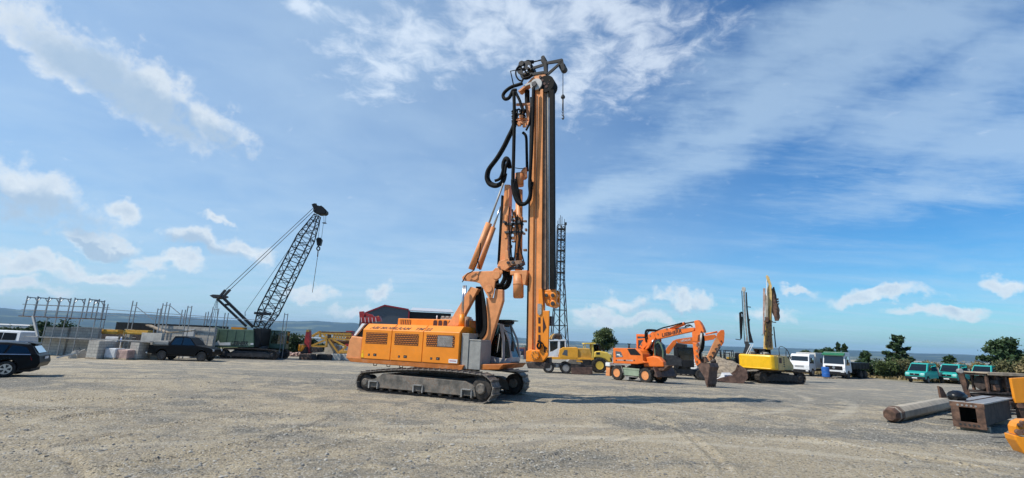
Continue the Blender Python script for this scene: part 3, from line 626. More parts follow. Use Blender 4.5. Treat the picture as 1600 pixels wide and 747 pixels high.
# ================================================================== the big orange drilling rig
def build_rig():
    F = FG(743, 629, -23); F.o.z -= .035; C0 = 2.05
    t = thing('drilling_rig', F, 'large orange crawler drilling rig with upright mast, grey tank box and white cab', 'drilling rig')
    z1 = Z(540, 380, 2.873); z2 = Z(740, 80, 2.988); z3 = Z(700, 280, 2.336); z5 = Z(690, 480, 4.669); z7 = Z(720, 400, 5.336); zt = Z(780, 85, 9.336); z8 = Z(780, 520, 10.67); zb = Z(750, 180, 4.669)
    crawler(t, F, -6.0, .72, 0, .72, .44, .56, 1.22, 54, steps=3)
    crawler(t, F, -6.0, .72, 3.4, 4.12, .44, .56, 1.22, 54)
    cb = MB(F); cb.box(-4.6, -.9, .6, 3.5, .45, .85); cb.cyl((-2.4, 2.05, .8), (-2.4, 2.05, 1.32), .95, 28); cb.box(-3.4, -1.4, 1.0, 3.1, .8, 1.12); cb.build('undercarriage', 'dark_steel', t, .02)
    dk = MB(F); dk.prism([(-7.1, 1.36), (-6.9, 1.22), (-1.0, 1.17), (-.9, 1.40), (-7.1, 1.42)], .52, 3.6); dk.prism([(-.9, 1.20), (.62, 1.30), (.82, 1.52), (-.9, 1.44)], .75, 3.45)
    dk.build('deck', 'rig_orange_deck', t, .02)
    pf = MB(F); pf.box(.5, 1.6, 1.0, 1.6, 1.24, 1.29); pf.build('platform', 'dark_steel', t)
    for x in (-5.75, -5.0, -4.3): MB(F).tube([(x-.1, .9, 1.22), (x-.08, .9, 1.1), (x+.08, .9, 1.1), (x+.1, .9, 1.22)], .02, 6).build('lifting_eye', 'dark_steel', t)
    # engine hood: three side doors with grilles
    HB, HT = 1.40, 2.74; X = [-6.32, -4.66, -2.98, -1.16]
    hd = MB(F); hd.prism_u([(.53, HB), (.53, HT), (.90, 3.0), (3.3, 3.0), (3.6, HT), (3.6, HB)], X[0], X[3]); hd.build('engine_hood', 'rig_orange', t, .03)
    for i in range(3):
        a, b = X[i]+.015, X[i+1]-.015; d = MB(F); d.box(a, b, .495, .528, HB+.02, HT-.01)
        d.hexa([(a, .495, HT-.01), (b, .495, HT-.01), (b, .53, HT-.01), (a, .53, HT-.01), (a, .865, 3.012), (b, .865, 3.012), (b, .90, 2.99), (a, .90, 2.99)])
        do = d.build('side_door', 'rig_orange', t, .012)
        g0_, g1_ = a+(.16 if i else .2), b-.22; gz0, gz1 = 2.10, 2.60
        g = MB(F); g.mat(0).box(g0_, g1_, .486, .496, gz0, gz1); g.mat(1)
        nc = 15; nr_ = 6
        for r in range(nr_):
            for c in range(nc):
                cx = g0_+(g1_-g0_)*(c+.5+(.25 if r % 2 else -.25))/nc; cz = gz0+(gz1-gz0)*(r+.5)/nr_; s_ = .028
                g.mat(2 if (i == 2 and .40 < (cx-g0_)/(g1_-g0_) < .93) else 1)
                g.prism([(cx-s_, cz), (cx, cz-s_*.9), (cx+s_, cz), (cx, cz+s_*.9)], .478, .485)
        if i == 2:
            g.mat(2).box(g0_+.41*(g1_-g0_), g0_+.93*(g1_-g0_), .482, .487, gz0+.02, gz1-.03); g.mat(3)
            for r in range(6):
                for c in range(8):
                    cx = g0_+(g1_-g0_)*(.43+.49*(c+.5+(.2 if r % 2 else -.2))/8); cz = gz0+.03+(gz1-gz0-.06)*(r+.5)/6; s_ = .02; g.prism([(cx-s_, cz), (cx, cz-s_), (cx+s_, cz), (cx, cz+s_)], .475, .4815)
        g.build('grille', ['grille_dark', 'rig_orange', 'worn_plate', 'mast_brown'], do)
        for (dx, w_) in ((.42, .10), (.72, .17)):
            l = MB(F); l.mat(0).box(a+dx, a+dx+w_, .488, .496, 1.55, 1.64 if w_ < .15 else 1.66); l.mat(1).box(a+dx+w_*.3, a+dx+w_*.6, .478, .488, 1.585, 1.61); l.build('latch', ['letter_black', 'silver'], do)
    sk = MB(F); sk.mat(0).box(-1.62, -1.20, .484, .494, 1.46, 1.62); sk.mat(1).box(-1.58, -1.26, .480, .483, 1.53, 1.56); sk.build('sticker', ['white_paint', 'red_paint'], t)
    sk = MB(F); sk.mat(0).prism([(-6.28, 1.46), (-6.12, 1.46), (-6.15, 1.66), (-6.26, 1.66)], .484, .494); sk.prism([(-6.27, 1.70), (-6.15, 1.70), (-6.21, 1.80)], .484, .494); sk.build('warning_sticker', ['digger_yellow'], t)
    sl_ = Vector((0, .37, .272)).normalized()
    lettering('ABI MOBILRAM   TM 22', F, (-5.98, .55, 2.775), (1, 0, 0), tuple(sl_), .25, 'letter_brown', t, .35, bold=.025, wide=1.30)
    # counterweight and open rear housing
    cw = MB(F); cw.prism([(-7.22, 1.36), (-6.36, 1.33), (-6.36, 2.35), (-7.0, 2.40), (-7.12, 2.2)], .56, 3.6); cw.build('counterweight', 'rig_orange_faded', t, .04)
    rh = MB(F); rh.mat(0).prism([(-6.98, 2.41), (-6.37, 2.36), (-6.37, 2.98), (-6.5, 2.96)], .8, 3.4); rh.mat(1).prism([(-7.02, 2.42), (-6.90, 2.42), (-6.42, 2.98), (-6.60, 3.0)], .70, .86); rh.build('rear_housing', ['black_paint', 'white_paint'], t, .01)
    # upper deck box with vents
    ub = MB(F); ub.box(-5.2, -1.3, 1.6, 3.4, 3.0, 3.32); uo = ub.build('upper_cover', 'rig_orange', t, .02)
    v_ = MB(F); v_.mat(0).box(-5.05, -4.45, 1.585, 1.598, 3.03, 3.26); v_.mat(1)
    for k in range(6): v_.box(-5.02+k*.1, -4.98+k*.1, 1.578, 1.584, 3.04, 3.25)
    v_.build('vent', ['grille_dark', 'rig_orange'], uo)
    for k in range(5):
        v_ = MB(F); x = -3.2+k*.27
        v_.prism([(x, 3.02), (x+.2, 3.02), (x+.2, 3.22), (x+.15, 3.27), (x+.05, 3.27), (x, 3.22)], 1.585, 1.598); v_.build('vent', 'grille_dark', uo)
    ex = MB(F); ex.box(-3.2, -1.7, 2.2, 2.7, 3.32, 3.42)
    for k in range(6): ex.box(-3.15+k*.24, -2.99+k*.24, 2.18, 2.72, 3.42, 3.50)
    ex.build('radiator_cover', 'grey_steel', t, .01); MB(F).cyl((-3.4, 2.2, 3.3), (-3.4, 2.2, 3.52), .03, 8).build('exhaust_pipe', 'white_paint', t)
    # tank box in front of the hood
    bx = MB(F); bx.box(-1.12, -.78, .62, 1.5, 1.24, 2.72); bx.box(-.775, -.22, .66, 1.7, 1.24, 2.42); bx.box(-.80, -.21, .64, 1.72, 2.42, 2.47); bx.build('tank_box', 'grey_steel', t, .015)
    # cab
    class CabFrame:                            # the cab sits on the left side of the machine
        o = F.o; u = F.u; v = F.v; deg = F.deg
        def P(s, u, v, z): return F.P(u*1.075-.58, v+1.62, 2.5+(z-2.5)*1.075)
    CF = CabFrame()
    c = MB(CF); cv0, cv1 = .80, 1.85
    c.prism([(-.30, 1.46), (.78, 1.42), (.98, 1.62), (.97, 1.82), (.66, 1.72), (-.30, 1.86)], cv0, cv1)
    c.box(-.44, .48, cv0, cv1, 3.12, 3.17)
    for v0 in (cv0, cv1-.07):
        c.prism([(-.44, 1.6), (-.34, 1.6), (-.34, 3.13), (-.44, 3.13)], v0, v0+.07)
        c.prism([(.34, 3.13), (.50, 3.13), (.62, 2.6), (.66, 1.70), (.53, 1.72), (.50, 2.55)], v0, v0+.07)
        c.prism([(.44, 3.13), (.53, 3.15), (.86, 2.55), (1.0, 1.80), (.93, 1.78), (.79, 2.5)], v0, v0+.07)
    c.box(-.44, -.38, cv0, cv1, 1.6, 3.12)
    co = c.build('cab', 'cab_white', t, .015)
    gl = MB(CF); gl.prism([(-.34, 1.84), (.54, 1.74), (.51, 2.55), (.36, 3.11), (-.34, 3.11)], cv0+.03, cv0+.04); gl.prism([(-.34, 1.84), (.54, 1.74), (.51, 2.55), (.36, 3.11), (-.34, 3.11)], cv1-.04, cv1-.03)
    gl.prism([(.66, 1.74), (.93, 1.80), (.79, 2.5), (.50, 3.1), (.63, 2.6)], cv0+.03, cv0+.04)
    gl.hexa([(.93, cv0+.08, 1.8), (.97, cv0+.08, 1.8), (.97, cv1-.08, 1.8), (.93, cv1-.08, 1.8), (.46, cv0+.08, 3.12), (.50, cv0+.08, 3.12), (.50, cv1-.08, 3.12), (.46, cv1-.08, 3.12)])
    gl.build('window', 'glass', co)
    st = MB(CF); st.box(-.1, .3, 1.1, 1.6, 1.75, 2.0); st.box(-.15, -.02, 1.12, 1.58, 2.0, 2.7); st.build('seat', 'interior', co, .04)
    rg = MB(CF); rg.prism([(-.75, 3.22), (.2, 3.20), (.45, 3.16), (.62, 3.3), (.85, 3.32), (.85, 3.35), (-.75, 3.33)], .85, 1.8); rg.prism([(.28, 3.3), (.5, 3.14), (.62, 3.14), (.5, 3.3)], .85, 1.8); rg.build('roof_guard', 'black_paint', co)
    for (a, b_) in ((.86, 3.24),): s_ = MB(CF); s_.cyl((a, .95, b_), (a+.1, .95, b_-.02), .06, 12); s_.build('work_light', 'black_paint', co)
    mr = MB(CF); mr.tube([(.62, .78, 2.9), (.98, .7, 2.75), (1.02, .7, 2.3)], .015, 6); mr.box(1.0, 1.08, .62, .82, 2.05, 2.45); mr.build('mirror', 'black_paint', co, .02)
    hr = MB(CF); hr.tube([(.30, .76, 1.95), (.34, .74, 2.0), (.42, .74, 2.7), (.38, .76, 2.75)], .014, 6); hr.build('handrail', 'cab_white', co)
    # boom: rear strut, rocker plates, front arm
    for v in (1.5, 2.3):
        s_ = MB(F); s_.prism(F.poly([(560,195),(595,205),(505,372),(455,372)], v, z1), v, v+.28); s_.build('boom_strut', 'rig_orange_faded', t, .02)
        s_ = MB(F); s_.prism(F.poly([(205,345),(268,350),(280,275),(345,280),(345,372),(230,745),(130,745),(150,705),(210,600)], v, z7), v+.06, v+.30); s_.build('front_arm', 'rig_orange_faded', t, .03)
        rk = MB(F); rk.prism(F.poly([(15,175),(60,140),(110,130),(270,125),(292,100),(330,96),(352,130),(335,180),(290,215),(280,300),(265,352),(235,352),(200,290),(160,228),(120,217),(20,207)], v, z7), v-.06, v+.02)
        ro = rk.build('rocker_plate', 'rig_orange_faded', t, .02)
        for (x, y, r) in ((118,172,.17),(298,160,.185),(235,272,.17)):
            p = F.pt(x, y, v-.06, z7); q = MB(F); q.lathe([(r, -.05), (r, 0.0)], p, n=24); q.build('pivot_pin', 'rig_orange_faded', ro, .012)
        for (x, y) in ((35,188), (322,95), (240,325)):
            p = F.pt(x, y, v-.06, z7); q = MB(F); q.lathe([(.05, -.04), (.05, 0.0)], p, n=12); q.build('bolt', 'mast_brown', ro)
    def line(name, a, b, r, v, mat, zf, n=14):
        m_ = MB(F); m_.cyl(F.pt(*a, v, zf), F.pt(*b, v, zf), r, n); m_.build(name, mat, t); return m_
    for v, dx in ((1.25, 0), (2.75, 9)):
        line('cylinder_rod', (530+dx,190), (524+dx,325), .055, v, 'silver', z1); line('lift_cylinder', (523+dx,320), (521+dx,378), .13, v, 'rig_orange', z1)
    line('lift_cylinder', (546,330), (545,405), .11, 1.6, 'mast_brown', z1)
    line('mast_cylinder', (85,330), (150,160), .15, 1.55, 'rig_orange_faded', z3); line('cylinder_rod', (150,160), (202,15), .045, 1.55, 'grey_steel', z3)
    line('mast_cylinder', (112,328), (166,175), .13, 2.4, 'rig_orange_faded', z3); line('cylinder_rod', (166,175), (192,100), .05, 2.4, 'silver', z3)
    hs = MB(F)
    for k in range(5):
        v = 1.7+.1*k; hs.tube(smooth_path([F.pt(590+4*k,195,v,z1), F.pt(586+6*k,260,v,z1), F.pt(588+8*k,330,v,z1), F.pt(590+6*k,400,v,z1), F.pt(605+3*k,425,v,z1)]), .05, 8)
    for k in range(4):
        v = 1.45+.1*k; hs.tube(smooth_path([F.pt(612,200+6*k,v,z1), F.pt(625-3*k,270,v,z1), F.pt(632-4*k,340,v,z1), F.pt(628-3*k,400-4*k,v,z1), F.pt(600,432-5*k,v,z1), F.pt(585,415,v,z1)]), .045, 8)
    hs.tube(F.pts([(603,120),(590,60),(610,0)], 1.5, z1), .025, 6); hs.tube(smooth_path(F.pts([(524,175),(545,140),(575,120),(600,60),(605,0)], 1.3, z1)), .025, 6)
    hs.build('hose_bundle', 'hose_black', t)
    hs = MB(F); hs.tube(smooth_path(F.pts([(700,120),(735,140),(728,185),(705,200),(680,195),(676,165)], 2.2, z1)), .13, 10); hs.tube(smooth_path(F.pts([(705,110),(715,150),(700,185),(680,190)], 1.9, z1)), .10, 8)
    hs.build('hose_bundle', 'hose_black', t)
    # ---------------- mast
    v0, v1 = 1.78, 2.34
    def strip(xb0, xb1, xt0, xt1, yb, yt): return F.poly([(xb0, yb), (xb1, yb), (xt1, yt), (xt0, yt)], v0)
    ms = MB(F); ms.prism(strip(826.5, 845, 832.5, 848.5, 560, 128), v0, v1)
    mo = ms.build('mast', 'mast_orange', t, .015)
    q = MB(F); q.mat(0).prism(strip(825.5, 832, 832, 836.5, 560, 140), v0-.07, v0-.003); q.prism(strip(839.5, 845.8, 844.6, 849, 560, 140), v0-.05, v0-.003)
    q.mat(1).prism(strip(834.5, 836.0, 839.0, 840.3, 556, 150), v0-.02, v0-.003); q.build('guide_rail', ['mast_orange', 'mast_brown'], mo, .006)
    q = MB(F); q.prism(strip(820.5, 824.8, 827, 830.8, 566, 150), v0+.1, v0+.28); q.build('back_rail', 'black_paint', mo)
    for k in range(9):
        y = 190+k*42; q = MB(F); q.prism(strip(821, 827, 821, 827, y+3, y), v0+.02, v0+.2) if False else None
    q = MB(F); q.mat(0).prism([*F.poly([(845.3,452),(852.5,452)], v0), *F.poly([(852.3,135),(848.8,135)], v0)], v0+.05, v1-.05); q.build('front_rail', 'mast_brown', mo, .01)
    q = MB(F)
    q.prism([*F.poly([(858.6,452),(866.0,452)], 1.75), *F.poly([(865,140),(858.2,140)], 1.75)], 1.74, 1.98)
    q.build('hose_chain', 'hose_black', t)
    q = MB(F)
    for a, b in (((855.5,455),(854.5,130)), ((857,455),(856,130))): q.tube([F.pt(*a, 1.9), F.pt(*b, 1.9)], .022, 6)
    q.build('rope', 'grey_steel', t)
    # rotary drive / vibrator sledge at the lower front
    q = MB(F); q.prism(F.poly([(325,480),(370,480),(366,640),(325,640)], 1.65, z3), 1.62, 1.74); so_ = q.build('sledge_plate', 'rig_orange', t, .015)
    for y in (515, 548, 579):
        h_ = MB(F); h_.prism(F.poly([(329,y-11),(337,y-11),(337,y+11),(329,y+11)], 1.6, z3), 1.604, 1.618); h_.build('slot', 'grille_dark', so_, .01)
    h_ = MB(F); h_.prism(F.poly([(346,500),(358,540),(346,560)], 1.6, z3), 1.604, 1.618); h_.prism(F.poly([(350,610),(356,610),(356,632),(350,632)], 1.6, z3), 1.604, 1.618); h_.build('slot', 'grille_dark', so_)
    q = MB(F); q.prism(F.poly([(330,400),(342,400),(348,480),(330,480)], 1.6, z3), 1.62, 1.72); q.build('mount_arm', 'rig_orange', t, .01)
    q = MB(F); q.prism(F.poly([(327,455),(342,455),(342,490),(335,498),(327,490)], 1.6, z3), 1.58, 1.60); q.build('name_plate', 'worn_plate', t)
    q = MB(F); q.prism(F.poly([(350,405),(392,402),(398,415),(397,448),(385,470),(360,462),(352,440)], 1.9, z3), 1.85, 1.98)
    q.prism(F.poly([(350,405),(392,402),(398,415),(397,448),(385,470),(360,462),(352,440)], 1.9, z3), 2.3, 2.4)
    for (x, y, r) in ((362,425,.13), (385,425,.14), (385,455,.15), (366,448,.10)): q.lathe([(r, -.1), (r, .45)], F.pt(x, y, 1.9, z3), n=16)
    q.build('winch', 'rig_orange', t, .02)
    q = MB(F)
    for (x, y, r) in ((362,425,.07), (385,425,.08), (385,455,.09)): q.lathe([(r, -.14), (r, 0)], F.pt(x, y, 1.88, z3), n=12)
    q.box(*[F.uz(372,500,1.9,z3)[0]-.12, F.uz(372,500,1.9,z3)[0]+.06], 1.9, 2.3, F.uz(372,535,1.9,z3)[1], F.uz(372,500,1.9,z3)[1]); q.build('winch_motor', 'dark_steel', t, .01)
    # mast foot
    q = MB(F); q.prism(F.poly([(285,628),(300,622),(345,626),(366,642),(345,668),(285,666)], 1.62, z3), 1.6, 1.78); q.lathe([(.20, -.08), (.20, .1), (.14, .12)], F.pt(318, 642, 1.55, z3), n=18); q.build('mast_foot', 'rig_orange', t, .02)
    for k in range(8):
        a = k*math.pi/4; p = F.pt(318, 642, 1.46, z3); h_ = MB(F); h_.cyl((p[0]+.14*math.cos(a), p[1], p[2]+.14*math.sin(a)), (p[0]+.14*math.cos(a), p[1]-.03, p[2]+.14*math.sin(a)), .022, 6); h_.build('bolt', 'mast_brown', t)
    q = MB(F); q.prism(F.poly([(287,669),(360,669),(354,692),(294,690)], 1.7, z3), 1.6, 2.4); q.prism(F.poly([(345,655),(372,650),(372,672),(345,672)], 2.0, z3), 1.9, 2.3); q.build('foot_block', 'rust_dark', t, .02)
    q = MB(F); q.tube(smooth_path(F.pts([(328,590),(338,600),(334,618),(326,610),(330,598)], 1.5, z3)), .045, 6); q.tube(smooth_path(F.pts([(332,590),(345,600),(352,612),(362,618)], 1.5, z3)), .03, 6); q.build('hose', 'hose_black', t)
    # ---------------- columns behind the mast: parallelogram, drive tube, cylinders
    q = MB(F); q.prism(F.poly([(190,298),(217,302),(226,20),(207,20)], 1.85, z3), 1.82, 2.2); q.build('rear_column', 'rig_orange_faded', t, .02)
    q = MB(F)
    for (a, b_, w_) in ((40, 95, 8), (130, 160, 10), (180, 215, 5)): q.prism(F.poly([(206,b_),(214,b_),(215,a),(207,a)], 1.8, z3), 1.79, 1.819)
    q.build('reinforcement', 'mast_orange', t)
    q = MB(F); q.prism(F.poly([(181,312),(189,312),(202,60),(196,60)], 2.0, z3), 1.95, 2.1); q.build('cable_duct', 'hose_black', t)
    q = MB(F); q.cyl(F.pt(258,335,1.9,z3), F.pt(260,40,1.9,z3), .165, 18); q.cyl(F.pt(258,180,1.9,z3), F.pt(259,140,1.9,z3), .2, 18); q.cyl(F.pt(260,25,1.9,z3), F.pt(261,-20,1.9,z3), .21, 18); q.build('drive_tube', 'rig_orange_faded', t)
    q = MB(F); q.cyl(F.pt(257,430,1.75,z3), F.pt(257,345,1.75,z3), .235, 24); q.cyl(F.pt(257,434,1.75,z3), F.pt(257,428,1.75,z3), .21, 24); q.cyl(F.pt(257,385,1.75,z3), F.pt(257,381,1.75,z3), .245, 24); q.build('hydraulic_drum', 'rig_orange_faded', t)
    q = MB(F); q.prism(F.poly([(228,335),(290,332),(290,345),(283,385),(274,385),(270,348),(228,350)], 1.6, z3), 1.55, 2.1); q.build('bracket', 'rig_orange_faded', t, .015)
    q = MB(F); q.prism(F.poly([(182,320),(190,300),(225,290),(232,318),(210,335),(195,330)], 1.7, z3), 1.6, 2.1); q.prism(F.poly([(212,262),(222,262),(224,300),(210,300)], 1.7, z3), 1.6, 1.72); q.build('bracket', 'rig_orange_faded', t, .015)
    q = MB(F); q.prism(F.poly([(226,300),(272,297),(274,310),(228,316)], 1.7, z3), 1.6, 2.0); q.build('clamp', 'mast_brown', t, .01)
    q = MB(F)
    for y in (160, 190, 305, 322): q.prism(F.poly([(205,y),(270,y-3),(272,y+5),(207,y+8)], 1.7, z3), 1.68, 1.9)
    for (x, y) in ((208,158),(236,150),(232,166),(262,158),(240,305),(256,318),(222,306),(270,312)): q.lathe([(.07, -.12), (.07, .1)], F.pt(x, y, 1.65, z3), n=10)
    q.build('valve_block', 'dark_steel', t, .01)
    q = MB(F); q.prism(F.poly([(225,168),(252,180),(252,230),(244,230),(240,195),(225,180)], 1.8, z3), 1.75, 1.85); q.prism(F.poly([(240,118),(248,110),(252,150),(238,140)], 1.8, z3), 1.75, 1.85); q.build('bracket', 'rig_orange_faded', t, .01)
    q = MB(F); q.prism(F.poly([(284,455),(292,430),(325,385),(342,385),(345,455),(330,470),(290,475)], 2.0, zb), 1.9, 2.05); q.build('bracket', 'rig_orange_faded', t, .01)
    q = MB(F)
    for (x0_, y0_, x1_, y1_, w_) in ((228,245,228,330,8), (270,228,270,300,7), (252,245,252,345,4), (262,245,262,345,4)): q.bar(F.pt(x0_, y0_, 2.0, z2), F.pt(x1_, y1_, 2.0, z2), w_*.012, .12)
    for y in (250, 320, 335): q.bar(F.pt(200, y, 2.0, z2), F.pt(278, y-4, 2.0, z2), .09, .12)
    for (x, y) in ((205,335), (230,340), (215,300), (250,330)): q.prism(F.poly([(x,y),(x+16,y-2),(x+16,y+14),(x,y+16)], 1.9, z2), 1.85, 1.95)
    q.build('hose_carrier', 'rig_orange_faded', t, .01)
    q = MB(F)
    for k in range(9): 
        x, y = 188+(k % 3)*18, 285+(k//3)*22; q.tube(smooth_path(F.pts([(x-10,y),(x+4,y-14),(x+16,y-2),(x+4,y+12),(x-8,y+4)], 1.88+.03*k, z2)), .05, 6)
    q.build('valve_block', 'black_paint', t)
    q = MB(F); q.prism(F.poly([(165,-20),(198,-10),(202,90),(195,110),(180,100)], 1.95, z3) , 1.9, 2.0) if False else None
    rs = random.Random(4)
    for k in range(14):                        # small blocks, clamps and couplings along the drive column
        x = 222+rs.random()*62; y = 120+k*15; q = MB(F); w_ = rs.uniform(6, 16); h_ = rs.uniform(4, 12); q.prism(F.poly([(x,y),(x+w_,y-1),(x+w_,y+h_),(x,y+h_)], 1.72, z3), 1.70, 1.84); q.build('fitting', rs.choice(['dark_steel', 'rig_orange_faded', 'mast_brown', 'black_paint']), t, .01)
    for k in range(6):
        x = 226+k*9; q = MB(F); q.tube(smooth_path(F.pts([(x, 100+k*10), (x+rs.uniform(-8,8), 150+k*8), (x+rs.uniform(-10,10), 210+k*6), (x+rs.uniform(-6,6), 300)], 1.66, z3)), .03, 6); q.build('hose', 'hose_black', t)
    for k in range(5):
        q = MB(F); x = 186+k*3; q.tube(smooth_path(F.pts([(x, 620-k*8), (x+8, 655-k*6), (x+30, 700+k*4), (x+58, 705-k*5), (x+76, 670-k*9), (x+80, 610)], 1.45+.03*k, z2)), .03, 6); q.build('hose', 'hose_black', t)
    # hoses
    H = lambda nm, pts, v, zf, r: (lambda b: (b.tube(smooth_path(F.pts(pts, v, zf)), r, 10), b.build(nm, 'hose_black', t)))(MB(F))
    loop = [(192,330),(182,360),(160,405),(138,450),(108,500),(72,548),(62,575),(62,600),(76,622),(105,630),(132,612),(142,575),(138,540),(142,515),(153,500),(165,515),(168,545)]
    H('hose_loop', loop, 1.75, z2, .10); H('hose_loop', [(x+5, y-4) for x, y in loop[:-5]], 1.9, z2, .11)
    H('hose_loop', [(145,580),(150,545),(160,515),(150,505),(140,520),(136,560),(122,595),(100,605)], 1.6, z2, .07)
    H('hose', [(188,190),(190,260),(190,340),(188,430),(186,520),(184,600),(190,670),(212,712),(240,712),(262,690),(268,640),(264,600)], 1.55, z2, .085)
    H('hose', [(182,600),(184,640),(200,690),(225,715),(250,705),(264,670),(262,620),(266,540),(270,470),(274,380),(277,300),(280,170)], 1.5, z2, .085)
    H('hose', [(228,150),(205,158),(182,165),(160,178),(142,196),(138,212),(148,224),(165,218),(176,200),(184,184),(200,182)], 1.6, z2, .085)
    H('hose', [(195,190),(215,230),(225,262),(240,280)], 1.6, z2, .07); H('hose', [(250,185),(252,260),(262,330)], 2.2, z2, .13); H('hose', [(230,380),(245,400),(248,470),(250,560)], 2.1, z2, .07)
    H('hose', [(245,370),(262,330),(268,260)], 1.7, z2, .05); H('hose', [(195,545),(215,548),(240,548)], 1.8, z2, .02)
    # head
    q = MB(F); q.prism(F.poly([(420,410),(470,350),(540,300),(660,270),(700,330),(755,370),(765,420),(720,500),(640,530),(560,535),(470,440)], 1.8, zt), 1.78, 1.9)
    q.prism(F.poly([(420,410),(470,350),(540,300),(660,270),(700,330),(755,370),(765,420),(720,500),(640,530),(560,535),(470,440)], 1.8, zt), 2.25, 2.37); q.prism(F.poly([(350,440),(480,330),(500,350),(290,530),(260,520)], 1.8, zt), 1.9, 2.25)
    hd_ = q.build('mast_head', 'rig_orange_faded', t, .015)
    q = MB(F); q.lathe([(.30, -.04), (.30, .04)], F.pt(540, 440, 1.72, zt), n=28); q.build('sheave', 'cab_white', hd_, .01)
    q = MB(F); q.lathe([(.13, -.08), (.13, .0)], F.pt(515, 440, 1.66, zt), n=18); q.build('sheave_hub', 'dark_steel', hd_, .01)
    q = MB(F); q.prism(F.poly([(370,440),(540,385),(545,400),(380,465)], 1.7, zt), 1.68, 1.73); q.build('lever', 'cab_white', hd_)
    for (x, y) in ((630,380), (660,430), (600,330), (735,380), (720,430), (690,470)):
        h_ = MB(F); h_.lathe([(.07 if x < 700 else .03, -.02), (.07 if x < 700 else .03, .0)], F.pt(x, y, 1.775, zt), n=10); h_.build('hole', 'grille_dark', hd_)
    q = MB(F); q.lathe([(.44, -.28), (.44, .28)], F.pt(700, 470, 2.05, zt), n=30); q.build('belt_pulley', 'hose_black', t)
    # jib on top
    J = MB(F)
    for v in (1.75, 2.3):
        J.prism(F.poly([(480,260),(500,215),(650,245),(700,110),(915,60),(930,75),(930,120),(720,290),(700,300),(500,290)], v, zt)[:0] or F.poly([(640,90),(690,90),(700,290),(650,280)], v, zt), v, v+.07)
        J.prism(F.poly([(685,105),(915,58),(930,72),(930,110),(900,112),(700,140)], v, zt), v, v+.07)
        J.prism(F.poly([(700,265),(880,110),(925,112),(715,300)], v, zt), v, v+.07)
        J.prism(F.poly([(480,180),(640,130),(645,165),(490,215)], v, zt), v, v+.07); J.prism(F.poly([(440,270),(650,240),(650,275),(520,300),(450,330)], v, zt), v, v+.07)
        J.prism(F.poly([(870,110),(925,70),(960,190),(945,235),(915,235)], v, zt), v, v+.05)
    J.box(F.uz(680,100,2,zt)[0]-.03, F.uz(680,100,2,zt)[0]+.03, 1.8, 2.3, F.uz(680,280,2,zt)[1], F.uz(680,100,2,zt)[1])
    jo = J.build('jib', 'black_paint', t, .008)
    q = MB(F); q.lathe([(.16, -.2), (.16, .2)], F.pt(935, 205, 2.05, zt), n=18); q.build('jib_sheave', 'dark_steel', jo)
    q = MB(F); q.lathe([(.38, -.25), (.38, -.2), (.25, -.19), (.25, .19), (.38, .2), (.38, .25)], F.pt(385, 235, 2.05, zt), n=26); q.lathe([(.24, -.36), (.24, .36)], F.pt(440, 215, 2.05, zt), n=16); q.lathe([(.15, -.42), (.15, .3)], F.pt(365, 195, 2.05, zt), n=14); q.build('jib_winch', 'black_paint', jo, .02)
    q = MB(F)
    for (x, y, r) in ((440,185,.05), (370,270,.045), (355,200,.05), (410,250,.04), (455,200,.035)): q.lathe([(r, -.1), (r, .06)], F.pt(x, y, 1.72, zt), n=10)
    q.build('fitting', 'silver', jo)
    q = MB(F); q.cyl(F.pt(395,115,1.9,zt), F.pt(500,110,1.9,zt), .09, 12); q.cyl(F.pt(500,110,1.9,zt), F.pt(630,78,1.9,zt), .035, 10); q.lathe([(.1, -.2), (.1, .2)], F.pt(655, 75, 2.0, zt), n=12); q.lathe([(.12, -.2), (.12, .2)], F.pt(660, 120, 2.0, zt), n=12); q.build('jib_cylinder', 'black_paint', jo)
    q = MB(F); q.tube(smooth_path(F.pts([(410,110),(330,155),(270,190),(243,250),(250,320),(290,375),(330,385)], 1.8, zt)), .04, 8); q.tube(F.pts([(310,215),(165,245),(210,450)], 1.8, zt), .03, 6)
    q.tube(smooth_path(F.pts([(330,400),(360,350),(430,330),(480,290)], 1.7, zt)), .05, 8); q.tube(smooth_path(F.pts([(420,130),(440,90),(400,95),(390,140)], 1.8, zt)), .03, 6); q.build('hose', 'hose_black', jo)
    q = MB(F); q.cyl(F.pt(930,240,2.05,zt), F.pt(417,213,2.05,z2), .018, 6); q.build('hoist_rope', 'dark_steel', jo)
    q = MB(F); q.lathe([(.05, 0), (.10, .04), (.10, .12), (.05, .2)], F.pt(417,222,2.05,z2), (0,0,1), 10); q.cyl(F.pt(417,218,2.05,z2), F.pt(417,275,2.05,z2), .035, 8)
    for y in (275, 290): q.tube([F.pt(417+dx,y+dy,2.05,z2) for dx, dy in ((0,0),(4,5),(3,12),(-3,12),(-4,5))], .02, 6, close=True)
    q.tube(smooth_path(F.pts([(417,300),(421,308),(418,318),(413,312)], 2.05, z2)), .03, 6); q.build('hook', 'dark_steel', jo)
build_rig()
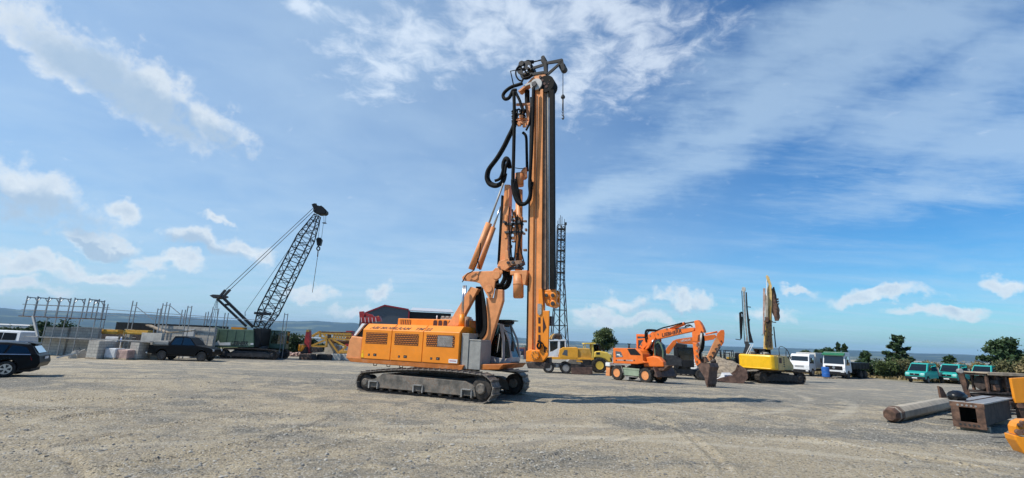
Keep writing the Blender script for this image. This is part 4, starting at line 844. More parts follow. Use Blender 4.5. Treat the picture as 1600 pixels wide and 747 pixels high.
# ================================================================== machines on the right
def shell(mb, prof, hw, belt, inset, p=1.0):
    """closed body from a side outline; above the belt line the sides lean in"""
    top = max(z for _, z in prof)
    tp = lambda z: max(0, (z-belt)/(top-belt))**p*inset if top > belt else 0
    return mb.prism(prof, -hw, hw, tp)
def side_glass(mb, poly, hw, belt, top, inset, out=.012):
    tp = lambda z: max(0, (z-belt)/(top-belt))*inset
    for s in (-1, 1):
        a = [mb.v((u, s*(hw-tp(z)+out), z)) for u, z in poly]; b = [mb.v((u, s*(hw-tp(z)-.01), z)) for u, z in poly]; n = len(poly)
        mb.f(a if s < 0 else a[::-1]); mb.f(b)
        for i in range(n): mb.f((a[i], a[(i+1) % n], b[(i+1) % n], b[i]))
def arch(cx, r, z0, n=9): return [(cx-r*math.cos(math.pi*k/(n-1)), z0+r*math.sin(math.pi*k/(n-1))) for k in range(n)]
def bucket(root, F, poly, v0, v1, mat, zf=None, teeth=None, name='bucket'):
    b = MB(F); pts = F.poly(poly, v0, zf) if zf is not False else poly
    b.prism(pts, v0, v0+.04); b.prism(pts, v1-.04, v1)
    n = len(pts)
    for i in range(n-2):                       # curved back shell, open towards the last edge
        a, c = pts[i], pts[i+1]; b.bar((a[0], (v0+v1)/2, a[1]), (c[0], (v0+v1)/2, c[1]), v1-v0, .05, (0, 1, 0)) if False else b.hexa([(a[0],v0,a[1]),(c[0],v0,c[1]),(c[0],v1,c[1]),(a[0],v1,a[1]),(a[0]*.96+c[0]*.0+.04*a[0],v0,a[1]+.05),(c[0],v0,c[1]+.05),(c[0],v1,c[1]+.05),(a[0],v1,a[1]+.05)])
    o = b.build(name, mat, root, .01)
    if teeth:
        (ux, uz), dx, dz, k = teeth
        for i in range(k):
            v = v0+.06+(v1-v0-.12)*i/(k-1); q = MB(F); q.hexa([(ux-.04,v-.05,uz),(ux+.04,v-.05,uz),(ux+.04,v+.05,uz),(ux-.04,v+.05,uz),(ux+dx-.01,v-.03,uz+dz),(ux+dx+.01,v-.03,uz+dz),(ux+dx+.01,v+.03,uz+dz),(ux+dx-.01,v+.03,uz+dz)]); q.build('tooth', 'worn_plate', o)
    return o
# ---- front: orange wheeled excavator -------------------------------------------------
def wheeled_excavator():
    F = FG(963, 594, -50); t = thing('wheeled_excavator', F, 'large orange wheeled excavator with black lettering on its boom and rusty bucket on the gravel', 'excavator')
    z5 = Z(940, 535, 11.49); z7 = Z(940, 490, 6.224); zm = Z(990, 495, 12.31)
    wb = F.uz(1007.5, 598, 0)[0]; r = .56
    for x in (0, wb):
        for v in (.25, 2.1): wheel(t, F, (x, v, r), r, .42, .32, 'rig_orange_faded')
    ch = MB(F); ch.mat(0).box(-.75, wb+.9, .75, 1.6, .48, .95); ch.mat(1).box(.55, wb-.55, .12, .7, .88, 1.02); ch.box(.6, wb-.6, .14, .18, .45, .88); ch.mat(0).box(.6, wb-.6, .3, .7, .4, .85); ch.box(.5, wb-.5, 1.6, 2.2, .4, 1.0); ch.build('chassis', ['dark_steel', 'crane_green_light'], t, .015)
    fd = MB(F); fd.prism([(-.75, .95), (-.6, 1.18), (.45, 1.18), (.66, .62), (.60, .62), (.42, 1.12), (-.55, 1.12), (-.70, .95)], .05, .5); fd.build('mudguard', 'worn_plate', t)
    st = MB(F); st.box(.75, wb-.7, -.02, .2, .36, .40); st.box(.9, 1.2, .0, .2, .0+.12, .34); st.build('step', 'worn_plate', t)
    sb = MB(F); sb.mat(0).prism([(-1.15, .25), (-.75, .25), (-.7, .95), (-1.1, 1.0)], .1, .8); sb.mat(1).box(-1.1, -.65, .0, .6, 1.02, 1.30); sb.build('outrigger', ['rig_orange_faded', 'white_paint'], t, .03)
    tt = MB(F); tt.cyl((1.3, 1.18, .95), (1.3, 1.18, 1.36), .6, 24); tt.build('turntable', 'dark_steel', t)
    NV = -.1
    body = F.poly([(205,100),(480,105),(610,108),(690,150),(735,215),(745,330),(790,365),(640,392),(205,375)], NV, z5)
    b = MB(F); b.prism(body, NV, 1.0); bo = b.build('body', 'liebherr_orange', t, .04)
    k0, k1 = F.uz(205, 100, NV, z5), F.uz(205, 375, NV, z5)
    b = MB(F); b.box(k0[0], k0[0]+1.5, 1.0, 2.35, k1[1], k0[1]-.02); b.build('counterweight', 'liebherr_orange', t, .06)
    g = MB(F); g.prism(F.poly([(460,115),(600,112),(710,232),(520,225)], NV, z5), NV-.012, NV+.01); g.build('vent', 'black_paint', bo)
    g = MB(F); g.prism(F.poly([(250,155),(345,170),(388,262),(255,270)], NV, z5), NV-.012, NV+.01); g.build('vent', 'hall_grey', bo)
    g = MB(F); g.mat(0).prism(F.poly([(275,210),(330,210),(335,232),(275,232)], NV, z5), NV-.02, NV-.012); g.prism(F.poly([(310,238),(370,242),(372,252),(310,248)], NV, z5), NV-.02, NV-.012); g.build('sticker', ['white_paint'], bo)
    for x, w_ in ((255, 18), (398, 35), (578, 18)):
        g = MB(F); g.prism(F.poly([(x,312),(x+w_,312),(x+w_,336),(x,336)], NV, z5), NV-.012, NV+.01); g.build('latch', 'letter_black', bo)
    g = MB(F); g.prism(F.poly([(280,305),(395,308),(395,332),(280,330)], NV, z5), NV-.010, NV+.01); g.prism(F.poly([(440,308),(560,314),(560,340),(440,335)], NV, z5), NV-.010, NV+.01); g.build('reflector_strip', 'pink_brick', bo)
    g = MB(F); p = F.uz(410,100,NV,z5); g.cyl((p[0], .5, p[1]-.02), (p[0], .5, p[1]+.33), .06, 10); g.box(p[0]-.12, p[0]+.12, .42, .58, p[1]+.30, p[1]+.36); g.build('exhaust_pipe', 'black_paint', t)
    # cab on the far side
    CV = 1.35
    c = MB(F); cp = F.poly([(345,248),(430,243),(430,330),(350,340)], CV, z7)
    c.prism(F.poly([(335,245),(420,240),(425,255),(355,260),(355,345),(338,345)], CV, z7), CV, CV+.1); u0, zz0 = F.uz(338, 345, CV, z7); 
    for v in (CV, CV+.95): 
        c.box(u0, u0+.12, v, v+.1, 1.35, zz0+1.05); c.box(u0+1.55, u0+1.67, v, v+.1, 1.35, zz0+1.0); c.box(u0, u0+1.67, v, v+.1, zz0+1.0, zz0+1.12)
    c.box(u0, u0+1.67, CV, CV+1.05, zz0+1.10, zz0+1.2); c.box(u0, u0+1.67, CV, CV+1.05, 1.3, 1.75); co = c.build('cab', 'liebherr_orange', t, .02)
    g = MB(F)
    for v in (CV+.03, CV+.98): g.box(u0+.12, u0+1.55, v, v+.012, 1.75, zz0+1.0)
    g.box(u0+1.6, u0+1.612, CV+.1, CV+.95, 1.75, zz0+1.0); g.build('window', 'glass', co)
    # front frame and blade
    b = MB(F); b.prism(F.poly([(430,430),(520,410),(580,425),(620,470),(625,520),(430,520)], .6, z7), .3, .75); b.build('front_cover', 'liebherr_orange', t, .08)
    b = MB(F); b.prism(F.poly([(425,500),(660,505),(600,560),(440,540)], .5, z7), .4, 1.1); b.build('front_frame', 'rust', t, .03)
    bl = MB(F); q0 = F.uz(500, 555, -.1, z7); q1 = F.uz(545, 625, -.1, z7)
    A = q1[0]; bl.prism([(A-.30, q1[1]+.10), (A, q1[1]+.02), (A+.02, q1[1]+.1), (A-.12, q1[1]+.42), (A-.30, q1[1]+.75), (A-.38, q1[1]+.75), (A-.20, q1[1]+.35)], -.15, 2.45); bl.build('dozer_blade', 'bucket_brown', t, .02)
    ba = MB(F); [ba.bar((wb+.6, v, .65), (A-.2, v, q1[1]+.35), .16) for v in (.8, 1.5)]; ba.build('blade_arm', 'dark_steel', t)
    # boom group on the machine's middle plane
    BV = .85
    def bm(name, pts, w_, mat='liebherr_orange', zf=zm, par=t, bev=.02, v=None):
        q = MB(F); v = BV if v is None else v; q.prism(F.poly(pts, v, zf), v, v+w_); return q.build(name, mat, par, bev)
    bm('boom_foot', [(105,575),(120,550),(185,450),(310,330),(350,290),(410,290),(345,370),(385,440),(330,480),(180,625)], .42)
    mainb = bm('boom', [(340,370),(400,285),(640,215),(730,245),(1140,205),(1165,240),(1150,275),(460,430),(400,400)], .38)
    bo_ = bm('boom_joint', [(330,360),(380,310),(420,400),(400,440),(350,430)], .5, v=BV-.06)
    bm('boom_cylinder', [(230,640),(290,590),(350,480),(310,470),(220,610)], .16, 'liebherr_orange', v=BV-.25); q = MB(F); q.cyl(F.pt(300,590,BV-.15,zm), F.pt(385,440,BV-.15,zm), .05, 10); q.build('cylinder_rod', 'silver', t)
    q = MB(F); q.cyl(F.pt(715,235,BV+.19,zm), F.pt(985,130,BV+.19,zm), .125, 14); q.build('arm_cylinder', 'liebherr_orange', t); q = MB(F); q.cyl(F.pt(985,130,BV+.19,zm), F.pt(1170,98,BV+.19,zm), .05, 10); q.build('cylinder_rod', 'dark_steel', t)
    bm('arm', [(1160,90),(1180,70),(1230,62),(1275,110),(1320,190),(1350,270),(1345,310),(1300,270),(1280,340),(1240,360),(1230,470),(1130,470),(1120,290),(1185,270),(1180,180)], .36)
    bm('arm', [(882,280),(925,285),(950,400),(965,480),(925,510),(905,470)], .34, zf=z7)
    q = MB(F); q.cyl(F.pt(975,190,BV-.1,z7), F.pt(968,330,BV-.1,z7), .12, 12); q.cyl(F.pt(968,330,BV-.1,z7), F.pt(975,440,BV-.1,z7), .06, 10); q.build('bucket_cylinder', 'worn_plate', t)
    q = MB(F); [q.tube(smooth_path([F.pt(x,y,BV-.12-.05*k,z7) for x, y in ((985,190),(998-6*k,260),(990-8*k,340),(960-4*k,400),(965,460))]), .045, 6) for k in range(4)]
    q.tube(smooth_path(F.pts([(250,480),(232,380),(240,280),(290,255),(420,262)], BV, zm)), .09, 8); q.tube(smooth_path(F.pts([(270,430),(265,330),(300,275),(420,268),(560,215),(720,175),(930,120)], BV, zm)), .05, 6)
    q.tube(smooth_path(F.pts([(990,190),(1030,165),(1080,160),(1130,190)], BV, zm)), .05, 6); q.tube(smooth_path(F.pts([(800,235),(900,215),(1000,205),(1080,175)], BV-.03, zm)), .03, 6); q.build('hose', 'hose_black', t)
    q = MB(F)
    for k in range(10): 
        x = 915+(k % 3)*20; y = 300+k*18; q.prism(F.poly([(x,y),(x+14,y-6),(x+20,y+12),(x+4,y+16)], BV-.05, z7), BV-.06, BV-.005)
    q.build('link_guard', 'mast_brown', t)
    bm('bucket_link', [(950,430),(1000,420),(1030,470),(960,490)], .3, 'rust', z7)
    # bucket
    vb0, vb1 = .35, 1.55; bp = F.poly([(935,500),(960,475),(1050,478),(1130,500),(1142,560),(1140,650),(1085,690),(1010,690),(1000,600)], .6, z7)
    q = MB(F)
    sidep = F.poly([(930,505),(960,480),(1045,480),(1060,520),(1045,560),(1035,690),(1012,690),(1000,620),(960,560)], vb0, z7)
    q.prism(sidep, vb0, vb0+.05); q.prism(sidep, vb1-.05, vb1)
    for i in range(2, 6):
        a, b_ = sidep[i], sidep[i+1]; q.hexa([(a[0]-.05,vb0,a[1]),(b_[0]-.05,vb0,b_[1]),(b_[0]-.05,vb1,b_[1]),(a[0]-.05,vb1,a[1]),(a[0],vb0,a[1]),(b_[0],vb0,b_[1]),(b_[0],vb1,b_[1]),(a[0],vb1,a[1])])
    for i in (0, 1):
        a, b_ = sidep[i], sidep[i+1]; q.hexa([(a[0],vb0,a[1]-.05),(b_[0],vb0,b_[1]-.05),(b_[0],vb1,b_[1]-.05),(a[0],vb1,a[1]-.05),(a[0],vb0,a[1]),(b_[0],vb0,b_[1]),(b_[0],vb1,b_[1]),(a[0],vb1,a[1])])
    bk = q.build('bucket', 'bucket_brown', t, .01); e = sidep[5]
    for i in range(5):
        v = vb0+.08+(vb1-vb0-.16)*i/4; q = MB(F); q.prism([(e[0]-.16, e[1]+.02), (e[0]-.02, e[1]+.02), (e[0]-.05, e[1]-.22), (e[0]-.10, e[1]-.22)], v-.05, v+.05); q.build('tooth', 'rust', bk)
    p0_ = F.pt(545,385,BV-.015,zm); p1_ = F.pt(806,330,BV-.015,zm); d = Vector(p1_)-Vector(p0_)
    lettering('LIEBHERR', F, p0_, tuple(d), (-d.z, 0, d.x), .36, 'letter_black', t, .15, bold=.02, wide=1.12)
    for (x, y) in ((150,540), (320,365), (470,335), (640,235)): 
        q = MB(F); q.lathe([(.07, -.03), (.07, 0)], F.pt(x, y, BV, zm), n=12); q.build('pin', 'mast_brown', t)
    q = MB(F); q.prism(F.poly([(512,300),(545,275),(572,300),(588,360),(592,470),(520,470)], .95, z7), .95, 1.5); q.build('cab_front', 'glass_dark', t); q = MB(F); q.prism(F.poly([(508,300),(545,268),(552,275),(518,306),(526,474),(514,474)], .9, z7), .9, .96); q.prism(F.poly([(540,268),(552,268),(582,300),(600,360),(600,474),(590,474),(588,360),(570,305)], .9, z7), .9, .96); q.build('cab_post', 'crane_green', t)
wheeled_excavator()
# ---- second orange excavator behind --------------------------------------------------
def rear_excavator():
    F = FG(1050, 592, -14); t = thing('wheeled_excavator', F, 'smaller orange excavator with white lettering on its boom, half hidden behind the larger one', 'excavator')
    zm = Z(990, 495, 12.31); z7 = Z(940, 490, 6.224); BV = 1.6
    for x in (0, 2.7):
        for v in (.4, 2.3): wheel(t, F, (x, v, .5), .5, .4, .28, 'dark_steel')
    b = MB(F); b.box(-.4, 3.1, .8, 1.9, .45, .95); b.cyl((1.3, 1.35, .9), (1.3, 1.35, 1.2), .6); b.build('chassis', 'dark_steel', t, .02)
    b = MB(F); b.prism([(-1.4, 1.2), (1.0, 1.2), (1.0, 1.9), (.3, 2.2), (-1.2, 2.2), (-1.4, 2.0)], .2, 2.4); b.build('body', 'dark_steel', t, .06)
    c = MB(F); cu0, cu1, cv0, cv1 = .6, 2.1, .25, 1.25
    for u in (cu0, cu1-.1):
        for v in (cv0, cv1-.1): c.box(u, u+.1, v, v+.1, 1.2, 2.95)
    c.box(cu0-.1, cu1+.1, cv0-.05, cv1+.05, 2.95, 3.03); c.box(cu0, cu1, cv0, cv1, 1.15, 1.8); co = c.build('cab', 'black_paint', t, .02)
    g = MB(F); g.box(cu0+.1, cu1-.1, cv0+.03, cv0+.045, 1.8, 2.95); g.box(cu1-.05, cu1-.035, cv0+.1, cv1-.1, 1.8, 2.95); g.build('window', 'glass_dark', co)
    def bm(name, pts, w_, mat='liebherr_orange', zf=zm, v=BV):
        q = MB(F); q.prism(F.poly(pts, v, zf), v, v+w_); return q.build(name, mat, t, .02)
    bm('boom_foot', [(600,700),(640,600),(760,460),(810,440),(830,500),(760,600),(680,720)], .32)
    bm('boom', [(800,440),(860,425),(1130,390),(1560,340),(1600,380),(1540,440),(1340,470),(1130,530),(1000,525),(850,500)], .32)
    bm('arm', [(1130,190),(1160,160),(1190,158),(1197,190),(1190,280),(1165,320),(1120,225),(1125,195)], .3, zf=z7)
    bm('arm', [(1120,225),(1165,300),(1140,340),(1100,390),(1075,450),(1035,470),(1020,430),(1050,370),(1090,280)], .3, 'rig_orange_faded', z7)
    q = MB(F); q.cyl(F.pt(1010,200,BV+.15,z7), F.pt(1125,178,BV+.15,z7), .09, 10); q.build('arm_cylinder', 'liebherr_orange', t)
    q = MB(F); q.cyl(F.pt(1085,440,BV-.1,z7), F.pt(1150,320,BV-.1,z7), .10, 10); q.cyl(F.pt(1060,470,BV-.05,z7), F.pt(1110,460,BV-.05,z7), .18, 10)
    for k in range(9): q.lathe([(.07, -.1), (.07, .02)], F.pt(1050+14*k, 420-19*k+(k % 2)*14, BV, z7), n=8)
    q.build('quick_coupler', 'rust_dark', t)
    p0_ = F.pt(910,487,BV-.015,zm); d = Vector(F.pt(1060,462,BV-.015,zm))-Vector(p0_)
    lettering('HITACHI', F, p0_, tuple(d), (-d.z, 0, d.x), .28, 'letter_white', t, .1, bold=.015, wide=.85)
    b = MB(F); b.prism([(3.25, .1), (3.32, .1), (3.32, .85), (3.2, .9)], .2, 2.5); b.bar((2.9, 1.3, .6), (3.25, 1.3, .5), .3); b.build('dozer_blade', 'rust_dark', t, .02)
rear_excavator()
# ---- yellow wheeled excavator with white cab ----------------------------------------
def yellow_excavator():
    F = FG(860, 582, 176); F = FG(888, 584, 176); t = thing('wheeled_excavator', F, 'yellow wheeled excavator with white cab, seen from its side next to the mast foot', 'excavator')
    z6 = Z(840, 480, 5.746); NV = 2.3   # nearer side lies at +v for a machine facing left
    F2 = Frame(F.o + F.v*(-1.9), F.deg)
    F = F2; root_o = F.o; t.location = F.o; t.matrix_basis = Matrix.Translation(F.o) @ Matrix.Rotation(R(F.deg), 4, 'Z')
    wu = [F.uz(862-4, 584, 1.9)[0], F.uz(888-4, 584, 1.9)[0]]
    wu = [F.uz(857, 575, 1.9)[0], F.uz(884, 578, 1.9)[0]]
    for u in wu:
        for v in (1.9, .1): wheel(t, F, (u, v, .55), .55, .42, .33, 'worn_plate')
    lo, hi = min(wu), max(wu)
    b = MB(F); b.box(lo-.6, hi+.4, .6, 1.5, .5, .95); b.box(lo+.7, hi-.7, 1.6, 2.0, .55, .9); b.build('chassis', 'grey_steel', t, .02)
    b = MB(F); b.prism(F.poly([(90,448),(310,452),(500,455),(505,472),(90,468)], NV, z6), .0, NV); b.build('deck', 'warm_yellow', t, .01)
    bp = MB(F); bp.prism(F.poly([(195,380),(230,360),(355,360),(365,372),(365,470),(195,465)], NV, z6), .0, NV); bo = bp.build('body', 'warm_yellow', t, .05)
    c = MB(F); c.prism(F.poly([(360,370),(470,372),(488,420),(482,472),(360,472)], NV, z6), .1, NV-.15); c.build('counterweight', 'olive_metal', t, .06)
    g = MB(F); g.prism(F.poly([(220,425),(240,385),(268,383),(268,438)], NV, z6), NV-.01, NV+.015); g.build('vent', 'hall_grey', bo)
    cb = MB(F); cv = NV-.1
    cb.prism(F.poly([(98,295),(255,290),(258,303),(98,305)], cv, z6), cv-1.1, cv+.02)
    for poly in ([(182,300),(202,300),(202,370),(182,448),(165,448),(180,380)], [(100,400),(120,405),(180,370),(185,448),(95,445)], [(244,300),(254,300),(256,370),(244,370)], [(104,303),(110,303),(112,400),(104,400)]):
        for v in (cv, cv-1.1): cb.prism(F.poly(poly, cv, z6), v-.06, v)
    co = cb.build('cab', 'white_paint', t, .01)
    g = MB(F); g.prism(F.poly([(110,305),(182,302),(180,375),(112,400)], cv, z6), cv-.04, cv-.03); g.prism(F.poly([(202,303),(244,303),(244,368),(202,368)], cv, z6), cv-.04, cv-.03); g.prism(F.poly([(110,305),(182,302),(180,375),(112,400)], cv, z6), cv-1.13, cv-1.12); g.build('window', 'glass_dark', co)
    st = MB(F); p = F.uz(150, 380, 1.6, z6); st.box(p[0]-.3, p[0]+.25, 1.4, 1.9, p[1]-.4, p[1]+.6); st.build('seat', 'interior', co, .05)
    # folded arm with grab seen above the cab
    a = MB(F); a.prism(F.poly([(130,285),(160,255),(200,250),(215,290)], .9, z6), .7, 1.1); a.build('boom', 'rust', t, .05)
    for k in range(4):
        a = MB(F); pts = F.pts([(110+8*k,290),(125+10*k,262-4*k),(155+12*k,248),(190+6*k,258),(212,288)], .5+.25*k, z6); a.tube(smooth_path(pts), .13, 7); a.build('grab_claw', 'rust_dark' if k % 2 else 'olive_metal', t)
    bl = MB(F); A = F.uz(300, 570, NV, z6)[0]; B = F.uz(495, 570, NV, z6)[0]; z0_ = .08
    bl.prism(F.poly([(303,545),(492,540),(495,602),(305,605)], NV, z6), NV-.1, NV); bl.build('dozer_blade', 'bucket_brown', t, .03)
    q = MB(F); q.box(B, A, NV-1.6, NV-.15, .35, .9); q.build('blade_frame', 'rust_dark', t, .03)
    q = MB(F); q.prism(F.poly([(350,478),(400,482),(405,495),(350,490)], NV, z6), NV-.1, NV); q.build('bracket', 'warm_yellow', t)
yellow_excavator()
# ---- yellow roller -------------------------------------------------------------------
def roller():
    F0 = FG(937, 583, 180); F = Frame(F0.o-F0.v*1.6, 180); z6 = Z(840, 480, 5.746); NV = 1.6
    t = thing('soil_compactor', F, 'yellow soil compactor with canopy and rounded hood between the yellow and orange excavators', 'roller')
    wu = F.uz(937, 573, NV)[0]
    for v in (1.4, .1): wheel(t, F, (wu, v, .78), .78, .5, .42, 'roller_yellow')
    h = MB(F); h.prism(F.poly([(512,400),(560,393),(630,405),(668,440),(675,500),(640,495),(610,470),(560,455),(510,455)], NV, z6), .1, NV-.1); ho = h.build('hood', 'roller_yellow', t, .12)
    g = MB(F); g.prism(F.poly([(525,405),(560,403),(562,425),(530,425)], NV, z6), NV-.11, NV-.085); g.build('vent', 'letter_black', ho)
    g = MB(F); g.prism(F.poly([(650,450),(672,470),(672,490),(655,480)], NV, z6), NV-.11, NV-.085); g.build('vent', 'letter_black', ho)
    c = MB(F); c.prism(F.poly([(415,322),(520,320),(524,332),(415,334)], NV-.2, z6), .1, NV-.1)
    for v in (.15, NV-.3): c.prism(F.poly([(485,330),(500,330),(508,470),(480,478),(490,420)], NV-.2, z6), v, v+.12); c.prism(F.poly([(425,335),(431,335),(438,440),(430,440)], NV-.2, z6), v, v+.1)
    c.build('canopy', 'roller_yellow', t, .02)
    g = MB(F); g.prism(F.poly([(500,335),(560,330),(575,395),(508,400)], NV-.5, z6), .3, NV-.5); g.build('cab_glass', 'glass_dark', t)
    q = MB(F); u1 = F.uz(430, 570, NV)[0] if False else wu+3.0; q.box(wu-.2, wu+2.0, .5, 1.2, .5, 1.3); q.build('chassis', 'dark_steel', t, .03)
    q = MB(F); q.lathe([(.72, 0), (.75, .02), (.75, 1.7), (.72, 1.72)], (wu+2.7, -.1, .75), n=32); q.build('drum', 'worn_plate', t)
roller()
# ---- yellow tracked excavator, boom straight up --------------------------------------
def tracked_excavator():
    F = FG(1205, 600, 40); F = Frame(F.o + Vector((1.1, 2.2, 0)), 40); t = thing('tracked_excavator', F, 'yellow tracked excavator seen from behind with its boom folded straight up', 'excavator')
    G = Frame(F.o, 12)
    for v in (-1.75, 1.15): crawler(t, G, -2.6, 2.5, v, v+.65, .56, .56, 1.2, 40, frame_mat='track_dark', shoe='track_dark')
    q = MB(G); q.box(-1.2, 1.2, -1.2, 1.2, .45, .95); q.cyl((0, 0, .9), (0, 0, 1.2), .8, 24); q.build('undercarriage', 'track_dark', t, .03)
    zk = Z(1145, 540, 11.5)
    # counterweight and side panels (plan outline, slightly curved rear)
    q = MB(F); q.prism_z([(-3.05, -1.45), (-3.15, -.5), (-3.15, .5), (-3.05, 1.45), (-2.8, 1.62), (-1.9, 1.62), (-1.9, -1.62), (-2.8, -1.62)], 1.28, 2.62); q.build('counterweight', 'digger_yellow', t, .14)
    q = MB(F); q.prism_z([(-3.10, -1.35), (-3.19, -.5), (-3.19, .5), (-3.10, 1.35), (-2.9, 1.5), (-2.9, -1.5)], 1.34, 1.44); q.build('bumper_ridge', 'digger_yellow', t, .03)
    q = MB(F)
    q.prism([(-1.9, 1.25), (1.7, 1.25), (1.7, 1.7), (.9, 2.2), (.2, 2.55), (-1.9, 2.60)], -1.62, -.62); so_ = q.build('side_panel', 'boom_yellow', t, .05)
    q = MB(F); q.prism([(-1.9, 1.25), (1.6, 1.25), (1.6, 1.7), (.2, 2.0), (-1.9, 2.5)], .5, 1.6); q.build('side_panel', 'digger_yellow', t, .05)
    for (u, w_) in ((-1.75, .6),): g = MB(F); g.box(u, u+w_, -1.635, -1.61, 1.9, 2.4); g.build('vent', 'rust', so_)
    g = MB(F)
    for k in range(5): g.box(-.75, -.45, -1.635, -1.61, 1.55+k*.2, 1.66+k*.2)
    g.build('lettering', 'letter_black', so_)
    g = MB(F); g.box(-1.8, .6, -.9, 1.2, 2.5, 2.66); g.build('engine_cover', 'dark_steel', t, .04)
    for k in range(7): g = MB(F); x = -2.3+.45*(k % 4); y = -1.0+.32*k; g.box(x, x+.35, y, y+.4, 2.6, 2.78+.06*(k % 3)); g.build('engine_box', 'grey_steel' if k % 2 else 'dark_steel', t, .03)
    g = MB(F); g.tube(smooth_path([(-1.2, -1.5, 2.6), (-1.2, -1.5, 3.3), (-.4, -1.5, 3.45), (.8, -1.5, 3.1), (1.4, -1.5, 2.3)]), .03, 6); g.tube(smooth_path([(.3, -1.5, 2.5), (.6, -1.5, 3.2), (1.5, -1.5, 2.4)]), .03, 6); g.tube([(-1.2, 1.4, 2.6), (-1.0, 1.4, 3.5), (-.4, 1.4, 3.6)], .03, 6); g.build('handrail', 'black_paint', t)
    for v in (1.2, 1.0): g = MB(F); g.bar((-2.2, v, 2.55), (-1.8, v-.4, 3.6), .05); g.build('handrail', 'white_paint', t)
    c = MB(F)
    for u in (.5, 2.0):
        for v in (.55, 1.5): c.box(u, u+.1, v, v+.1, 1.3, 3.1)
    c.box(.45, 2.15, .5, 1.65, 3.1, 3.18); c.box(.5, 2.1, .55, 1.6, 1.2, 1.9); co = c.build('cab', 'dark_steel', t, .02)
    g = MB(F); g.box(.6, 2.0, .58, .60, 1.9, 3.1); g.box(.52, .54, .65, 1.5, 1.9, 3.1); g.build('window', 'glass_dark', co)
    # boom, seen from behind: built on the plane that faces the yard
    B = Frame(F.o + F.u*1.2, -25); z8 = Z(1120, 420, 3.931); zz = Z(1100, 440, 6.793)
    def bp(name, pts, v, w_, mat, zf=zz, bev=.02): q = MB(B); q.prism(B.poly(pts, v, zf), v, v+w_); return q.build(name, mat, t, bev)
    bp('boom', [(632,720),(735,720),(722,560),(722,80),(700,20),(690,20),(650,150),(655,380),(640,430)], .0, .5, 'boom_yellow')
    bp('boom_ridge', [(655,720),(672,720),(672,380),(655,380)], -.12, .12, 'digger_yellow'); bp('boom_ridge', [(700,700),(712,700),(708,260),(696,260)], -.12, .12, 'olive_metal')
    bp('cylinder_barrel', [(625,560),(638,560),(652,70),(628,70)], -.1, .3, 'pink_brick'); bp('cylinder_barrel', [(652,380),(678,380),(682,150),(656,150)], -.3, .28, 'pile_concrete')
    bp('cylinder_rod', [(659,150),(672,150),(670,-20),(662,-20)], -.2, .12, 'white_paint'); bp('boom_tip', [(658,-60),(668,-72),(690,-50),(722,50),(712,90),(690,30),(668,-20)], -.1, .4, 'boom_yellow')
    bp('arm', [(715,80),(740,60),(762,130),(780,230),(805,300),(800,330),(808,380),(795,415),(755,418),(745,370),(725,330)], .1, .35, 'rust'); bp('arm_edge', [(730,60),(745,55),(770,150),(778,230),(765,225)], .02, .5, 'black_paint')
    q = MB(B)
    for k in range(16):
        x = 645+(k*37) % 85; y = 380+20*k; q.prism(B.poly([(x,y),(x+9,y-4),(x+10,y+9),(x+1,y+12)], -.14, zz), -.2, -.02)
    for k in range(6): q.tube(smooth_path(B.pts([(648+14*k,700),(652+12*k,600),(645+15*k,500),(660+8*k,410)], -.16, zz)), .03, 5)
    for k in range(8): q.prism(B.poly([(770+(k % 3)*6,180+k*26),(790+(k % 3)*6,176+k*26),(792,196+k*26),(772,200+k*26)], .06, zz), .0, .11)
    q.build('hose', 'rust_dark', t)
    q = MB(B); q.bar(B.pt(740,480,.3,zz), B.pt(762,700,.3,zz), .1); q.bar(B.pt(725,430,.3,zz), B.pt(765,435,.3,zz), .08); q.bar(B.pt(628,565,.0,zz), B.pt(612,568,.0,zz), .06); q.build('bracket', 'dark_steel', t)
    q = MB(B); q.prism(B.poly([(650,375),(685,372),(690,400),(680,430),(655,428)], -.3, zz), -.3, -.05); q.build('bracket', 'rust', t, .02)
    q = MB(F); q.box(.4, 1.9, -.55, .45, 1.2, 2.4); q.build('boom_foot', 'boom_yellow', t, .05)
tracked_excavator()
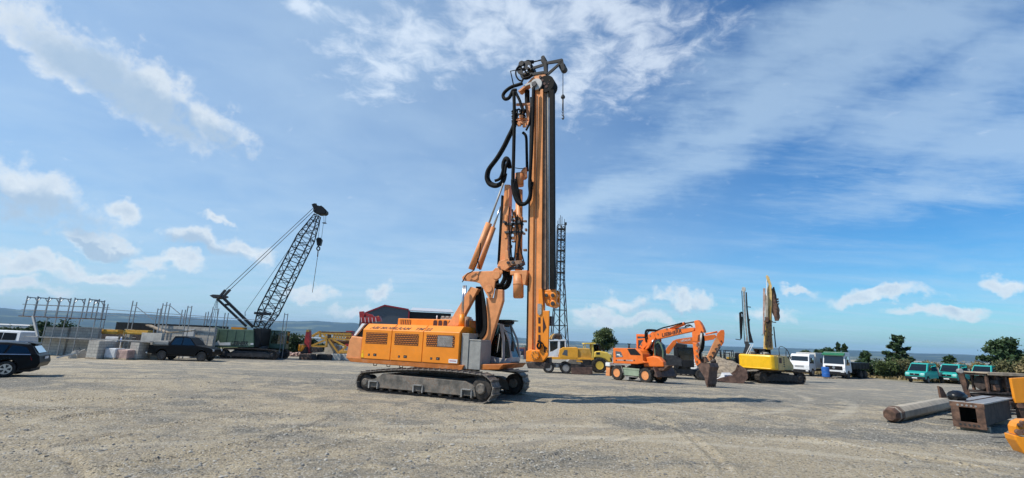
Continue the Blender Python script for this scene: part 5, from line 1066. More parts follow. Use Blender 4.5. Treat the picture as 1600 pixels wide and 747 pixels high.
# ---- black piling rig behind ---------------------------------------------------------
def black_rig():
    F = Frame(gpt(1165, 585)+Vector((3.5, 8, 0)), -28); t = thing('piling_rig', F, 'black piling rig with a pale worn mast standing behind the yellow tracked excavator', 'piling rig')
    zz = Z(1100, 440, 6.793)
    def bp(name, pts, v, w_, mat, bev=.02): q = MB(F); q.prism(F.poly(pts, v, zz), v, v+w_); return q.build(name, mat, t, bev)
    bp('mast', [(437,660),(448,575),(428,430),(412,100),(435,98),(448,430),(458,560),(475,660)], 0, .5, 'worn_plate'); bp('mast_side', [(428,660),(436,660),(404,98),(396,98)], .1, .4, 'dark_steel')
    bp('mast_head', [(398,90),(404,62),(420,56),(440,64),(442,90),(430,110),(415,110)], -.05, .6, 'concrete'); bp('chain_guide', [(442,110),(455,115),(458,180),(465,300),(482,420),(490,520),(500,560),(525,650),(480,650),(468,540),(458,430),(446,260)], .1, .5, 'black_paint')
    bp('hose_drum', [(372,330),(395,318),(408,322),(412,420),(402,600),(385,620),(378,500)], .0, .5, 'hose_black'); bp('rod_holder', [(395,340),(410,345),(412,375),(396,370)], -.05, .1, 'silver')
    q = MB(F); q.bar(F.pt(462,268,.2,zz), F.pt(498,272,.2,zz), .12); q.bar(F.pt(335,612,.2,zz), F.pt(385,618,.2,zz), .1); q.bar(F.pt(470,405,.2,zz), F.pt(488,410,.2,zz), .3); q.build('bracket', 'black_paint', t)
    for v in (-1.3, 1.1): crawler(t, F, -2.5, 2.3, v, v+.6, .45, .45, .95, 30, frame_mat='track_dark', shoe='track_dark')
    q = MB(F); q.box(-.8, 3.2, -1.2, 1.3, 1.1, 2.5); q.box(-1.0, 1.0, -.9, .9, .5, 1.1); q.build('body', 'black_paint', t, .06)
    q = MB(F); p = F.pt(468, 660, .2, zz); q.bar((p[0], .3, p[2]), (.2, .3, 1.8), .5); q.bar((F.uz(455,640,.2,zz)[0], .2, .6), (F.uz(455,640,.2,zz)[0], .2, p[2]+.3), .5, .5, (1, 0, 0)); q.build('mast_foot', 'dark_steel', t)
black_rig()
# ================================================================== road vehicles
def car_wheels(t, F, us, hw, r, w_=.24, rim='silver', spokes=5, rr=.64):
    for u in us:
        for s in (-1, 1): wheel(t, F, (u, s*(hw-w_/2-.02), r), r, w_, r*rr, rim, 'rubber', 0, spokes=spokes)
def estate_car():
    F0 = FG(15, 590, 180); F = Frame(F0.o, 212); F = Frame(F0.o - F.v*.92 + Vector((-.3, 0, 0)), 212)      # origin under the rear axle, nose to -x
    t = thing('estate_car', F, 'black estate car with silver alloy wheels and chrome window strip, cut off at left', 'car')
    hw = .93; r = .35; wbse = 2.85
    pr = [(-1.02,.42), (-.40,.30)] + [(-.40,.36)] + arch(0, .40, .36)[1:-1] + [(.40,.36), (.42,.25), (wbse-.42,.25), (wbse-.40,.36)] + arch(wbse, .40, .36)[1:-1] + [(wbse+.40,.36), (wbse+.42,.25), (wbse+.9,.35), (wbse+.92,.62), (wbse+.6,.82), (wbse-.25,.98), (wbse-1.0,1.40), (wbse-1.7,1.50), (.2,1.50), (-.55,1.44), (-.66,1.38), (-.92,1.02), (-1.02,.95), (-1.10,.62)]
    b = MB(F); shell(b, pr, hw, .95, .28); bo = b.build('body', 'black_car', t, .035, 3)
    g = MB(F); gp = [(-.72,1.04), (-.58,1.30), (-.05,1.40), (.05,1.02)]
    for q in ([(-.70,1.04), (-.50,1.32), (.0,1.40), (.12,1.03)], [(.2,1.03), (.1,1.40), (.85,1.43), (.9,1.02)], [(.98,1.02), (.93,1.43), (1.75,1.42), (2.25,1.03), (2.2,1.02)]): side_glass(g, q, hw, .95, 1.50, .28)
    g.hexa([(-.93,-.62,1.06),(-.93,.62,1.06),(-.92,.62,1.06),(-.92,-.62,1.06),(-.71,-.55,1.36),(-.71,.55,1.36),(-.70,.55,1.36),(-.70,-.55,1.36)]); g.hexa([(wbse-.32,-.7,1.02),(wbse-.32,.7,1.02),(wbse-.34,.7,1.02),(wbse-.34,-.7,1.02),(wbse-.93,-.6,1.38),(wbse-.93,.6,1.38),(wbse-.96,.6,1.38),(wbse-.96,-.6,1.38)]); g.build('window', 'glass_dark', bo)
    s = MB(F); side_glass(s, [(-.72,.985), (-.72,1.015), (2.3,1.015), (2.3,.985)], hw, .95, 1.5, .28, .02); s.build('chrome_strip', 'silver', bo)
    s = MB(F); [s.tube([(-.45, v, 1.47), (-.35, v, 1.53), (1.4, v, 1.54), (1.6, v, 1.48)], .016, 6) for v in (-.56, .56)]; s.build('roof_rail', 'silver', bo)
    for v in (-1, 1):
        s = MB(F); s.hexa([(-1.06, v*.58, .72), (-.80, v*.935, .74), (-.78, v*.90, .74), (-1.0, v*.58, .72), (-1.03, v*.58, .90), (-.72, v*.925, .92), (-.72, v*.89, .92), (-.98, v*.58, .90)]); s.build('tail_light', 'tail_red', t, .01)
    s = MB(F); s.box(-1.115, -1.09, -.26, .26, .78, .89); s.build('number_plate', 'white_paint', t); s = MB(F); s.prism([(-.70,1.42), (-.45,1.50), (-.45,1.53), (-.78,1.47)], -.55, .55); s.build('spoiler', 'black_car', bo, .01)
    for q in (.95, 1.88): s = MB(F); side_glass(s, [(q,.35), (q+.012,.35), (q+.012,.95), (q,.95)], hw, .95, 1.5, .28, .003); s.build('door_seam', 'interior', bo)
    for q in (.62, 1.5): s = MB(F); s.box(q, q+.2, hw, hw+.03, .80, .83); s.build('door_handle', 'silver', bo)
    s = MB(F); s.box(-.8, wbse+.6, -.75, .75, .22, .6); s.build('underbody', 'interior', t); car_wheels(t, F, (0, wbse), hw, r)
estate_car()
def white_van():
    F0 = FG(40, 552, 180); F = Frame(F0.o+Vector((-1.1, .0, 0)), 180); t = thing('minibus', F, 'white minibus with black windows parked behind the black estate car', 'van'); hw = 1.0
    pr = [(-1.1,.40), (-.42,.36)] + arch(0, .42, .36)[1:-1] + [(.42,.36), (2.9,.36)] + arch(3.3, .42, .36)[1:-1] + [(3.7,.36), (4.2,.4), (4.25,.9), (3.9,1.15), (3.2,1.95), (2.8,2.06), (-.8,2.06), (-1.02,1.95), (-1.12,1.0)]
    b = MB(F); shell(b, pr, hw, 1.0, .16); bo = b.build('body', 'white_paint', t, .06, 3); g = MB(F)
    for q in ([(-.75,1.2), (-.72,1.85), (.5,1.87), (.5,1.18)], [(.56,1.18), (.56,1.87), (1.9,1.87), (1.9,1.18)], [(1.96,1.18), (1.96,1.87), (2.75,1.85), (3.3,1.2)]): side_glass(g, q, hw, 1.0, 2.06, .16)
    g.build('window', 'black_car', bo); car_wheels(t, F, (0, 3.3), hw, .35)
white_van()
def pickup():
    F0 = FG(248, 563, 8); F = Frame(F0.o+Vector((0, .95, 0)), 8); t = thing('pickup_truck', F, 'black double cab pickup with a silver box on its bed, parked before the green crane', 'pickup'); hw = .95; wb = 3.2
    pr = [(-1.15,.55), (-.48,.50)] + arch(0, .47, .42)[1:-1] + [(.48,.45), (wb-.48,.45)] + arch(wb, .47, .42)[1:-1] + [(wb+.48,.45), (wb+.85,.5), (wb+.9,.95), (wb+.5,1.12), (wb-.55,1.26), (wb-1.2,1.86), (wb-1.6,1.96), (.75,1.96), (.45,1.34), (.40,1.22), (-1.1,1.20)]
    b = MB(F); shell(b, pr, hw, 1.15, .22); bo = b.build('body', 'black_car', t, .04, 3); g = MB(F)
    for q in ([(.62,1.28), (.84,1.82), (1.45,1.84), (1.45,1.26)], [(1.52,1.26), (1.52,1.84), (1.98,1.82), (2.55,1.28)]): side_glass(g, q, hw, 1.15, 1.96, .22)
    g.hexa([(wb-.58,-.7,1.24),(wb-.58,.7,1.24),(wb-.60,.7,1.24),(wb-.60,-.7,1.24),(wb-1.16,-.6,1.68),(wb-1.16,.6,1.68),(wb-1.19,.6,1.68),(wb-1.19,-.6,1.68)]); g.build('window', 'glass_dark', bo)
    s = MB(F); s.box(-1.0, .3, -.7, .7, 1.22, 1.48); s.box(-.9, .2, -.6, .6, 1.48, 1.54); s.build('bed_box', 'grey_steel', t, .04); s = MB(F); s.box(-1.35, -1.12, -.8, .8, .50, .64); s.build('rear_bumper', 'silver', t, .02)
    for v in (-.8, .8): s = MB(F); s.box(wb+.80, wb+.90, v-.13, v+.13, .82, .98); s.build('headlight', 'light_lens', t, .02)
    car_wheels(t, F, (0, wb), hw, .40, .28, 'dark_steel'); s = MB(F); s.box(-.9, wb+.6, -.7, .7, .36, .6); s.build('underbody', 'interior', t); t.scale = (1.05, 1.05, 1.12)
pickup()
def crew_van(F):
    t = thing('crew_van', F, 'x', 'van', 'teal crew vans parked in a row'); hw = .97; wb = 3.6
    # u: nose forward; origin under the rear axle; short flat bed at the back
    pr = [(.95,.55), (2.95,.50)] + [(3.05,.42)] + arch(wb, .44, .40)[1:-1] + [(4.12,.42), (4.45,.45), (4.52,.95), (4.35,1.18), (3.75,1.32), (3.05,2.18), (2.75,2.28), (.95,2.26)]
    b = MB(F); shell(b, pr, hw, 1.25, .14); bo = b.build('body', 'teal', t, .06, 3); g = MB(F)
    for q in ([(1.15,1.42), (1.15,2.05), (1.95,2.08), (1.95,1.40)], [(2.05,1.40), (2.05,2.08), (2.80,2.05), (3.40,1.42)]): side_glass(g, q, hw, 1.25, 2.28, .14)
    g.hexa([(3.76,-.84,1.36),(3.76,.84,1.36),(3.72,.84,1.36),(3.72,-.84,1.36),(3.12,-.74,2.14),(3.12,.74,2.14),(3.08,.74,2.14),(3.08,-.74,2.14)]); g.build('window', 'glass_dark', bo)
    for v in (-.72, .72): s = MB(F); s.hexa([(4.40,v-.19,.90),(4.53,v-.17,.90),(4.53,v+.17,.90),(4.40,v+.19,.90),(4.30,v-.19,1.12),(4.42,v-.17,1.10),(4.42,v+.17,1.10),(4.30,v+.19,1.12)]); s.build('headlight', 'light_lens', t, .02)
    s = MB(F); s.box(4.46, 4.545, -.45, .45, .85, 1.06); s.lathe([(.10,0), (.10,.02)], (4.545, 0, .96), (1,0,0), 14); s.build('radiator_grille', ['black_paint'], t, .01)
    s = MB(F); s.box(4.60, 4.615, -.26, .26, .50, .61); s.build('number_plate', 'white_paint', t); s = MB(F); s.lathe([(.085,0), (.085,.015)], (4.56, 0, .98), (1,0,0), 14); s.build('emblem', 'silver', t); s = MB(F); s.box(4.3, 4.60, -.96, .96, .40, .72); s.build('bumper', 'black_paint', t, .04)
    s = MB(F); s.box(-1.2, .9, -1.02, 1.02, .82, .90); s.box(-1.2, .9, .98, 1.03, .9, 1.28); s.box(-1.2, .9, -1.03, -.98, .9, 1.28); s.box(.84, .9, -1.02, 1.02, .9, 1.8); s.build('flat_bed', 'grey_steel', t); s = MB(F); s.box(-1.1, 3.2, -.45, .45, .5, .82); s.build('chassis', 'dark_steel', t)
    for v in (-1.12, 1.12): s = MB(F); s.box(3.15, 3.25, v-.09, v+.09, 1.45, 1.78); s.bar((3.3, v*.9, 1.45), (3.2, v, 1.5), .04); s.build('mirror', 'black_paint', t, .02)
    pass
    car_wheels(t, F, (0, wb), hw, .36, .24, 'grey_steel'); return t
VH = 208
def nose_at(px, py, deg, nose, side=0.0):      # frame whose nose stands at that ground point
    g = gpt(px, py); a = R(deg); return Frame(g - Vector((math.cos(a), math.sin(a), 0))*nose + Vector((-math.sin(a), math.cos(a), 0))*side, deg)
cv = crew_van(nose_at(1430, 598, VH, 4.6)); cv['label'] = 'teal crew van with open flat bed, leftmost of the row, next to the bushes'
for (px, py, lb) in ((1480, 599.5, 'teal crew van in the middle of the row, behind the rusty post'), (1531, 601, 'teal crew van mostly hidden behind the stacked rusty steel at right')):
    o = copy_tree(cv); f_ = nose_at(px, py, VH, 4.6); place(o, f_.o, VH); o['label'] = lb
def truck(F, name, label, white, tipper):
    t = thing(name, F, label, 'truck'); hw = 1.2 if not tipper else 1.25; H_ = 2.75 if not tipper else 3.15; N = 5.0
    pr = [(3.35,.75), (3.55,.75)] + arch(4.05, .48, .52)[1:-1] + [(4.55,.6), (N,.55), (N+.03,1.35), (N-.05,1.6), (N-.28,H_-.25), (N-.5,H_), (3.3,H_), (3.25,1.0)]
    b = MB(F); shell(b, pr, hw, 1.5, .07); bo = b.build('cab', 'white_paint', t, .06, 3); g = MB(F); wz0, wz1 = (1.58, H_-.30) if not tipper else (1.72, H_-.48)
    g.hexa([(N-.06,-hw+.12,wz0),(N-.06,hw-.12,wz0),(N-.10,hw-.12,wz0),(N-.10,-hw+.12,wz0),(N-.235,-hw+.18,wz1),(N-.235,hw-.18,wz1),(N-.30,hw-.18,wz1),(N-.30,-hw+.18,wz1)]); side_glass(g, [(3.7,1.6), (3.75,H_-.5), (4.45,H_-.5), (4.75,1.6)], hw, 1.5, H_, .07); g.build('window', 'glass_dark', bo)
    s = MB(F); s.box(N-.2, N+.10, -hw, hw, .42, .80); s.build('bumper', 'black_paint', t, .04)
    for v in (-.95, .95): s = MB(F); s.box(N+.02, N+.13, v-.16, v+.16, .60, .75) if not tipper else s.box(N+.02, N+.13, v-.2, v+.2, .72, .98); s.build('headlight', 'light_lens', t, .02)
    s = MB(F)
    if tipper: s.box(N, N+.05, -.95, .95, 1.02, 1.48); s.build('radiator_grille', 'black_paint', t, .01); s = MB(F); s.lathe([(.16,0), (.16,.02)], (N+.05, 0, 1.28), (1,0,0), 16); s.build('emblem', 'silver', t)
    else:
        for k in range(2): s.box(N-.0, N+.04, -.55, .55, 1.10+.12*k, 1.15+.12*k)
        s.build('radiator_grille', 'black_paint', t)
    for v in (-1, 1): s = MB(F); s.box(4.75, 4.83, v*(hw+.22)-.1, v*(hw+.22)+.1, 1.75, 2.3); s.tube([(4.6, v*hw*.95, 2.4), (4.8, v*(hw+.22), 2.35), (4.8, v*(hw+.22), 1.7), (4.6, v*hw*.95, 1.65)], .02, 5); s.build('mirror', 'black_paint', t, .02)
    s = MB(F); s.box(-1.8, 4.6, -.45, .45, .6, .85); s.build('chassis', 'dark_steel', t)
    if tipper:
        s = MB(F); s.prism([(N-.40, H_-.05), (N+.12, H_-.30), (N+.12, H_-.42), (N-.3, H_-.35)], -hw+.02, hw-.02); s.box(3.4, N-.42, -hw+.1, hw-.1, H_, H_+.05); s.build('sun_visor', 'visor_green', t, .02)
        s = MB(F); s.prism([(-1.9, 1.15), (3.1, 1.15), (3.1, 1.95), (-1.9, 1.95)], -1.25, 1.25); s.build('tipper_body', 'black_paint', t, .03); s = MB(F)
        for v in (-1.26, 1.26):
            for k in range(6): s.box(-1.7+.9*k, -1.62+.9*k, v-.03, v+.03, 1.15, 1.95)
        s.build('side_rib', 'dark_steel', t)
    else: s = MB(F); s.box(-1.9, 3.1, -1.22, 1.22, 1.0, 2.95); s.build('box_body', 'cab_white', t, .03)
    for u in ((0, 4.05) if not tipper else (-.9, .4, 4.05)):
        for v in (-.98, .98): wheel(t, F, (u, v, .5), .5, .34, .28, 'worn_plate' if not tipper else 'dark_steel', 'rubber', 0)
    return t
truck(nose_at(1250, 587, 213, 5.05), 'box_truck', 'white box truck with dark windscreen, parked between the yellow excavator and the tipper', True, False)
truck(nose_at(1304, 591, 213, 5.1), 'tipper_truck', 'white tipper truck with a green sun visor and black tipping body', False, True)
def small_things_right():
    F = FG(1291, 591, 0); t = thing('barrel', F, 'blue plastic barrel standing before the tipper truck', 'barrel'); q = MB(F)
    q.lathe([(.36,.12), (.42,.18), (.42,.5), (.44,.53), (.42,.56), (.42,.9), (.44,.93), (.42,.96), (.42,1.28), (.36,1.33)], (0,0,0), (0,0,1), 22); q.build('drum', 'blue_plastic', t); q = MB(F)
    q.lathe([(.07,0), (.07,.04)], (.2,0,1.33), (0,0,1), 10); q.build('lid', 'letter_black', t)
    F = Frame(F.o+Vector((0, -.1, 0)), 10); q = MB(F)
    for k in range(5): q.box(-1.0, 1.0, -.6+.27*k, -.48+.27*k, .10, .12)
    for k in range(3): q.box(-1.0+.9*k, -.8+.9*k, -.6, .6, 0, .10)
    single('pallet', F, q, 'timber', 'weathered pallet under the blue barrel', 'pallet')
small_things_right()
# ---- white machine, big buckets and heap behind the orange excavators ------------------
def middle_back():
    F = nose_at(1092, 589, -35, 2.0); t = thing('mobile_crusher', F, 'white compact machine with louvred engine cover behind the orange excavators', 'machine')
    z7 = Z(940, 490, 6.224); q = MB(F)
    q.prism(F.poly([(808,445),(925,445),(930,555),(858,550),(810,500)], 0, z7), 0, 1.6); bo = q.build('engine_cover', 'white_paint', t, .05); 
    for k in range(3): g = MB(F); y = 470+22*k; g.prism(F.poly([(835,y),(918,y),(918,y+5),(835,y+5)], 0, z7), -.012, .01); g.build('louvre', 'grey_steel', bo)
    q = MB(F); q.prism(F.poly([(866,372),(900,372),(900,440),(866,440)], .3, z7), .3, 1.2); q.prism(F.poly([(812,405),(840,402),(840,440),(812,440)], .3, z7), .3, 1.2); q.build('intake', 'white_paint', t, .04)
    q = MB(F); q.prism(F.poly([(700,280),(810,300),(810,540),(700,540)], .5, z7), .5, 1.5); q.build('frame', 'black_paint', t, .05)
    crawler(t, F, -1.6, 1.4, -.1, .35, .34, .34, .72, 22, frame_mat='track_dark', shoe='track_dark')
    # large quarry buckets lying on the ground
    for (px, py, dg, sc, lb) in ((1140, 597, -20, 1.45, 'large rusty brown digging bucket lying left of the yellow tracked excavator'), (1128, 596, -60, .75, 'white edged bucket standing just right of the excavator bucket')):
        F = FG(px, py, dg); q = MB(F); pr = [(-.95,.12), (-.2,0), (.7,.0), (1.0,.35), (.98,.85), (.6,1.12), (.45,.75), (.1,.45), (-.5,.30)]; pr = [(u*sc, z*sc) for u, z in pr]
        q.prism(pr, -.8*sc, -.74*sc); q.prism(pr, .74*sc, .8*sc)
        for i in (0, 1, 2, 3, 4): a, b_ = pr[i], pr[i+1]; q.hexa([(a[0],-.74*sc,a[1]),(b_[0],-.74*sc,b_[1]),(b_[0],.74*sc,b_[1]),(a[0],.74*sc,a[1]),(a[0]*.94,-.74*sc,a[1]*.94+.04),(b_[0]*.94,-.74*sc,b_[1]*.94+.04),(b_[0]*.94,.74*sc,b_[1]*.94+.04),(a[0]*.94,.74*sc,a[1]*.94+.04)])
        single('loader_bucket', F, q, 'bucket_brown' if sc > 1 else 'white_paint', lb, 'bucket', None)
    F = Frame(gpt(1128, 588)+Vector((3, 10, 0)), 0); n = 26; q = MB(F); rings = []
    for i in range(9):
        rr = 4.2*(1-i/8)**.9; rings.append([q.v((rr*1.5*math.cos(2*math.pi*k/n)*(1+.12*math.sin(k*2.1+i)), rr*math.sin(2*math.pi*k/n), 2.1*(i/8)**.85+.1*math.sin(k*1.7+i*2))) for k in range(n)])
    for A, B in zip(rings, rings[1:]):
        for k in range(n): q.f((A[k], A[(k+1) % n], B[(k+1) % n], B[k]))
    single('sand_heap', F, q, 'rock_soil', 'tan heap of sand and soil behind the excavator buckets', 'heap')
    for (px, off, dg, lb) in ((1124, 14, 60, 'dark forklift with overhead guard, left one behind the heap'), (1146, 12, 75, 'dark forklift with overhead guard, right one beside the black piling rig')):
        F = Frame(gpt(px, 588)+Vector((off*.42, off, 0)), dg); t = thing('forklift', F, lb, 'forklift', 'forklifts behind the heap'); q = MB(F); q.box(-1.2, 1.0, -.6, .6, .45, 1.3); q.box(-1.3, -.5, -.6, .6, 1.3, 1.65); q.build('body', 'black_paint', t, .08)
        q = MB(F)
        for u, v in ((-.9,-.55), (-.9,.55), (.7,-.55), (.7,.55)): q.bar((u,v,1.3), (u*.75,v*.9,2.75), .1)
        q.box(-.75, .6, -.55, .55, 2.72, 2.82); q.build('overhead_guard', 'black_paint', t, .02); q = MB(F)
        for v in (-.35, .35): q.box(1.1, 1.25, v-.06, v+.06, .1, 2.5)
        q.box(1.12, 1.22, -.4, .4, 2.3, 2.4); q.build('lift_mast', 'dark_steel', t); q = MB(F); q.box(-.3, .2, -.25, .25, 1.3, 1.9); q.build('seat', 'formwork_yellow', t, .05)
        for u in (-.9, .8):
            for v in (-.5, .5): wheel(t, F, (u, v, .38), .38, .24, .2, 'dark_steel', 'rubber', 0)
middle_back()
# ================================================================== steel yard at the right edge
def right_pile():
    a = gpt(1392, 661); b = gpt(1486, 641); d = (b-a); L = d.length+.5; F = Frame(a, math.degrees(math.atan2(d.y, d.x))); q = MB(F); r = .29
    t = thing('concrete_pile', F, 'long octagonal concrete pile with rusty steel bands lying on the gravel', 'pile')
    q.tube([(.25,0,r*.98), (L,0,r*.98)], r, 8); q.build('shaft', 'pile_concrete', t, .015)
    q = MB(F)
    for u in (.42, .56, .72): q.tube([(u,0,r*.98), (u+.07,0,r*.98)], r*1.04, 8)
    q.build('steel_band', 'rust', t); q = MB(F); q.tube([(-.05,0,r*.98), (.30,0,r*.98)], [r*.72, r*1.02], 8); q.build('end_cap', 'rust', t, .01)
    # box section
    g = gpt(1497, 672); F = Frame(g, 36); t = thing('steel_box_section', F, 'open ended rusty steel box section with a pale worn top plate', 'steel box'); zr = Z(1430, 560, 4.669)
    def W(x, y): d_ = ray(*zr(x, y)); tt = (g-Vector((0,0,EYE))).dot(F.u)/d_.dot(F.u); p = Vector((0,0,EYE))+d_*tt-g; return (p.dot(F.v), p.z)
    fl, fr = W(285,330), W(470,330); bl, br_ = W(290,480), W(480,500); zt_, zb_ = (fl[1]+fr[1])/2, (bl[1]+br_[1])/2; v0, v1 = sorted((fl[0], fr[0])); L = 5.0; th = .10
    q = MB(F); q.box(0, L, v0, v0+.04, zb_, zt_); q.box(0, L, v1-.04, v1, zb_, zt_); q.box(0, L, v0+.04, v1-.04, zb_, zb_+.04); q.build('side_plate', 'rust_dark', t, .008)
    q = MB(F); q.box(-.02, L+.1, v0-.12, v1+.12, zt_+.003, zt_+.05); q.build('top_plate', 'worn_plate', t, .008); q = MB(F); q.box(.05, L, (v0+v1)/2+.03, (v0+v1)/2+.06, zt_+.053, zt_+.075); q.build('weld_rib', 'rust', t)
    q = MB(F); q.box(-.06, -.003, v0-.12, v1+.12, zt_-.13, zt_+.04); q.box(-.06, -.003, v0-.1, v1+.1, zb_-.08, zb_+.12); q.box(-.06, -.003, v0-.1, v0+.12, zb_+.12, zt_-.13); q.box(-.06, -.003, v1-.12, v1+.1, zb_+.12, zt_-.13); fo = q.build('end_flange', 'rust', t, .01)
    for zz_ in (zt_-.06, zb_+.03):
        for k in range(5): q = MB(F); q.lathe([(.035,-.01), (.035,0)], (-.062, v0+.1+(v1-v0-.2)*k/4, zz_), (1,0,0), 10); q.build('bolt_hole', 'interior' if zz_ < zt_-.2 else 'worn_plate', fo)
    q = MB(F); q.box(.3, .5, v0-.1, v1+.1, -.05, zb_-.003); q.box(3.9, 4.1, v0-.1, v1+.1, -.05, zb_-.003)
    single('support_beam', F, q, 'timber', 'timber beams under the open steel box section', 'beam')
    # black bag
    F = Frame(F.P(.75, v1+.05, zt_-.02), 30); q = MB(F); q.smooth = True; n = 14; rings = []
    for i in range(8):
        f = i/7; rr = (math.sin(math.pi*min(.97, f*.86+.09)))**.6; rings.append([q.v((.40*rr*math.cos(2*math.pi*k/n)*(1+.25*math.sin(k*3+i)), .26*rr*math.sin(2*math.pi*k/n)*(1+.22*math.cos(k*4+i*2)), .40*f)) for k in range(n)])
    for A, B in zip(rings, rings[1:]):
        for k in range(n): q.f((A[k], A[(k+1) % n], B[(k+1) % n], B[k]))
    q.f(rings[0][::-1]); q.f(rings[-1]); single('plastic_bag', F, q, 'bag_black', 'shiny black plastic bag lying on the corner of the steel box', 'bag')
    # fin and cable
    F = FG(1474, 645, 35); F = Frame(F.o+Vector((1.3, 1.2, 0)), 20); q = MB(F); q.prism([(-.5,.0), (.6,0), (.6,.45), (.1,.55), (-.25,1.05), (-.5,1.12), (-.45,.5)], -.04, .04); q.box(-.5, 1.4, -.35, .35, 0, .06)
    single('steel_fin', F, q, 'rust', 'rusty steel fin sticking up behind the concrete pile', 'steel part')
    F = FG(1487, 660, 0); q = MB(F); pts = []
    for k in range(40): a_ = k*.45; pts.append((.42*math.cos(a_)+.01*k, .30*math.sin(a_), .03+.012*k))
    q.tube(pts, .018, 6); q.tube(smooth_path([(.3,-.2,.3), (.25,-.5,.5), (.1,-.6,.2), (.1,-.8,.02)]), .02, 6); single('cable', F, q, 'black_paint', 'black cable coiled on the gravel beside the steel box', 'cable')
    # post with lamp
    zr2 = Z(1500, 560, 9.34); F = FG(1508, 650, 0); F = Frame(F.o+Vector((1.6, 1.9, 0)), -25); t = thing('steel_post', F, 'leaning rusty steel post with a round head in front of the teal vans', 'post')
    q = MB(F); top = F.pt(1500, 582, 0); bot = F.pt(1512, 613, 0); q.bar((bot[0]+.1, 0, 0), top, .22, .16); q.bar((top[0]+.25, .1, 0), (top[0]+.05, .1, top[2]-.2), .1); q.build('post', 'rust', t, .01); q = MB(F); q.lathe([(.09,-.12), (.13,-.05), (.13,.05), (.07,.12)], (top[0], 0, top[2]+.06), (0,1,0), 14); q.build('head', 'worn_plate', t)
    q = MB(F); q.tube(smooth_path([(top[0]-.1,.05,top[2]), (top[0]+.2,-.1,top[2]-.4), (top[0]+.15,-.05,top[2]-.9), (top[0]+.6,0,top[2]-1.2)]), .05, 6); q.build('hose', 'hose_black', t)
    # stack of rusty steel units
    for (px, py, dx, dy, deg, L, Wd, H_, z0_, lb) in ((1560, 655, 3.9, 3.6, 4, 3.4, 1.5, .75, 0.0, 'bottom one of the stacked dark rusty steel units at right'), (1560, 655, 4.1, 3.6, 2, 3.0, 1.3, .95, .82, 'upper of the stacked dark rusty steel units, under the tan plate')):
        F = FG(px, py, deg); F = Frame(F.o+Vector((dx, dy, z0_)), deg); t = thing('steel_unit', F, lb, 'steel unit', 'stacked rusty steel units'); q = MB(F)
        for z_ in (0, H_-.1): q.box(-L/2, L/2, -Wd/2, -Wd/2+.14, z_, z_+.1); q.box(-L/2, L/2, Wd/2-.14, Wd/2, z_, z_+.1); q.box(-L/2, -L/2+.14, -Wd/2+.14, Wd/2-.14, z_, z_+.1); q.box(L/2-.14, L/2, -Wd/2+.14, Wd/2-.14, z_, z_+.1)
        q.build('frame', 'rust_dark', t, .01); 
        for k in range(7): x = -L/2+.07+(L-.14)*k/6; c = MB(F); c.box(x-.05, x+.05, -Wd/2+.02, -Wd/2+.12, .1, H_-.1); c.box(x-.05, x+.05, Wd/2-.12, Wd/2-.02, .1, H_-.1); c.build('upright', 'rust', t)
        c = MB(F); c.cyl((-L/2+.3, 0, H_*.5), (L/2-.3, 0, H_*.5), H_*.36, 14); c.box(-L*.3, L*.05, -Wd*.36, Wd*.3, .12, H_-.14); c.build('drum', 'rust_dark', t, .03)
        for k in range(10): c = MB(F); x = -L/2+.2+(L-.4)*random.random(); c.box(x, x+.22, -Wd/2-.02, -Wd/2+.2, .12+random.random()*(H_-.45), .3+random.random()*(H_-.4)); c.build('fitting', random.choice(['rust', 'rust_dark', 'worn_plate', 'dark_steel']), t, .01)
    F = Frame(F.P(0, 0, .96), 3); q = MB(F); q.box(-1.55, 1.5, -.75, .7, 0.0, .05); q.box(-1.55, 1.5, -.78, -.74, -.06, .07); single('cover_plate', F, q, 'timber', 'flat tan plate lying on top of the stacked steel units', 'plate')
    for (dx, dz, r_) in ((-.9, .08, .1), (.3, .08, .12)): pass
    F = FG(1540, 640, 0); F = Frame(F.o+Vector((2.4, 2.2, 0)), 10); q = MB(F)
    for k in range(16): x = random.uniform(-1.6, 1.4); y = random.uniform(-.5, .5); q.bar((x, y, .04+.05*random.random()), (x+random.uniform(.3, .9), y+random.uniform(-.3, .3), .05+.25*random.random()), .08, .06)
    single('scrap_steel', F, q, 'rust', 'loose rusty steel offcuts scattered below the stacked units', 'scrap', None)
    # orange plate and hydraulic unit at the frame edge
    zr3 = Z(1500, 560, 9.34); F = FG(1592, 668, 0); F = Frame(F.o+Vector((.9, 1.0, 0)), -8); t = thing('steel_guard', F, 'bright orange steel guard plate at the right edge above the gravel', 'guard'); q = MB(F); q.prism(F.poly([(745,290),(1100,270),(1100,650),(815,655)], 0, zr3), 0, .12); q.build('plate', 'hot_orange', t, .02)
    q = MB(F); p = F.uz(815, 655, 0, zr3); q.box(p[0]+.1, p[0]+.3, .02, .2, 0, p[1]+.1); q.box(p[0]+1.2, p[0]+1.4, .02, .2, 0, p[1]+.1); q.box(p[0]+.05, p[0]+.4, -.02, .3, p[1]-.18, p[1]+.0); q.build('leg', 'rust', t, .01)
    F = FG(1596, 712, 0); F = Frame(F.o+Vector((.40, .2, 0)), -20); t = thing('hydraulic_hammer', F, 'yellow orange hydraulic unit with round fittings at the lower right edge', 'hydraulic unit'); zr = Z(1430, 560, 4.669); q = MB(F)
    q.prism(F.poly([(725,560),(800,575),(900,600),(900,740),(800,700),(760,640),(735,600)], 0, zr), 0, .5); q.build('casing', 'hot_orange', t, .03); q = MB(F); q.prism(F.poly([(730,500),(745,470),(790,450),(900,450),(900,570),(740,558)], .1, zr), .1, .45); q.build('housing', 'hot_orange', t, .012)
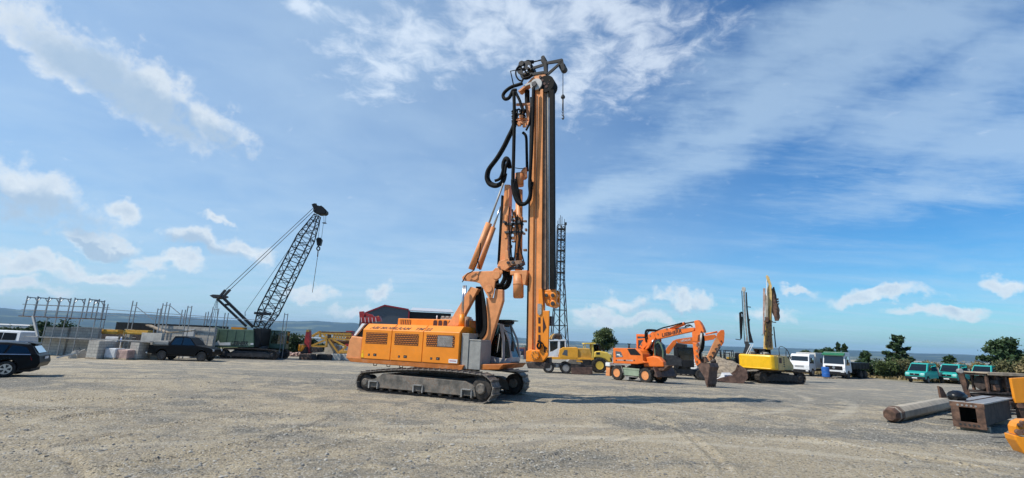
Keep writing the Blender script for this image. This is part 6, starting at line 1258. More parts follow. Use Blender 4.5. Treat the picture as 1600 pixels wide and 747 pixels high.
    for (x, y, r_) in ((742,535,.075), (752,485,.05), (775,530,.06), (770,465,.05)): q = MB(F); q.lathe([(r_,-.12), (r_,-.02), (r_*.6,-.0)], F.pt(x,y,.1,zr), n=14); q.build('fitting', 'rust', t, .008)
    F = FG(1550, 692, 8); t = thing('fork', F, 'pair of black fork tines reaching left over the gravel', 'fork')
    for dv, u0_ in ((0, 0), (-.9, .6)): q = MB(F); q.hexa([(u0_,dv-.05,.16),(1.9,dv-.06,.14),(1.9,dv+.06,.14),(u0_,dv+.05,.16),(u0_,dv-.05,.17),(1.9,dv-.06,.20),(1.9,dv+.06,.20),(u0_,dv+.05,.17)]); q.build('tine', 'dark_steel', t)
    q = MB(F); q.box(1.88, 2.0, -1.2, .3, .0, .45); q.build('carriage', 'rust_dark', t)
right_pile()
# ================================================================== left: crawler crane, building site
def crawler_crane():
    F = FG(345, 560, 6); t = thing('crawler_crane', F, 'green crawler crane with black lattice boom and hook block, lettering on its side', 'crane')
    u1 = F.uz(432, 558, 0)[0]; tw = .8
    crawler(t, F, -.3, u1, 0, tw, .5, .5, 1.05, 44, frame_mat='dark_steel', shoe='track_dark'); crawler(t, F, -.3, u1, 3.2, 4.0, .5, .5, 1.05, 44, frame_mat='dark_steel', shoe='track_dark')
    q = MB(F); q.box(1.2, u1-1.2, .8, 3.2, .5, 1.0); q.cyl((u1/2, 2, .95), (u1/2, 2, 1.35), 1.0, 24); q.build('undercarriage', 'dark_steel', t, .02)
    z6 = Z(200, 500, 6.154); NV = .3
    bp = F.poly([(800,82),(1208,95),(1208,262),(800,262)], NV, z6); q = MB(F); q.prism(bp, NV, 3.6); bo = q.build('housing', 'crane_green', t, .04)
    x0, x1 = bp[0][0], bp[1][0]; zt_, zb_ = bp[0][1], bp[2][1]
    for k in range(1, 5): q = MB(F); x = x0+(x1-x0)*k/5; q.box(x-.015, x+.015, NV-.012, NV+.01, zb_+.1, zt_-.1); q.build('panel_seam', 'black_paint', bo)
    q = MB(F); q.prism(F.poly([(600,140),(650,130),(770,85),(800,85),(800,255),(740,250),(690,240),(590,200)], NV, z6), NV+.1, 3.4); q.build('rear_cover', 'crane_green_light', t, .05)
    q = MB(F)
    for k in range(5): y = 150+17*k; q.prism(F.poly([(705,y),(738,y-12),(738,y-3),(705,y+9)], NV, z6), NV-.0, NV+.09)
    q.build('warning_stripe', 'pink_brick', t)
    q = MB(F); q.prism(F.poly([(760,85),(800,80),(800,255),(765,255)], NV, z6), NV-.01, NV+.02); q.build('door', 'crane_green_light', t)
    q = MB(F); q.prism(F.poly([(640,110),(670,90),(760,75),(790,60),(840,66),(860,82),(790,90),(660,120)], 1.2, z6), 1.0, 2.8); q.build('winch_cover', 'crane_green', t, .05)
    q = MB(F); q.tube(smooth_path(F.pts([(630,95),(650,110),(645,85),(670,100)], 1.0, z6)), .08, 6); q.build('hook', 'black_paint', t)
    q = MB(F); q.prism(F.poly([(800,222),(850,215),(870,195),(885,218),(985,215),(985,243),(800,245)], NV, z6), NV-.02, NV+.0); q.prism(F.poly([(1178,222),(1206,222),(1206,240),(1178,240)], NV, z6), NV-.02, NV); q.build('faded_lettering', 'letter_white', bo)
    q = MB(F); q.prism(F.poly([(985,214),(1178,220),(1178,246),(985,242)], NV, z6), NV-.014, NV); q.build('sign_band', 'crane_green_light', bo)
    p0_ = F.pt(990, 241, NV-.02, z6); p1_ = F.pt(1178, 245, NV-.02, z6); d = Vector(p1_)-Vector(p0_); lettering('LIEBHERR', F, p0_, tuple(d), (0, 0, 1), .58, 'letter_black', bo, .1, bold=.03, wide=abs(d.length)/(.58*5.0))
    q = MB(F); q.box(F.uz(1000,80,1.5,z6)[0], F.uz(1130,80,1.5,z6)[0], 1.3, 1.9, zt_, zt_+.25); q.build('light_box', 'hot_orange', t)
    q = MB(F); q.prism(F.poly([(1208,80),(1290,80),(1275,210),(1260,262),(1208,262)], .6, z6), .5, 3.2); q.build('boom_foot', 'black_paint', t, .02)
    c = MB(F); cu0, cu1 = F.uz(1270,150,.2,z6)[0], F.uz(1440,150,.2,z6)[0]
    for u in (cu0, cu1-.12):
        for v in (3.0, 3.9): c.box(u, u+.12, v, v+.1, 1.2, 3.0)
    c.box(cu0, cu1, 2.95, 4.05, 2.95, 3.05); c.box(cu0, cu1, 3, 4, 1.1, 1.6); co = c.build('cab', 'crane_green', t, .02); g = MB(F); g.box(cu0+.12, cu1-.12, 3.02, 3.04, 1.6, 2.95); g.box(cu1-.04, cu1-.02, 3.1, 3.9, 1.6, 2.95); g.build('window', 'glass', co)
    # lattice boom
    BV = 2.0; base = Vector(F.pt(404, 519, BV)); top = Vector(F.pt(496, 337, BV))
    k0 = base.lerp(top, .16); mid = base.lerp(top, .80); q = MB(F); up = (0, 1, 0)
    wv = F.uz(418, 480, BV)[0]-F.uz(399, 480, BV)[0]
    W_ = 1.65; q.mat(0); lattice(q, base.lerp(top, .03), k0, 1.0, W_, 3, .11, .06, up, h0=1.2, h1=1.7); lattice(q, k0, mid, W_, W_*.92, 12, .11, .055, up, h0=1.7, h1=1.6); lattice(q, mid, top, W_*.92, .5, 4, .10, .055, up, h0=1.6, h1=.9)
    q.build('boom', 'black_paint', t)
    q = MB(F); e = F.pt(403, 490, BV); q.box(e[0]-.1, e[0]+1.1, 1.2, 2.8, e[2]-.1, e[2]+.15); q.build('boom_guard', 'dark_steel', t)
    zz = Z(470, 315, 8.79); q = MB(F)
    for pl_ in ([(165,50),(230,40),(240,70),(270,75),(300,70),(330,115),(360,130),(350,170),(310,180),(250,180),(200,150),(185,95)],): q.prism(F.poly(pl_, BV, zz), BV-.5, BV-.4); q.prism(F.poly(pl_, BV, zz), BV+.4, BV+.5)
    for (x, y, r) in ((200,65,.25), (280,130,.5), (330,150,.32), (220,130,.3)): q.lathe([(r,-.42), (r,.42)], F.pt(x,y,BV,zz), n=18)
    q.build('boom_head', 'black_paint', t)
    # A-frame and ropes
    zf = Z(330, 440, 8.3); A = F.pt(80, 200, BV, zf); q = MB(F)
    for v in (1.2, 2.8):
        a = F.pt(150,205,v,zf) ; b_ = F.pt(545,590,v,zf); c_ = F.pt(80,225,v,zf); d_ = F.pt(455,580,v,zf); q.bar(a, b_, .22, .26); q.bar(c_, d_, .18, .22)
    q.bar(F.pt(190,300,1.2,zf), F.pt(240,300,1.2,zf), .2); q.bar(F.pt(190,300,1.2,zf), F.pt(190,300,2.8,zf), .2); q.build('gantry', 'black_paint', t)
    q = MB(F); q.prism(F.poly([(30,190),(70,175),(170,180),(180,200),(140,215),(80,225)], BV, zf), 1.1, 2.9); q.build('gantry_head', 'dark_steel', t, .03)
    q = MB(F)
    for v in (1.5, 2.5):
        q.bar(F.pt(120,185,v,zf), F.pt(185,110,v,zf), .22); q.cyl(F.pt(185,110,v,zf), F.pt(180,80,v,zz), .035, 6); q.bar(F.pt(165,190,v,zf), F.pt(245,105,v,zf), .22); q.cyl(F.pt(245,105,v,zf), F.pt(205,100,v,zz), .035, 6)
    for dx in (0, 18, 32, 46): q.cyl(F.pt(70+dx*.4,225,BV,zf), F.pt(330-5+dx*.3,505,BV), .022, 5)
    q.cyl(F.pt(440,395,BV,zf), F.pt(200,140,BV,zz), .025, 5); q.bar(F.pt(440,395,BV,zf), F.pt(440,450,BV,zf), .05)
    q.cyl(F.pt(265,240,BV-.3,zz), F.pt(240,500,BV,zz), .022, 5); q.cyl(F.pt(315,190,BV,zz), F.pt(320,290,BV,zz), .022, 5); q.cyl(F.pt(345,180,BV,zz), F.pt(340,290,BV,zz), .022, 5); q.cyl(F.pt(310,300,BV,zz), F.pt(285,500,BV,zz), .022, 5); q.build('rope', 'dark_steel', t)
    q = MB(F); q.lathe([(.12,-.06), (.28,0), (.12,.06)], F.pt(325,295,BV,zz), (0,0,1), 14); q.build('limit_weight', 'black_paint', t)
    q = MB(F); q.prism(F.poly([(218,520),(240,498),(280,502),(295,530),(275,605),(230,605)], BV, zz), BV-.25, BV+.25); q.tube(smooth_path(F.pts([(245,605),(220,640),(228,665),(255,665),(260,635),(245,620)], BV, zz)), .07, 7); q.build('hook_block', 'black_paint', t, .03)
    q = MB(F); q.cyl(F.pt(238,670,BV,zz), F.pt(230,760,BV,zz), .06, 6); q.cyl(F.pt(496,402,BV), F.pt(488,457,BV), .03, 5); q.build('sling', 'rust', t)
crawler_crane()
def building_site():
    S = FG(70, 554, -4); z1 = Z(0, 440, 4.667)
    def wall(name, x0, x1, y0, y1, v, th, label, mat='blocks', x0t=None, x1t=None):
        a = S.uz(x0, y1, v); b = S.uz(x1, y1, v); c = S.uz((x0+x1)/2, y0, v); q = MB(S); q.box(a[0], b[0], v, v+th, -.3, c[1]); return single(name, S, q, mat, label, 'wall')
    wall('block_wall', 62, 98, 511, 553, 0, .3, 'grey block wall of the shell building, left section behind the estate car'); wall('block_wall', 100.5, 146, 511, 556, .15, .3, 'grey block wall of the shell building, section under the scaffold beside the brick pallets')
    wall('block_wall', 187, 198, 514, 552, 1.5, .3, 'narrow grey block pier between the two yellow formwork beams'); wall('block_wall', 214, 246, 520, 560, .2, .3, 'pale block wall rising just left of the pickup', 'concrete'); wall('block_wall', 240, 330, 510, 556, 4.5, .3, 'long low block wall behind the black pickup')
    wall('block_wall', 282, 297, 514, 552, 4.0, .25, 'narrow whitish wall panel between the pickup and the crane', 'concrete_white')
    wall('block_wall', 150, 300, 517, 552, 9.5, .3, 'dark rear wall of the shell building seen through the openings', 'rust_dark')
    for (x0, x1, y, lb) in ((148, 187, 515, 'yellow formwork beam over the left opening of the shell building'), (196, 233, 516, 'yellow formwork beam over the right opening of the shell building')):
        a = S.uz(x0, y+6, .9); b = S.uz(x1, y+5, .9); q = MB(S); q.box(a[0], b[0], .7, 1.3, a[1], a[1]+.42); q.box(a[0], b[0], .6, .68, a[1]+.1, a[1]+.25); single('formwork_beam', S, q, 'formwork_yellow', lb, 'beam')
    for k, x in enumerate((145, 184, 190)): 
        a = S.uz(x, 540, 1.0); q = MB(S); q.bar((a[0], 1.0, -.2), (a[0], 1.0, S.uz(x, 521, 1.0)[1]), .12); q.box(a[0]-.15, a[0]+.15, .85, 1.15, -.25, -.18); single('formwork_prop', S, q, 'timber', ('pale prop', 'middle pale prop', 'right pale prop')[k]+' holding up a yellow formwork beam', 'prop', 'formwork props')
    # roof slab beyond and dark slab
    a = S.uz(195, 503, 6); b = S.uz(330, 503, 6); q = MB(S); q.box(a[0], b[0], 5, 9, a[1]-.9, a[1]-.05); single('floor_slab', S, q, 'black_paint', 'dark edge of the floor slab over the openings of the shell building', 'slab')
    q = MB(S); a = S.uz(232, 508, 2); b = S.uz(262, 520, 2); q.bar((a[0], 2, a[1]), (b[0], 2, b[1]), .7, .1); q.bar((b[0]-.2, 2, b[1]), (b[0]+2.6, 2, b[1]+.3), .6, .1); single('timber_boards', S, q, 'timber', 'tan timber boards leaning over the shell wall behind the pickup', 'boards')
    # scaffolding: portal frames with deck and rails
    t = thing('scaffolding', S, 'grey steel scaffolding with six portal frames above the block walls at left', 'scaffolding')
    zdeck = S.uz(100, 496, 0)[1]; ztop = S.uz(100, 464.5, -1.1)[1]; zmid = S.uz(100, 480, -1.1)[1]; xs = [S.uz(x, 494, -1.1)[0] for x in (35.5, 52, 70, 88, 111, 134)]
    fr = []
    def sframe(x, z0_, z1_, v0=-1.1, v1=-.1):
        q = MB(S)
        for v in (v0, v1): q.bar((x, v, z0_), (x, v, z1_), .075)
        q.bar((x, v0, z1_-.12), (x, v1, z1_-.12), .08); q.bar((x, v0, z1_-.5), (x, v0+.3, z1_-.14), .05); q.bar((x, v1, z1_-.5), (x, v1-.3, z1_-.14), .05); return q.build('frame', 'scaffold_steel', t)
    for x in xs: sframe(x, zdeck, ztop)
    sframe(xs[-1]+.55, zdeck, ztop-.1); q = MB(S)
    for v in (-1.1, -.1):
        for z_ in (zdeck+.55, zdeck+1.05): q.bar((xs[0]-.3, v, z_), (xs[-1]+1.2, v, z_), .055)
    q.build('rail', 'scaffold_steel', t); q = MB(S); q.box(xs[0]-.4, xs[-1]+1.0, -1.15, -.05, zdeck-.08, zdeck); q.build('deck', 'rust', t); q = MB(S); x = S.uz(75, 525, -1.1); z_ = S.uz(60, 526, -1.1)[1]; q.box(xs[1]-.4, S.uz(235, 530, -1.1)[0], -1.15, -.15, z_-.07, z_); q.build('deck', 'worn_plate', t)
    q = MB(S); q.bar((S.uz(51,497,-1.1)[0], -1.1, zdeck), (S.uz(60,523,-1.1)[0], -1.1, z_), .16); q.build('brace', 'concrete_white', t)
    for x in [S.uz(k, 530, -1.1)[0] for k in (66, 80, 95, 118, 142)]: 
        q = MB(S); q.bar((x, -1.1, -.3), (x, -1.1, zdeck), .06); q.build('post', 'scaffold_steel', t)
    # right-hand scaffolding with thin posts and one long guard rail
    t2 = thing('scaffolding', Frame(S.o, S.deg), 'thin scaffold posts with a long guard rail running behind the green crane', 'scaffolding')
    def post(px, yt, yb, v): a = S.uz(px, yt, v); q = MB(S); q.bar((a[0], v, -.4), (a[0], v, a[1]), .065); q.build('post', 'scaffold_steel', t2); return a
    for (x, yt, v) in ((164,475,3), (169,475,3), (208,470,1), (214,472,1), (247,482,4), (252,482,4), (255,474,1), (261,472,1), (266,474,1), (285,484,5), (290,484,5), (294,478,3), (300,478,3), (322,488,6), (326,487,6), (333,480,4), (342,482,4), (352,489,7), (357,489,7), (445,489,9), (450,490,9)):
        post(x, yt, 0, v)
    for (x0, y0, x1, y1, v) in ((160,483,440,503,4), (158,489,330,497,4), (150,492,330,500,8), (208,477,214,477,1), (255,477,266,477,1), (294,480,300,480,3), (247,484,252,484,4), (333,483,342,484,4), (445,491,450,492,9), (214,480,240,500,1), (266,478,290,498,1), (212,533,330,531,2)):
        a = S.pt(x0, y0, v); b = S.pt(x1, y1, v); q = MB(S); q.bar(a, b, .055); q.build('rail', 'scaffold_steel', t2)
    # pallets, stacks, rubble
    def stack(px, py, w_, d_, h_, mat, lb, nm='block_stack', cat='block stack', v=-2.2, bev=.02):
        F = FG(px, py, -6); q = MB(F); q.mat(1).box(-w_/2, w_/2, 0, d_, .0, .12); q.mat(0).box(-w_/2+.02, w_/2-.02, .02, d_-.02, .12, h_); return single(nm, F, q, [mat, 'timber'], lb, cat, None, bev)
    stack(141, 561, 1.1, 1.5, 1.55, 'blocks', 'tall pallet of grey blocks at the foot of the scaffolded wall'); stack(153, 560.5, 1.2, 1.3, 1.5, 'blocks', 'pallet of grey blocks beside the wrapped pallets'); stack(176, 552, 2.6, 1.2, 1.7, 'plastic_wrap', 'high pallet of building material under white plastic', 'wrapped_pallet', 'pallet', bev=.12)
    stack(169, 561.5, 1.1, 1.0, .95, 'plastic_wrap', 'white wrapped pallet in front, left of the reddish bricks', 'wrapped_pallet', 'pallet', bev=.1); stack(184, 562, 1.6, 1.0, .85, 'pink_brick', 'pallet of reddish bricks under clear film', 'brick_pallet', 'pallet', bev=.05); stack(196, 561, .7, 1.0, .9, 'plastic_wrap', 'narrow white wrapped pallet right of the reddish bricks', 'wrapped_pallet', 'pallet', bev=.1)
    stack(206, 562, .9, 1.2, 1.5, 'blocks', 'pallet of blocks at the corner of the pale wall')
    F = FG(188, 556, 0); F = Frame(F.o+Vector((0, 0, 1.35)), 0); q = MB(F); q.smooth = True; q.lathe([(.1,0), (.5,.02), (.48,.2), (.3,.33), (.05,.36)], (0,0,0), (0,0,1), 14); single('tarpaulin', F, q, 'blue_plastic', 'crumpled blue tarpaulin on top of the building material', 'tarpaulin')
    for k, (px, py, s_) in enumerate(((117,559,.35), (120,556,.4), (128,559,.4), (113,560,.25))):
        F = FG(px, py, 20*k); q = MB(F); q.prism([(-s_,0), (s_,0), (s_*.9,s_*.8), (s_*.2,s_*1.9), (-s_*.5,s_*1.5), (-s_,s_*.6)], -s_*.6, s_*.6); single('broken_block', F, q, 'concrete', ('pale broken block left of the block pallets', 'tall broken block piece left of the block pallets', 'broken block right beside the tall block pallet', 'smallest broken block lying left of the pallets')[k], 'block', None, .03)
    F = FG(103, 560, 30); q = MB(F); q.bar((-.6,0,.05), (.6,0,.45), .16, .12); single('plank', F, q, 'concrete_white', 'white plank leaning on the ground before the block wall', 'plank')
    F = FG(445, 557, 0); q = MB(F)
    for k in range(90): x = random.uniform(-1.2, 3.4); y = random.uniform(0, 2); s_ = random.uniform(.08, .22); h_ = .45*max(0, 1-abs((x-1)/2.4))*random.random(); q.bar((x, y, h_), (x+random.uniform(-.3,.3), y+random.uniform(-.3,.3), h_+s_), s_, s_)
    single('rubble', F, q, 'pink_brick', 'low heap of reddish rubble right of the crane', 'rubble')
    # tower crane section, drilling attachment, concrete blocks
    T = FG(468, 562, 0); T = Frame(T.o, -3); z3 = Z(455, 500, 10.67); t = thing('drill_attachment', T, 'rusty red drilling attachment with an orange motor standing on steel feet', 'drill attachment')
    q = MB(T); q.prism(T.poly([(262,190),(318,185),(320,320),(312,440),(330,560),(240,560),(225,420),(245,280)], 1, z3), .8, 1.3); q.build('leader', 'red_paint', t, .02); q = MB(T); q.prism(T.poly([(268,165),(310,160),(316,200),(262,200)], 1, z3), .75, 1.35); q.build('leader_head', 'olive_metal', t, .02)
    q = MB(T); q.prism(T.poly([(135,400),(215,410),(235,460),(180,530),(125,520)], .5, z3), .2, 1.0); q.build('motor', 'hot_orange', t, .15); q = MB(T); q.prism(T.poly([(190,460),(265,450),(270,560),(160,560)], .6, z3), .4, 1.4); q.prism(T.poly([(320,450),(480,460),(480,540),(320,540)], .6, z3), .6, 1.4); q.build('gearbox', 'rust_dark', t, .04)
    q = MB(T); q.prism(T.poly([(150,570),(360,570),(380,670),(150,675)], .3, z3), .0, 1.2); q.build('base', 'rust_dark', t, .05)
    for k, x in enumerate((165, 240, 300)): q = MB(T); q.prism(T.poly([(x,620),(x+45,620),(x+50,680),(x,680)], 0, z3), -.1, .2); q.build('foot', 'rust', t, .04)
    T = FG(500, 561, 0); T = Frame(T.o+Vector((0, 2.0, 0)), -2); t = thing('crane_section', T, 'yellow steel lattice crane section lying behind concrete blocks, left of the drilling rig', 'crane section'); q = MB(T)
    def TP(x, y, v): return T.pt(x, y, v, z3)
    for v in (0, 1.3):
        for a_, b_ in (((350,270),(480,190)), ((340,430),(600,320)), ((480,190),(480,280)), ((480,225),(1000,235)), ((500,300),(1010,330)), ((590,320),(590,450)), ((630,330),(800,570)), ((690,320),(920,450)), ((920,450),(800,530)), ((350,440),(600,440)), ((630,235),(600,300)), ((540,240),(640,320)), ((1000,330),(1060,560))): q.bar(TP(*a_, v), TP(*b_, v), .19)
        for k in range(7): x = 700+45*k; q.bar(TP(x, 300, v), TP(x+22, 232, v), .12); q.bar(TP(x+22, 232, v), TP(x+45, 300, v), .12)
    q.build('lattice', 'olive_metal', t); q = MB(T); q.prism(T.poly([(500,190),(1000,200),(1000,232),(500,222)], 1.8, z3), 1.7, 2.3); q.prism(T.poly([(560,330),(1000,345),(1000,400),(760,395)], 1.8, z3), 1.7, 2.3); q.build('gangway', 'rust', t, .02); q = MB(T); q.prism(T.poly([(345,250),(430,200),(490,180),(490,290),(470,290),(460,220),(350,290)], .3, z3), .3, .6); q.build('bracket', 'boom_yellow', t, .02)
    q = MB(T); q.prism(T.poly([(800,560),(830,510),(930,510),(1000,560)], -.2, z3), -.3, 1.0); q.build('counter_piece', 'olive_metal', t, .05); q = MB(T); q.prism(T.poly([(600,240),(650,240),(660,300),(600,310)], -.1, z3), -.1, .2); q.build('joint', 'rust_dark', t, .03)
    for k, (x, y, w_, h_, mt_, lb) in enumerate(((505,562.5,1.7,.62,'rust_dark','dark steel trough lying left of the concrete blocks'), (524,563,1.15,.7,'concrete','left low grey concrete block in the front row'), (538,563.3,1.15,.7,'concrete','right low grey concrete block in the front row'))):
        F = FG(x, y, -3); q = MB(F); q.box(-w_/2, w_/2, 0, .8, 0, h_); single('concrete_block' if k else 'steel_trough', F, q, mt_, lb, 'block' if k else 'trough', None, .12 if k == 0 else .06)
    for k, (x, w_, z0_, h_) in enumerate(((508,1.2,0,1.9), (518,1.0,0,1.5), (527,1.2,0,1.35), (507,.9,1.9,.5))):
        F = FG(x, 559, -3); F = Frame(F.o+Vector((0, 1, z0_)), -3); q = MB(F); q.box(-w_/2, w_/2, 0, .9, 0, h_); single('concrete_block', F, q, 'concrete_white' if k else 'concrete', ('tall grey concrete block behind the steel trough', 'white concrete block in the back row, middle', 'white concrete block in the back row under the yellow lattice', 'small white block on top of the tall grey one')[k], 'block', None, .04)
building_site()
# ================================================================== background buildings, tower, red machine
def backdrop():
    d = view_dir(601, 545); F = Frame((0,0,0), 0); D_ = 105.0; k = D_/math.hypot(d.x, d.y); o = Vector((d.x*k, d.y*k, 0)); F = Frame((o.x, o.y, -1.2), 9)
    t = thing('industrial_hall', F, 'dark grey industrial hall with red edged gable roof behind the drilling rig', 'hall')
    z3 = Z(420, 440, 5.333); L_, A_, R_ = F.uz(760, 285, 0, z3), F.uz(965, 205, 0, z3), F.uz(1165, 240, 0, z3); depth = 30.0
    q = MB(F); q.prism([(L_[0], -8), (R_[0], -8), (R_[0], R_[1]), (A_[0], A_[1]), (L_[0], L_[1])], 0, depth); q.build('wall', 'hall_grey', t)
    for a, b in ((L_, A_), (A_, R_)):
        q = MB(F); q.prism([(a[0]-.0, a[1]+.02), (b[0], b[1]+.02), (b[0], b[1]+.32), (a[0], a[1]+.32)], -.25, -.01); q.build('roof_trim', 'red_trim', t)
        q = MB(F); q.prism([(a[0], a[1]+.02), (b[0], b[1]+.02), (b[0], b[1]+.25), (a[0], a[1]+.25)], 0, depth); q.build('roof', 'hall_roof', t)
    for x in (R_[0],): q = MB(F); q.box(x, x+.25, -.2, .3, -8, R_[1]); q.build('corner_trim', 'red_trim', t)
    # wing running to the right, with an open dark front
    e = F.uz(1520, 262, -.0, z3); q = MB(F); q.box(R_[0]+.26, e[0], .5, 12, -8, e[1]-.1); q.build('wing_wall', 'black_paint', t); q = MB(F); a2 = F.uz(1395, 232, 6, z3); q.hexa([(R_[0]+.3,.1,e[1]),(e[0]+.5,.1,e[1]),(e[0]+.5,12,e[1]+1.2),(R_[0]+.3,12,e[1]+1.2),(R_[0]+.3,.1,e[1]+.2),(e[0]+.5,.1,e[1]+.2),(e[0]+.5,12,e[1]+1.45),(R_[0]+.3,12,e[1]+1.45)]); q.build('wing_roof', 'hall_roof', t)
    # lattice mast
    F = FD(873.5, 98, 20); z4 = Z(855, 335, 3.735); t = thing('radio_tower', F, 'tall dark steel lattice radio tower behind the drilling mast', 'tower'); F = Frame(F.o, 3)
    zt_ = F.uz(875, 352, 0)[1]; zk = F.uz(876, 437, 0)[1]; wt = abs(F.uz(881, 352, 0)[0]-F.uz(869, 352, 0)[0])*.95; wb_ = abs(F.uz(886, 530, 0)[0]-F.uz(860, 530, 0)[0])*1.05
    q = MB(F); lattice(q, (0,0,0), (0,0,zk), wb_, wt, 5, .17, .10, (0,1,0)); q.build('lower_section', 'dark_steel', t); q = MB(F); lattice(q, (0,0,zk), (0,0,zt_), wt, wt, 10, .15, .08, (0,1,0)); q.build('upper_section', 'dark_steel', t)
    q = MB(F); q.cyl((0,0,0), (0,0,zt_), .16, 8)
    q.build('cable_shaft', 'dark_steel', t)
    for k in range(5): z_ = zk+(zt_-zk)*(k+.6)/5; q = MB(F); q.box(-wt*.52, wt*.52, -wt*.52, wt*.52, z_, z_+.14); q.build('platform', 'dark_steel', t)
    for (x, h_) in ((-.5,1.6), (-.2,2.2), (.15,1.9), (.75,1.4), (-.8,1.0)): q = MB(F); q.cyl((x*wt*.6,0,zt_), (x*wt*.6,0,zt_+h_), .06, 5); q.build('antenna', 'dark_steel', t)
    q = MB(F); q.box(wt*.5, wt*.75, -.1, .1, zt_+.1, zt_+.7); q.build('antenna', 'dark_steel', t)
    # red machine behind the rig's counterweight
    F = Frame(gpt(580, 556)+Vector((0, 0, 0)), 0); t = thing('red_drill_machine', F, 'red steel machine with guard rails, half hidden behind the rear of the drilling rig', 'machine'); z3 = Z(420, 440, 5.333)
    for pl_, v0, v1 in (([(752,250),(785,247),(800,270),(790,300),(755,300)], 0, .6), ([(755,300),(920,290),(935,330),(770,340)], 0, 1.0), ([(768,335),(860,340),(850,375),(760,365)], .1, .9), ([(800,262),(860,275),(870,292),(800,290)], .2, .8)): q = MB(F); q.prism(F.poly(pl_, 0, z3), v0, v1); q.build('frame', 'red_paint', t, .03)
    q = MB(F)
    for k in range(5): q.bar(F.pt(770+30*k, 300, -.1, z3), F.pt(775+30*k, 340, -.1, z3), .07)
    q.build('rail', 'white_paint', t); q = MB(F); p = F.uz(800, 365, .5, z3); q.box(p[0]-.3, p[0]+1.4, .1, .9, 0, p[1]+.1); q.box(p[0]-.8, p[0]+2.0, -.4, 1.6, 0, .8); q.build('base', 'rust_dark', t, .05); q = MB(F); q.lathe([(.1,0), (.1,.25)], F.pt(912, 300, .3, z3), (0,0,1), 10); q.build('beacon', 'lamp_amber', t)
    F = Frame(gpt(546, 557)+Vector((0, 4, 0)), 0); q = MB(F); q.prism(F.poly([(538,521),(541,517),(550,517),(552,526),(538,526)], 0), 0, 1.2); q.box(F.uz(540,526,0)[0], F.uz(551,526,0)[0], .1, 1.1, 0, F.uz(545,526,0)[1]); single('red_container', F, q, 'red_paint', 'small red steel housing behind the yellow lattice section', 'housing')
    # container, tank, barrel beyond the cab
    F = Frame(gpt(801, 561)+Vector((-.8, 2, 0)), -8); z8 = Z(780, 520, 10.67); t = thing('site_container', F, 'reddish brown site container with dark blue doors, seen between cab and mast', 'container'); q = MB(F); q.prism(F.poly([(215,245),(430,250),(430,455),(215,450)], 0, z8), 0, 2.4); bo = q.build('body', 'container_red', t, .03)
    for xa, xb in ((235,292), (350,405)): q = MB(F); q.prism(F.poly([(xa,268),(xb,270),(xb,440),(xa,440)], 0, z8), -.05, .0); dd = q.build('door', 'container_blue', bo); q = MB(F); q.prism(F.poly([(xa+15,320),(xb-12,320),(xb-12,328),(xa+15,328)], 0, z8), -.07, -.052); q.build('label_plate', 'white_paint', dd)
    q = MB(F); q.prism(F.poly([(372,305),(400,305),(400,370),(372,370)], 0, z8), -.075, -.055); q.build('opening', 'interior', bo)
    F2 = Frame(F.o+Vector((1.2, -1.6, 0)), -8); t = thing('water_tank', F2, 'light grey tank standing before the reddish container', 'tank'); q = MB(F2); q.prism(F2.poly([(280,380),(400,375),(410,462),(282,462)], 0, z8), 0, 1.2); q.build('tank', 'grey_steel', t, .12); q = MB(F2); p = F2.uz(335, 372, .5, z8); q.lathe([(.3,0), (.32,.1), (.32,.9), (.25,1.0)], (p[0], .5, p[1]-.1), (0,0,1), 16); q.build('drum', 'container_blue', t); q = MB(F2); q.box(p[0]-.28, p[0]+.28, .12, .16, p[1]+.05, p[1]+.6); q.build('label_plate', 'worn_plate', t)
    # distant halls in the valley on the right
    for (px, py, dist, w_, h_, dp, mat, lb) in ((1330, 565.5, 420, 15, 5, 30, 'concrete_white', 'small pale warehouse between the bushes and the dark tree'), (1428, 570, 700, 60, 7, 40, 'concrete_white', 'long white greenhouse roof behind the left teal van'), (1492, 572, 720, 55, 7, 40, 'concrete_white', 'long white hall roof behind the middle teal van'), (1280, 560, 1500, 70, 10, 60, 'hall_roof', 'pale distant warehouse in the valley beyond the trucks'),
        (400, 523, 1500, 150, 12, 60, 'hall_roof', 'long pale distant hall in the valley behind the crane'), (500, 528, 1700, 120, 12, 60, 'concrete_white', 'distant white hall in the valley behind the lattice section'), (20, 507, 1400, 110, 10, 50, 'hall_roof', 'distant pale hall in the valley at the far left')):
        d_ = view_dir(px, py); kk = dist/math.hypot(d_.x, d_.y); x, y = d_.x*kk, d_.y*kk; zt_ = EYE+d_.z*kk; zg = float(terrain_z(np.array([x]), np.array([y]))[0]); F = Frame((x, y, min(zg, zt_-h_)-1), 8); q = MB(F); H_ = zt_-F.o.z+0
        t = thing('warehouse', F, lb, 'warehouse', 'distant halls in the valley'); q.box(-w_/2, w_/2, 0, dp, 0, H_-1.5); q.build('wall', mat, t); q = MB(F); q.prism_u([(-.5, H_-1.5), (dp/2, H_+.5), (dp+.5, H_-1.5)], -w_/2-.5, w_/2+.5); q.build('roof', 'hall_roof' if mat != 'hall_roof' else 'concrete_white', t)
backdrop()
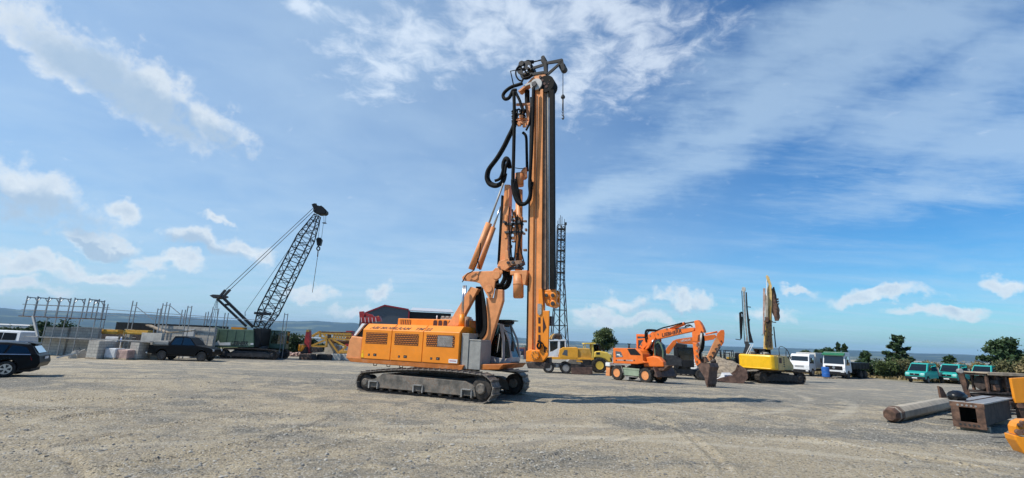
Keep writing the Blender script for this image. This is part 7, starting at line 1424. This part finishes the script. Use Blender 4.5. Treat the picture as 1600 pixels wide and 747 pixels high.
# ================================================================== trees and bushes
def by_height(px, y_top, dist, deg=0):
    F = FD(px, dist, deg); d_ = view_dir(px, y_top); h_ = EYE+d_.z*dist/math.hypot(d_.x, d_.y)-F.o.z; return F, h_
def T_(px, yt, dist, wpx, lb, **k):
    F, h_ = by_height(px, yt, dist); w_ = wpx*F.o.y/FPX*.74; return tree(F, h_, w_, lb, **k)
T_(943, 516, 115, 46, 'round green tree behind the yellow roller', n=9000, leaf=.22, mat='leaf_mid', seed=2, trunk=.35)
T_(1403, 525, 92, 58, 'dark spruce like tree with ragged branches rising from the bushes', n=5200, leaf=.20, mat='leaf_dark', seed=5, conical=True, nb=20, trunk=.18)
T_(1567, 533, 88, 60, 'dark bushy pine behind the stacked steel at the right edge', n=6500, leaf=.20, mat='leaf_dark', seed=9, nb=16, trunk=.2)
T_(1309, 536, 160, 9, 'left of two slim poplars behind the tipper truck', n=1200, leaf=.4, mat='leaf_dark', seed=12, nb=9, group='slim poplars'); T_(1319, 538, 158, 9, 'right of two slim poplars behind the tipper truck', n=1200, leaf=.4, mat='leaf_dark', seed=13, nb=9, group='slim poplars')
T_(1288, 545, 150, 36, 'low dark tree behind the gap between the two trucks', n=1800, leaf=.4, mat='leaf_dark', seed=14); T_(1258, 549, 150, 22, 'low dark tree above the white box truck', n=1200, leaf=.4, mat='leaf_dark', seed=15); T_(1350, 549, 130, 18, 'small round tree right of the tipper truck', n=1400, leaf=.32, mat='leaf_dark', seed=16)
T_(1480, 556, 170, 18, 'small distant tree above the middle teal van', n=900, leaf=.4, mat='leaf_dark', seed=19)
def bush(px, yt, dist, wpx, lb, mat='leaf_mid', n=1500, leaf=.2, seed=0, grp='bushes along the yard edge', depth=1.0):
    F, h_ = by_height(px, yt, dist); w_ = wpx*F.o.y/FPX*.95; rs = random.Random(seed); t = thing('bush', F, lb, 'bush', grp); bl = []
    for k in range(11): q = rs.uniform(.16, .3); bl.append((rs.uniform(-.42, .42)*w_, rs.uniform(-.4, .4)*w_*depth*.6, h_*rs.uniform(.2, .75), w_*q, w_*q*.6, h_*rs.uniform(.2, .32)))
    leaves('foliage', t, F, bl, n, leaf, mat); m_ = MB(F)
    for k in range(6): b_ = bl[k]; m_.tube([(b_[0]*.3, b_[1]*.3, 0), tuple(b_[:3])], [.05, .015], 5)
    m_.build('stem', 'bark', t)
for i, a_ in enumerate([(1352, 560, 84, 34, 'dark green bush touching the tipper truck body', 'leaf_dark'), (1378, 562, 82, 40, 'green bush in front of the dark spruce', 'leaf_mid'), (1404, 561, 84, 40, 'olive green bush right under the dark spruce', 'leaf_olive'), (1428, 563, 88, 30, 'dry reddish bush left behind the first teal van', 'leaf_dry'),
    (1452, 562, 92, 34, 'dry yellow scrub behind the first teal van', 'leaf_dry'), (1490, 563, 92, 40, 'dry scrub behind the middle teal van', 'leaf_dry'), (1530, 562, 90, 40, 'straw coloured scrub left of the dark pine', 'leaf_dry'), (1575, 558, 86, 50, 'straw and olive scrub under the dark pine', 'leaf_olive'), (1612, 552, 84, 50, 'tall dry scrub at the right edge', 'leaf_dry'), (1338, 571, 80, 22, 'low dark bush beside the rear wheels of the tipper', 'leaf_dark')]):
    bush(*a_, n=4500, leaf=.13, seed=40+i)
for i, a_ in enumerate([(447, 520, 76, 50, 'dark green bush behind the tracks of the green crane', 'leaf_dark'), (478, 524, 78, 44, 'dark green bush behind the red drilling attachment', 'leaf_dark'), (425, 524, 80, 40, 'green bush behind the cab of the green crane', 'leaf_mid'), (80, 497, 90, 56, 'dark green trees behind the scaffolded block wall', 'leaf_dark'), (18, 508, 95, 46, 'brownish green bush above the white minibus', 'leaf_mid'), (40, 512, 84, 44, 'green bush behind the end of the block wall', 'leaf_mid'),
    (520, 532, 82, 50, 'green bush behind the yellow lattice section', 'leaf_mid'), (812, 540, 105, 40, 'olive bush behind the reddish container', 'leaf_olive'), (775, 542, 100, 30, 'olive bush seen through the cab of the drilling rig', 'leaf_olive'), (985, 545, 120, 60, 'dark bush behind the orange excavator', 'leaf_dark'), (1180, 552, 130, 60, 'bush line behind the black piling rig', 'leaf_dark'), (900, 545, 118, 40, 'dark bush right of the radio tower foot', 'leaf_dark')]):
    bush(*a_, n=4200, leaf=.16, seed=70+i, grp='bushes beyond the yard')
def dry_grass():
    N = 26000; px = rng.uniform(20, 60, N); az = np.radians(px); d = rng.uniform(80, 96, N); x = np.sin(az)*d; y = np.cos(az)*d; z = terrain_z(x, y); h = rng.uniform(.2, .8, N)*(fbm(x*.2, y*.2, 3, 31)+.5).clip(.2, 1.2); a = rng.uniform(0, 6.28, N); w_ = .09
    dx, dy = np.cos(a)*w_, np.sin(a)*w_; lx, ly = rng.normal(0, .15, N), rng.normal(0, .15, N)
    q = np.stack([np.stack([x-dx, y-dy, z], 1), np.stack([x+dx, y+dy, z], 1), np.stack([x+lx+dx*.2, y+ly+dy*.2, z+h], 1), np.stack([x+lx-dx*.2, y+ly-dy*.2, z+h], 1)], 1).reshape(-1, 3)
    me = fast_mesh('dry_grass', q, np.arange(4*N).reshape(-1, 4), None, False); me.materials.append(M['leaf_dry']); o = bpy.data.objects.new('dry_grass', me); col.objects.link(o); tag(o, kind='stuff')
dry_grass()

# ------------------------------------------------------------------ one part per separate pane, rib, slot or fitting
def split_loose(o):
    me = o.data; nv = len(me.vertices); p = list(range(nv))
    def find(a):
        while p[a] != a: p[a] = p[p[a]]; a = p[a]
        return a
    for e in me.edges:
        a, b = find(e.vertices[0]), find(e.vertices[1])
        if a != b: p[a] = b
    groups = {}
    for f in me.polygons: groups.setdefault(find(f.vertices[0]), []).append(f)
    if len(groups) < 2 or len(groups) > 24: return
    for g in groups.values():
        idx = sorted({v for f in g for v in f.vertices}); mp = {v: i for i, v in enumerate(idx)}; m2 = bpy.data.meshes.new(me.name)
        m2.from_pydata([tuple(me.vertices[v].co) for v in idx], [], [[mp[v] for v in f.vertices] for f in g]); [m2.materials.append(k) for k in me.materials]
        m2.polygons.foreach_set('material_index', [f.material_index for f in g]); m2.polygons.foreach_set('use_smooth', [f.use_smooth for f in g]); m2.update()
        n = o.copy(); n.data = m2; col.objects.link(n)
    bpy.data.objects.remove(o)
for o in [o for o in bpy.data.objects if o.type == 'MESH' and o.parent is not None and o.name.split('.')[0] in ('window','side_rib','winch_motor','slot','reinforcement','valve_block','reflector_strip','handrail','roof_rail','intake','leg','faded_lettering','bracket') and not any(c.parent == o for c in bpy.data.objects)]: split_loose(o)
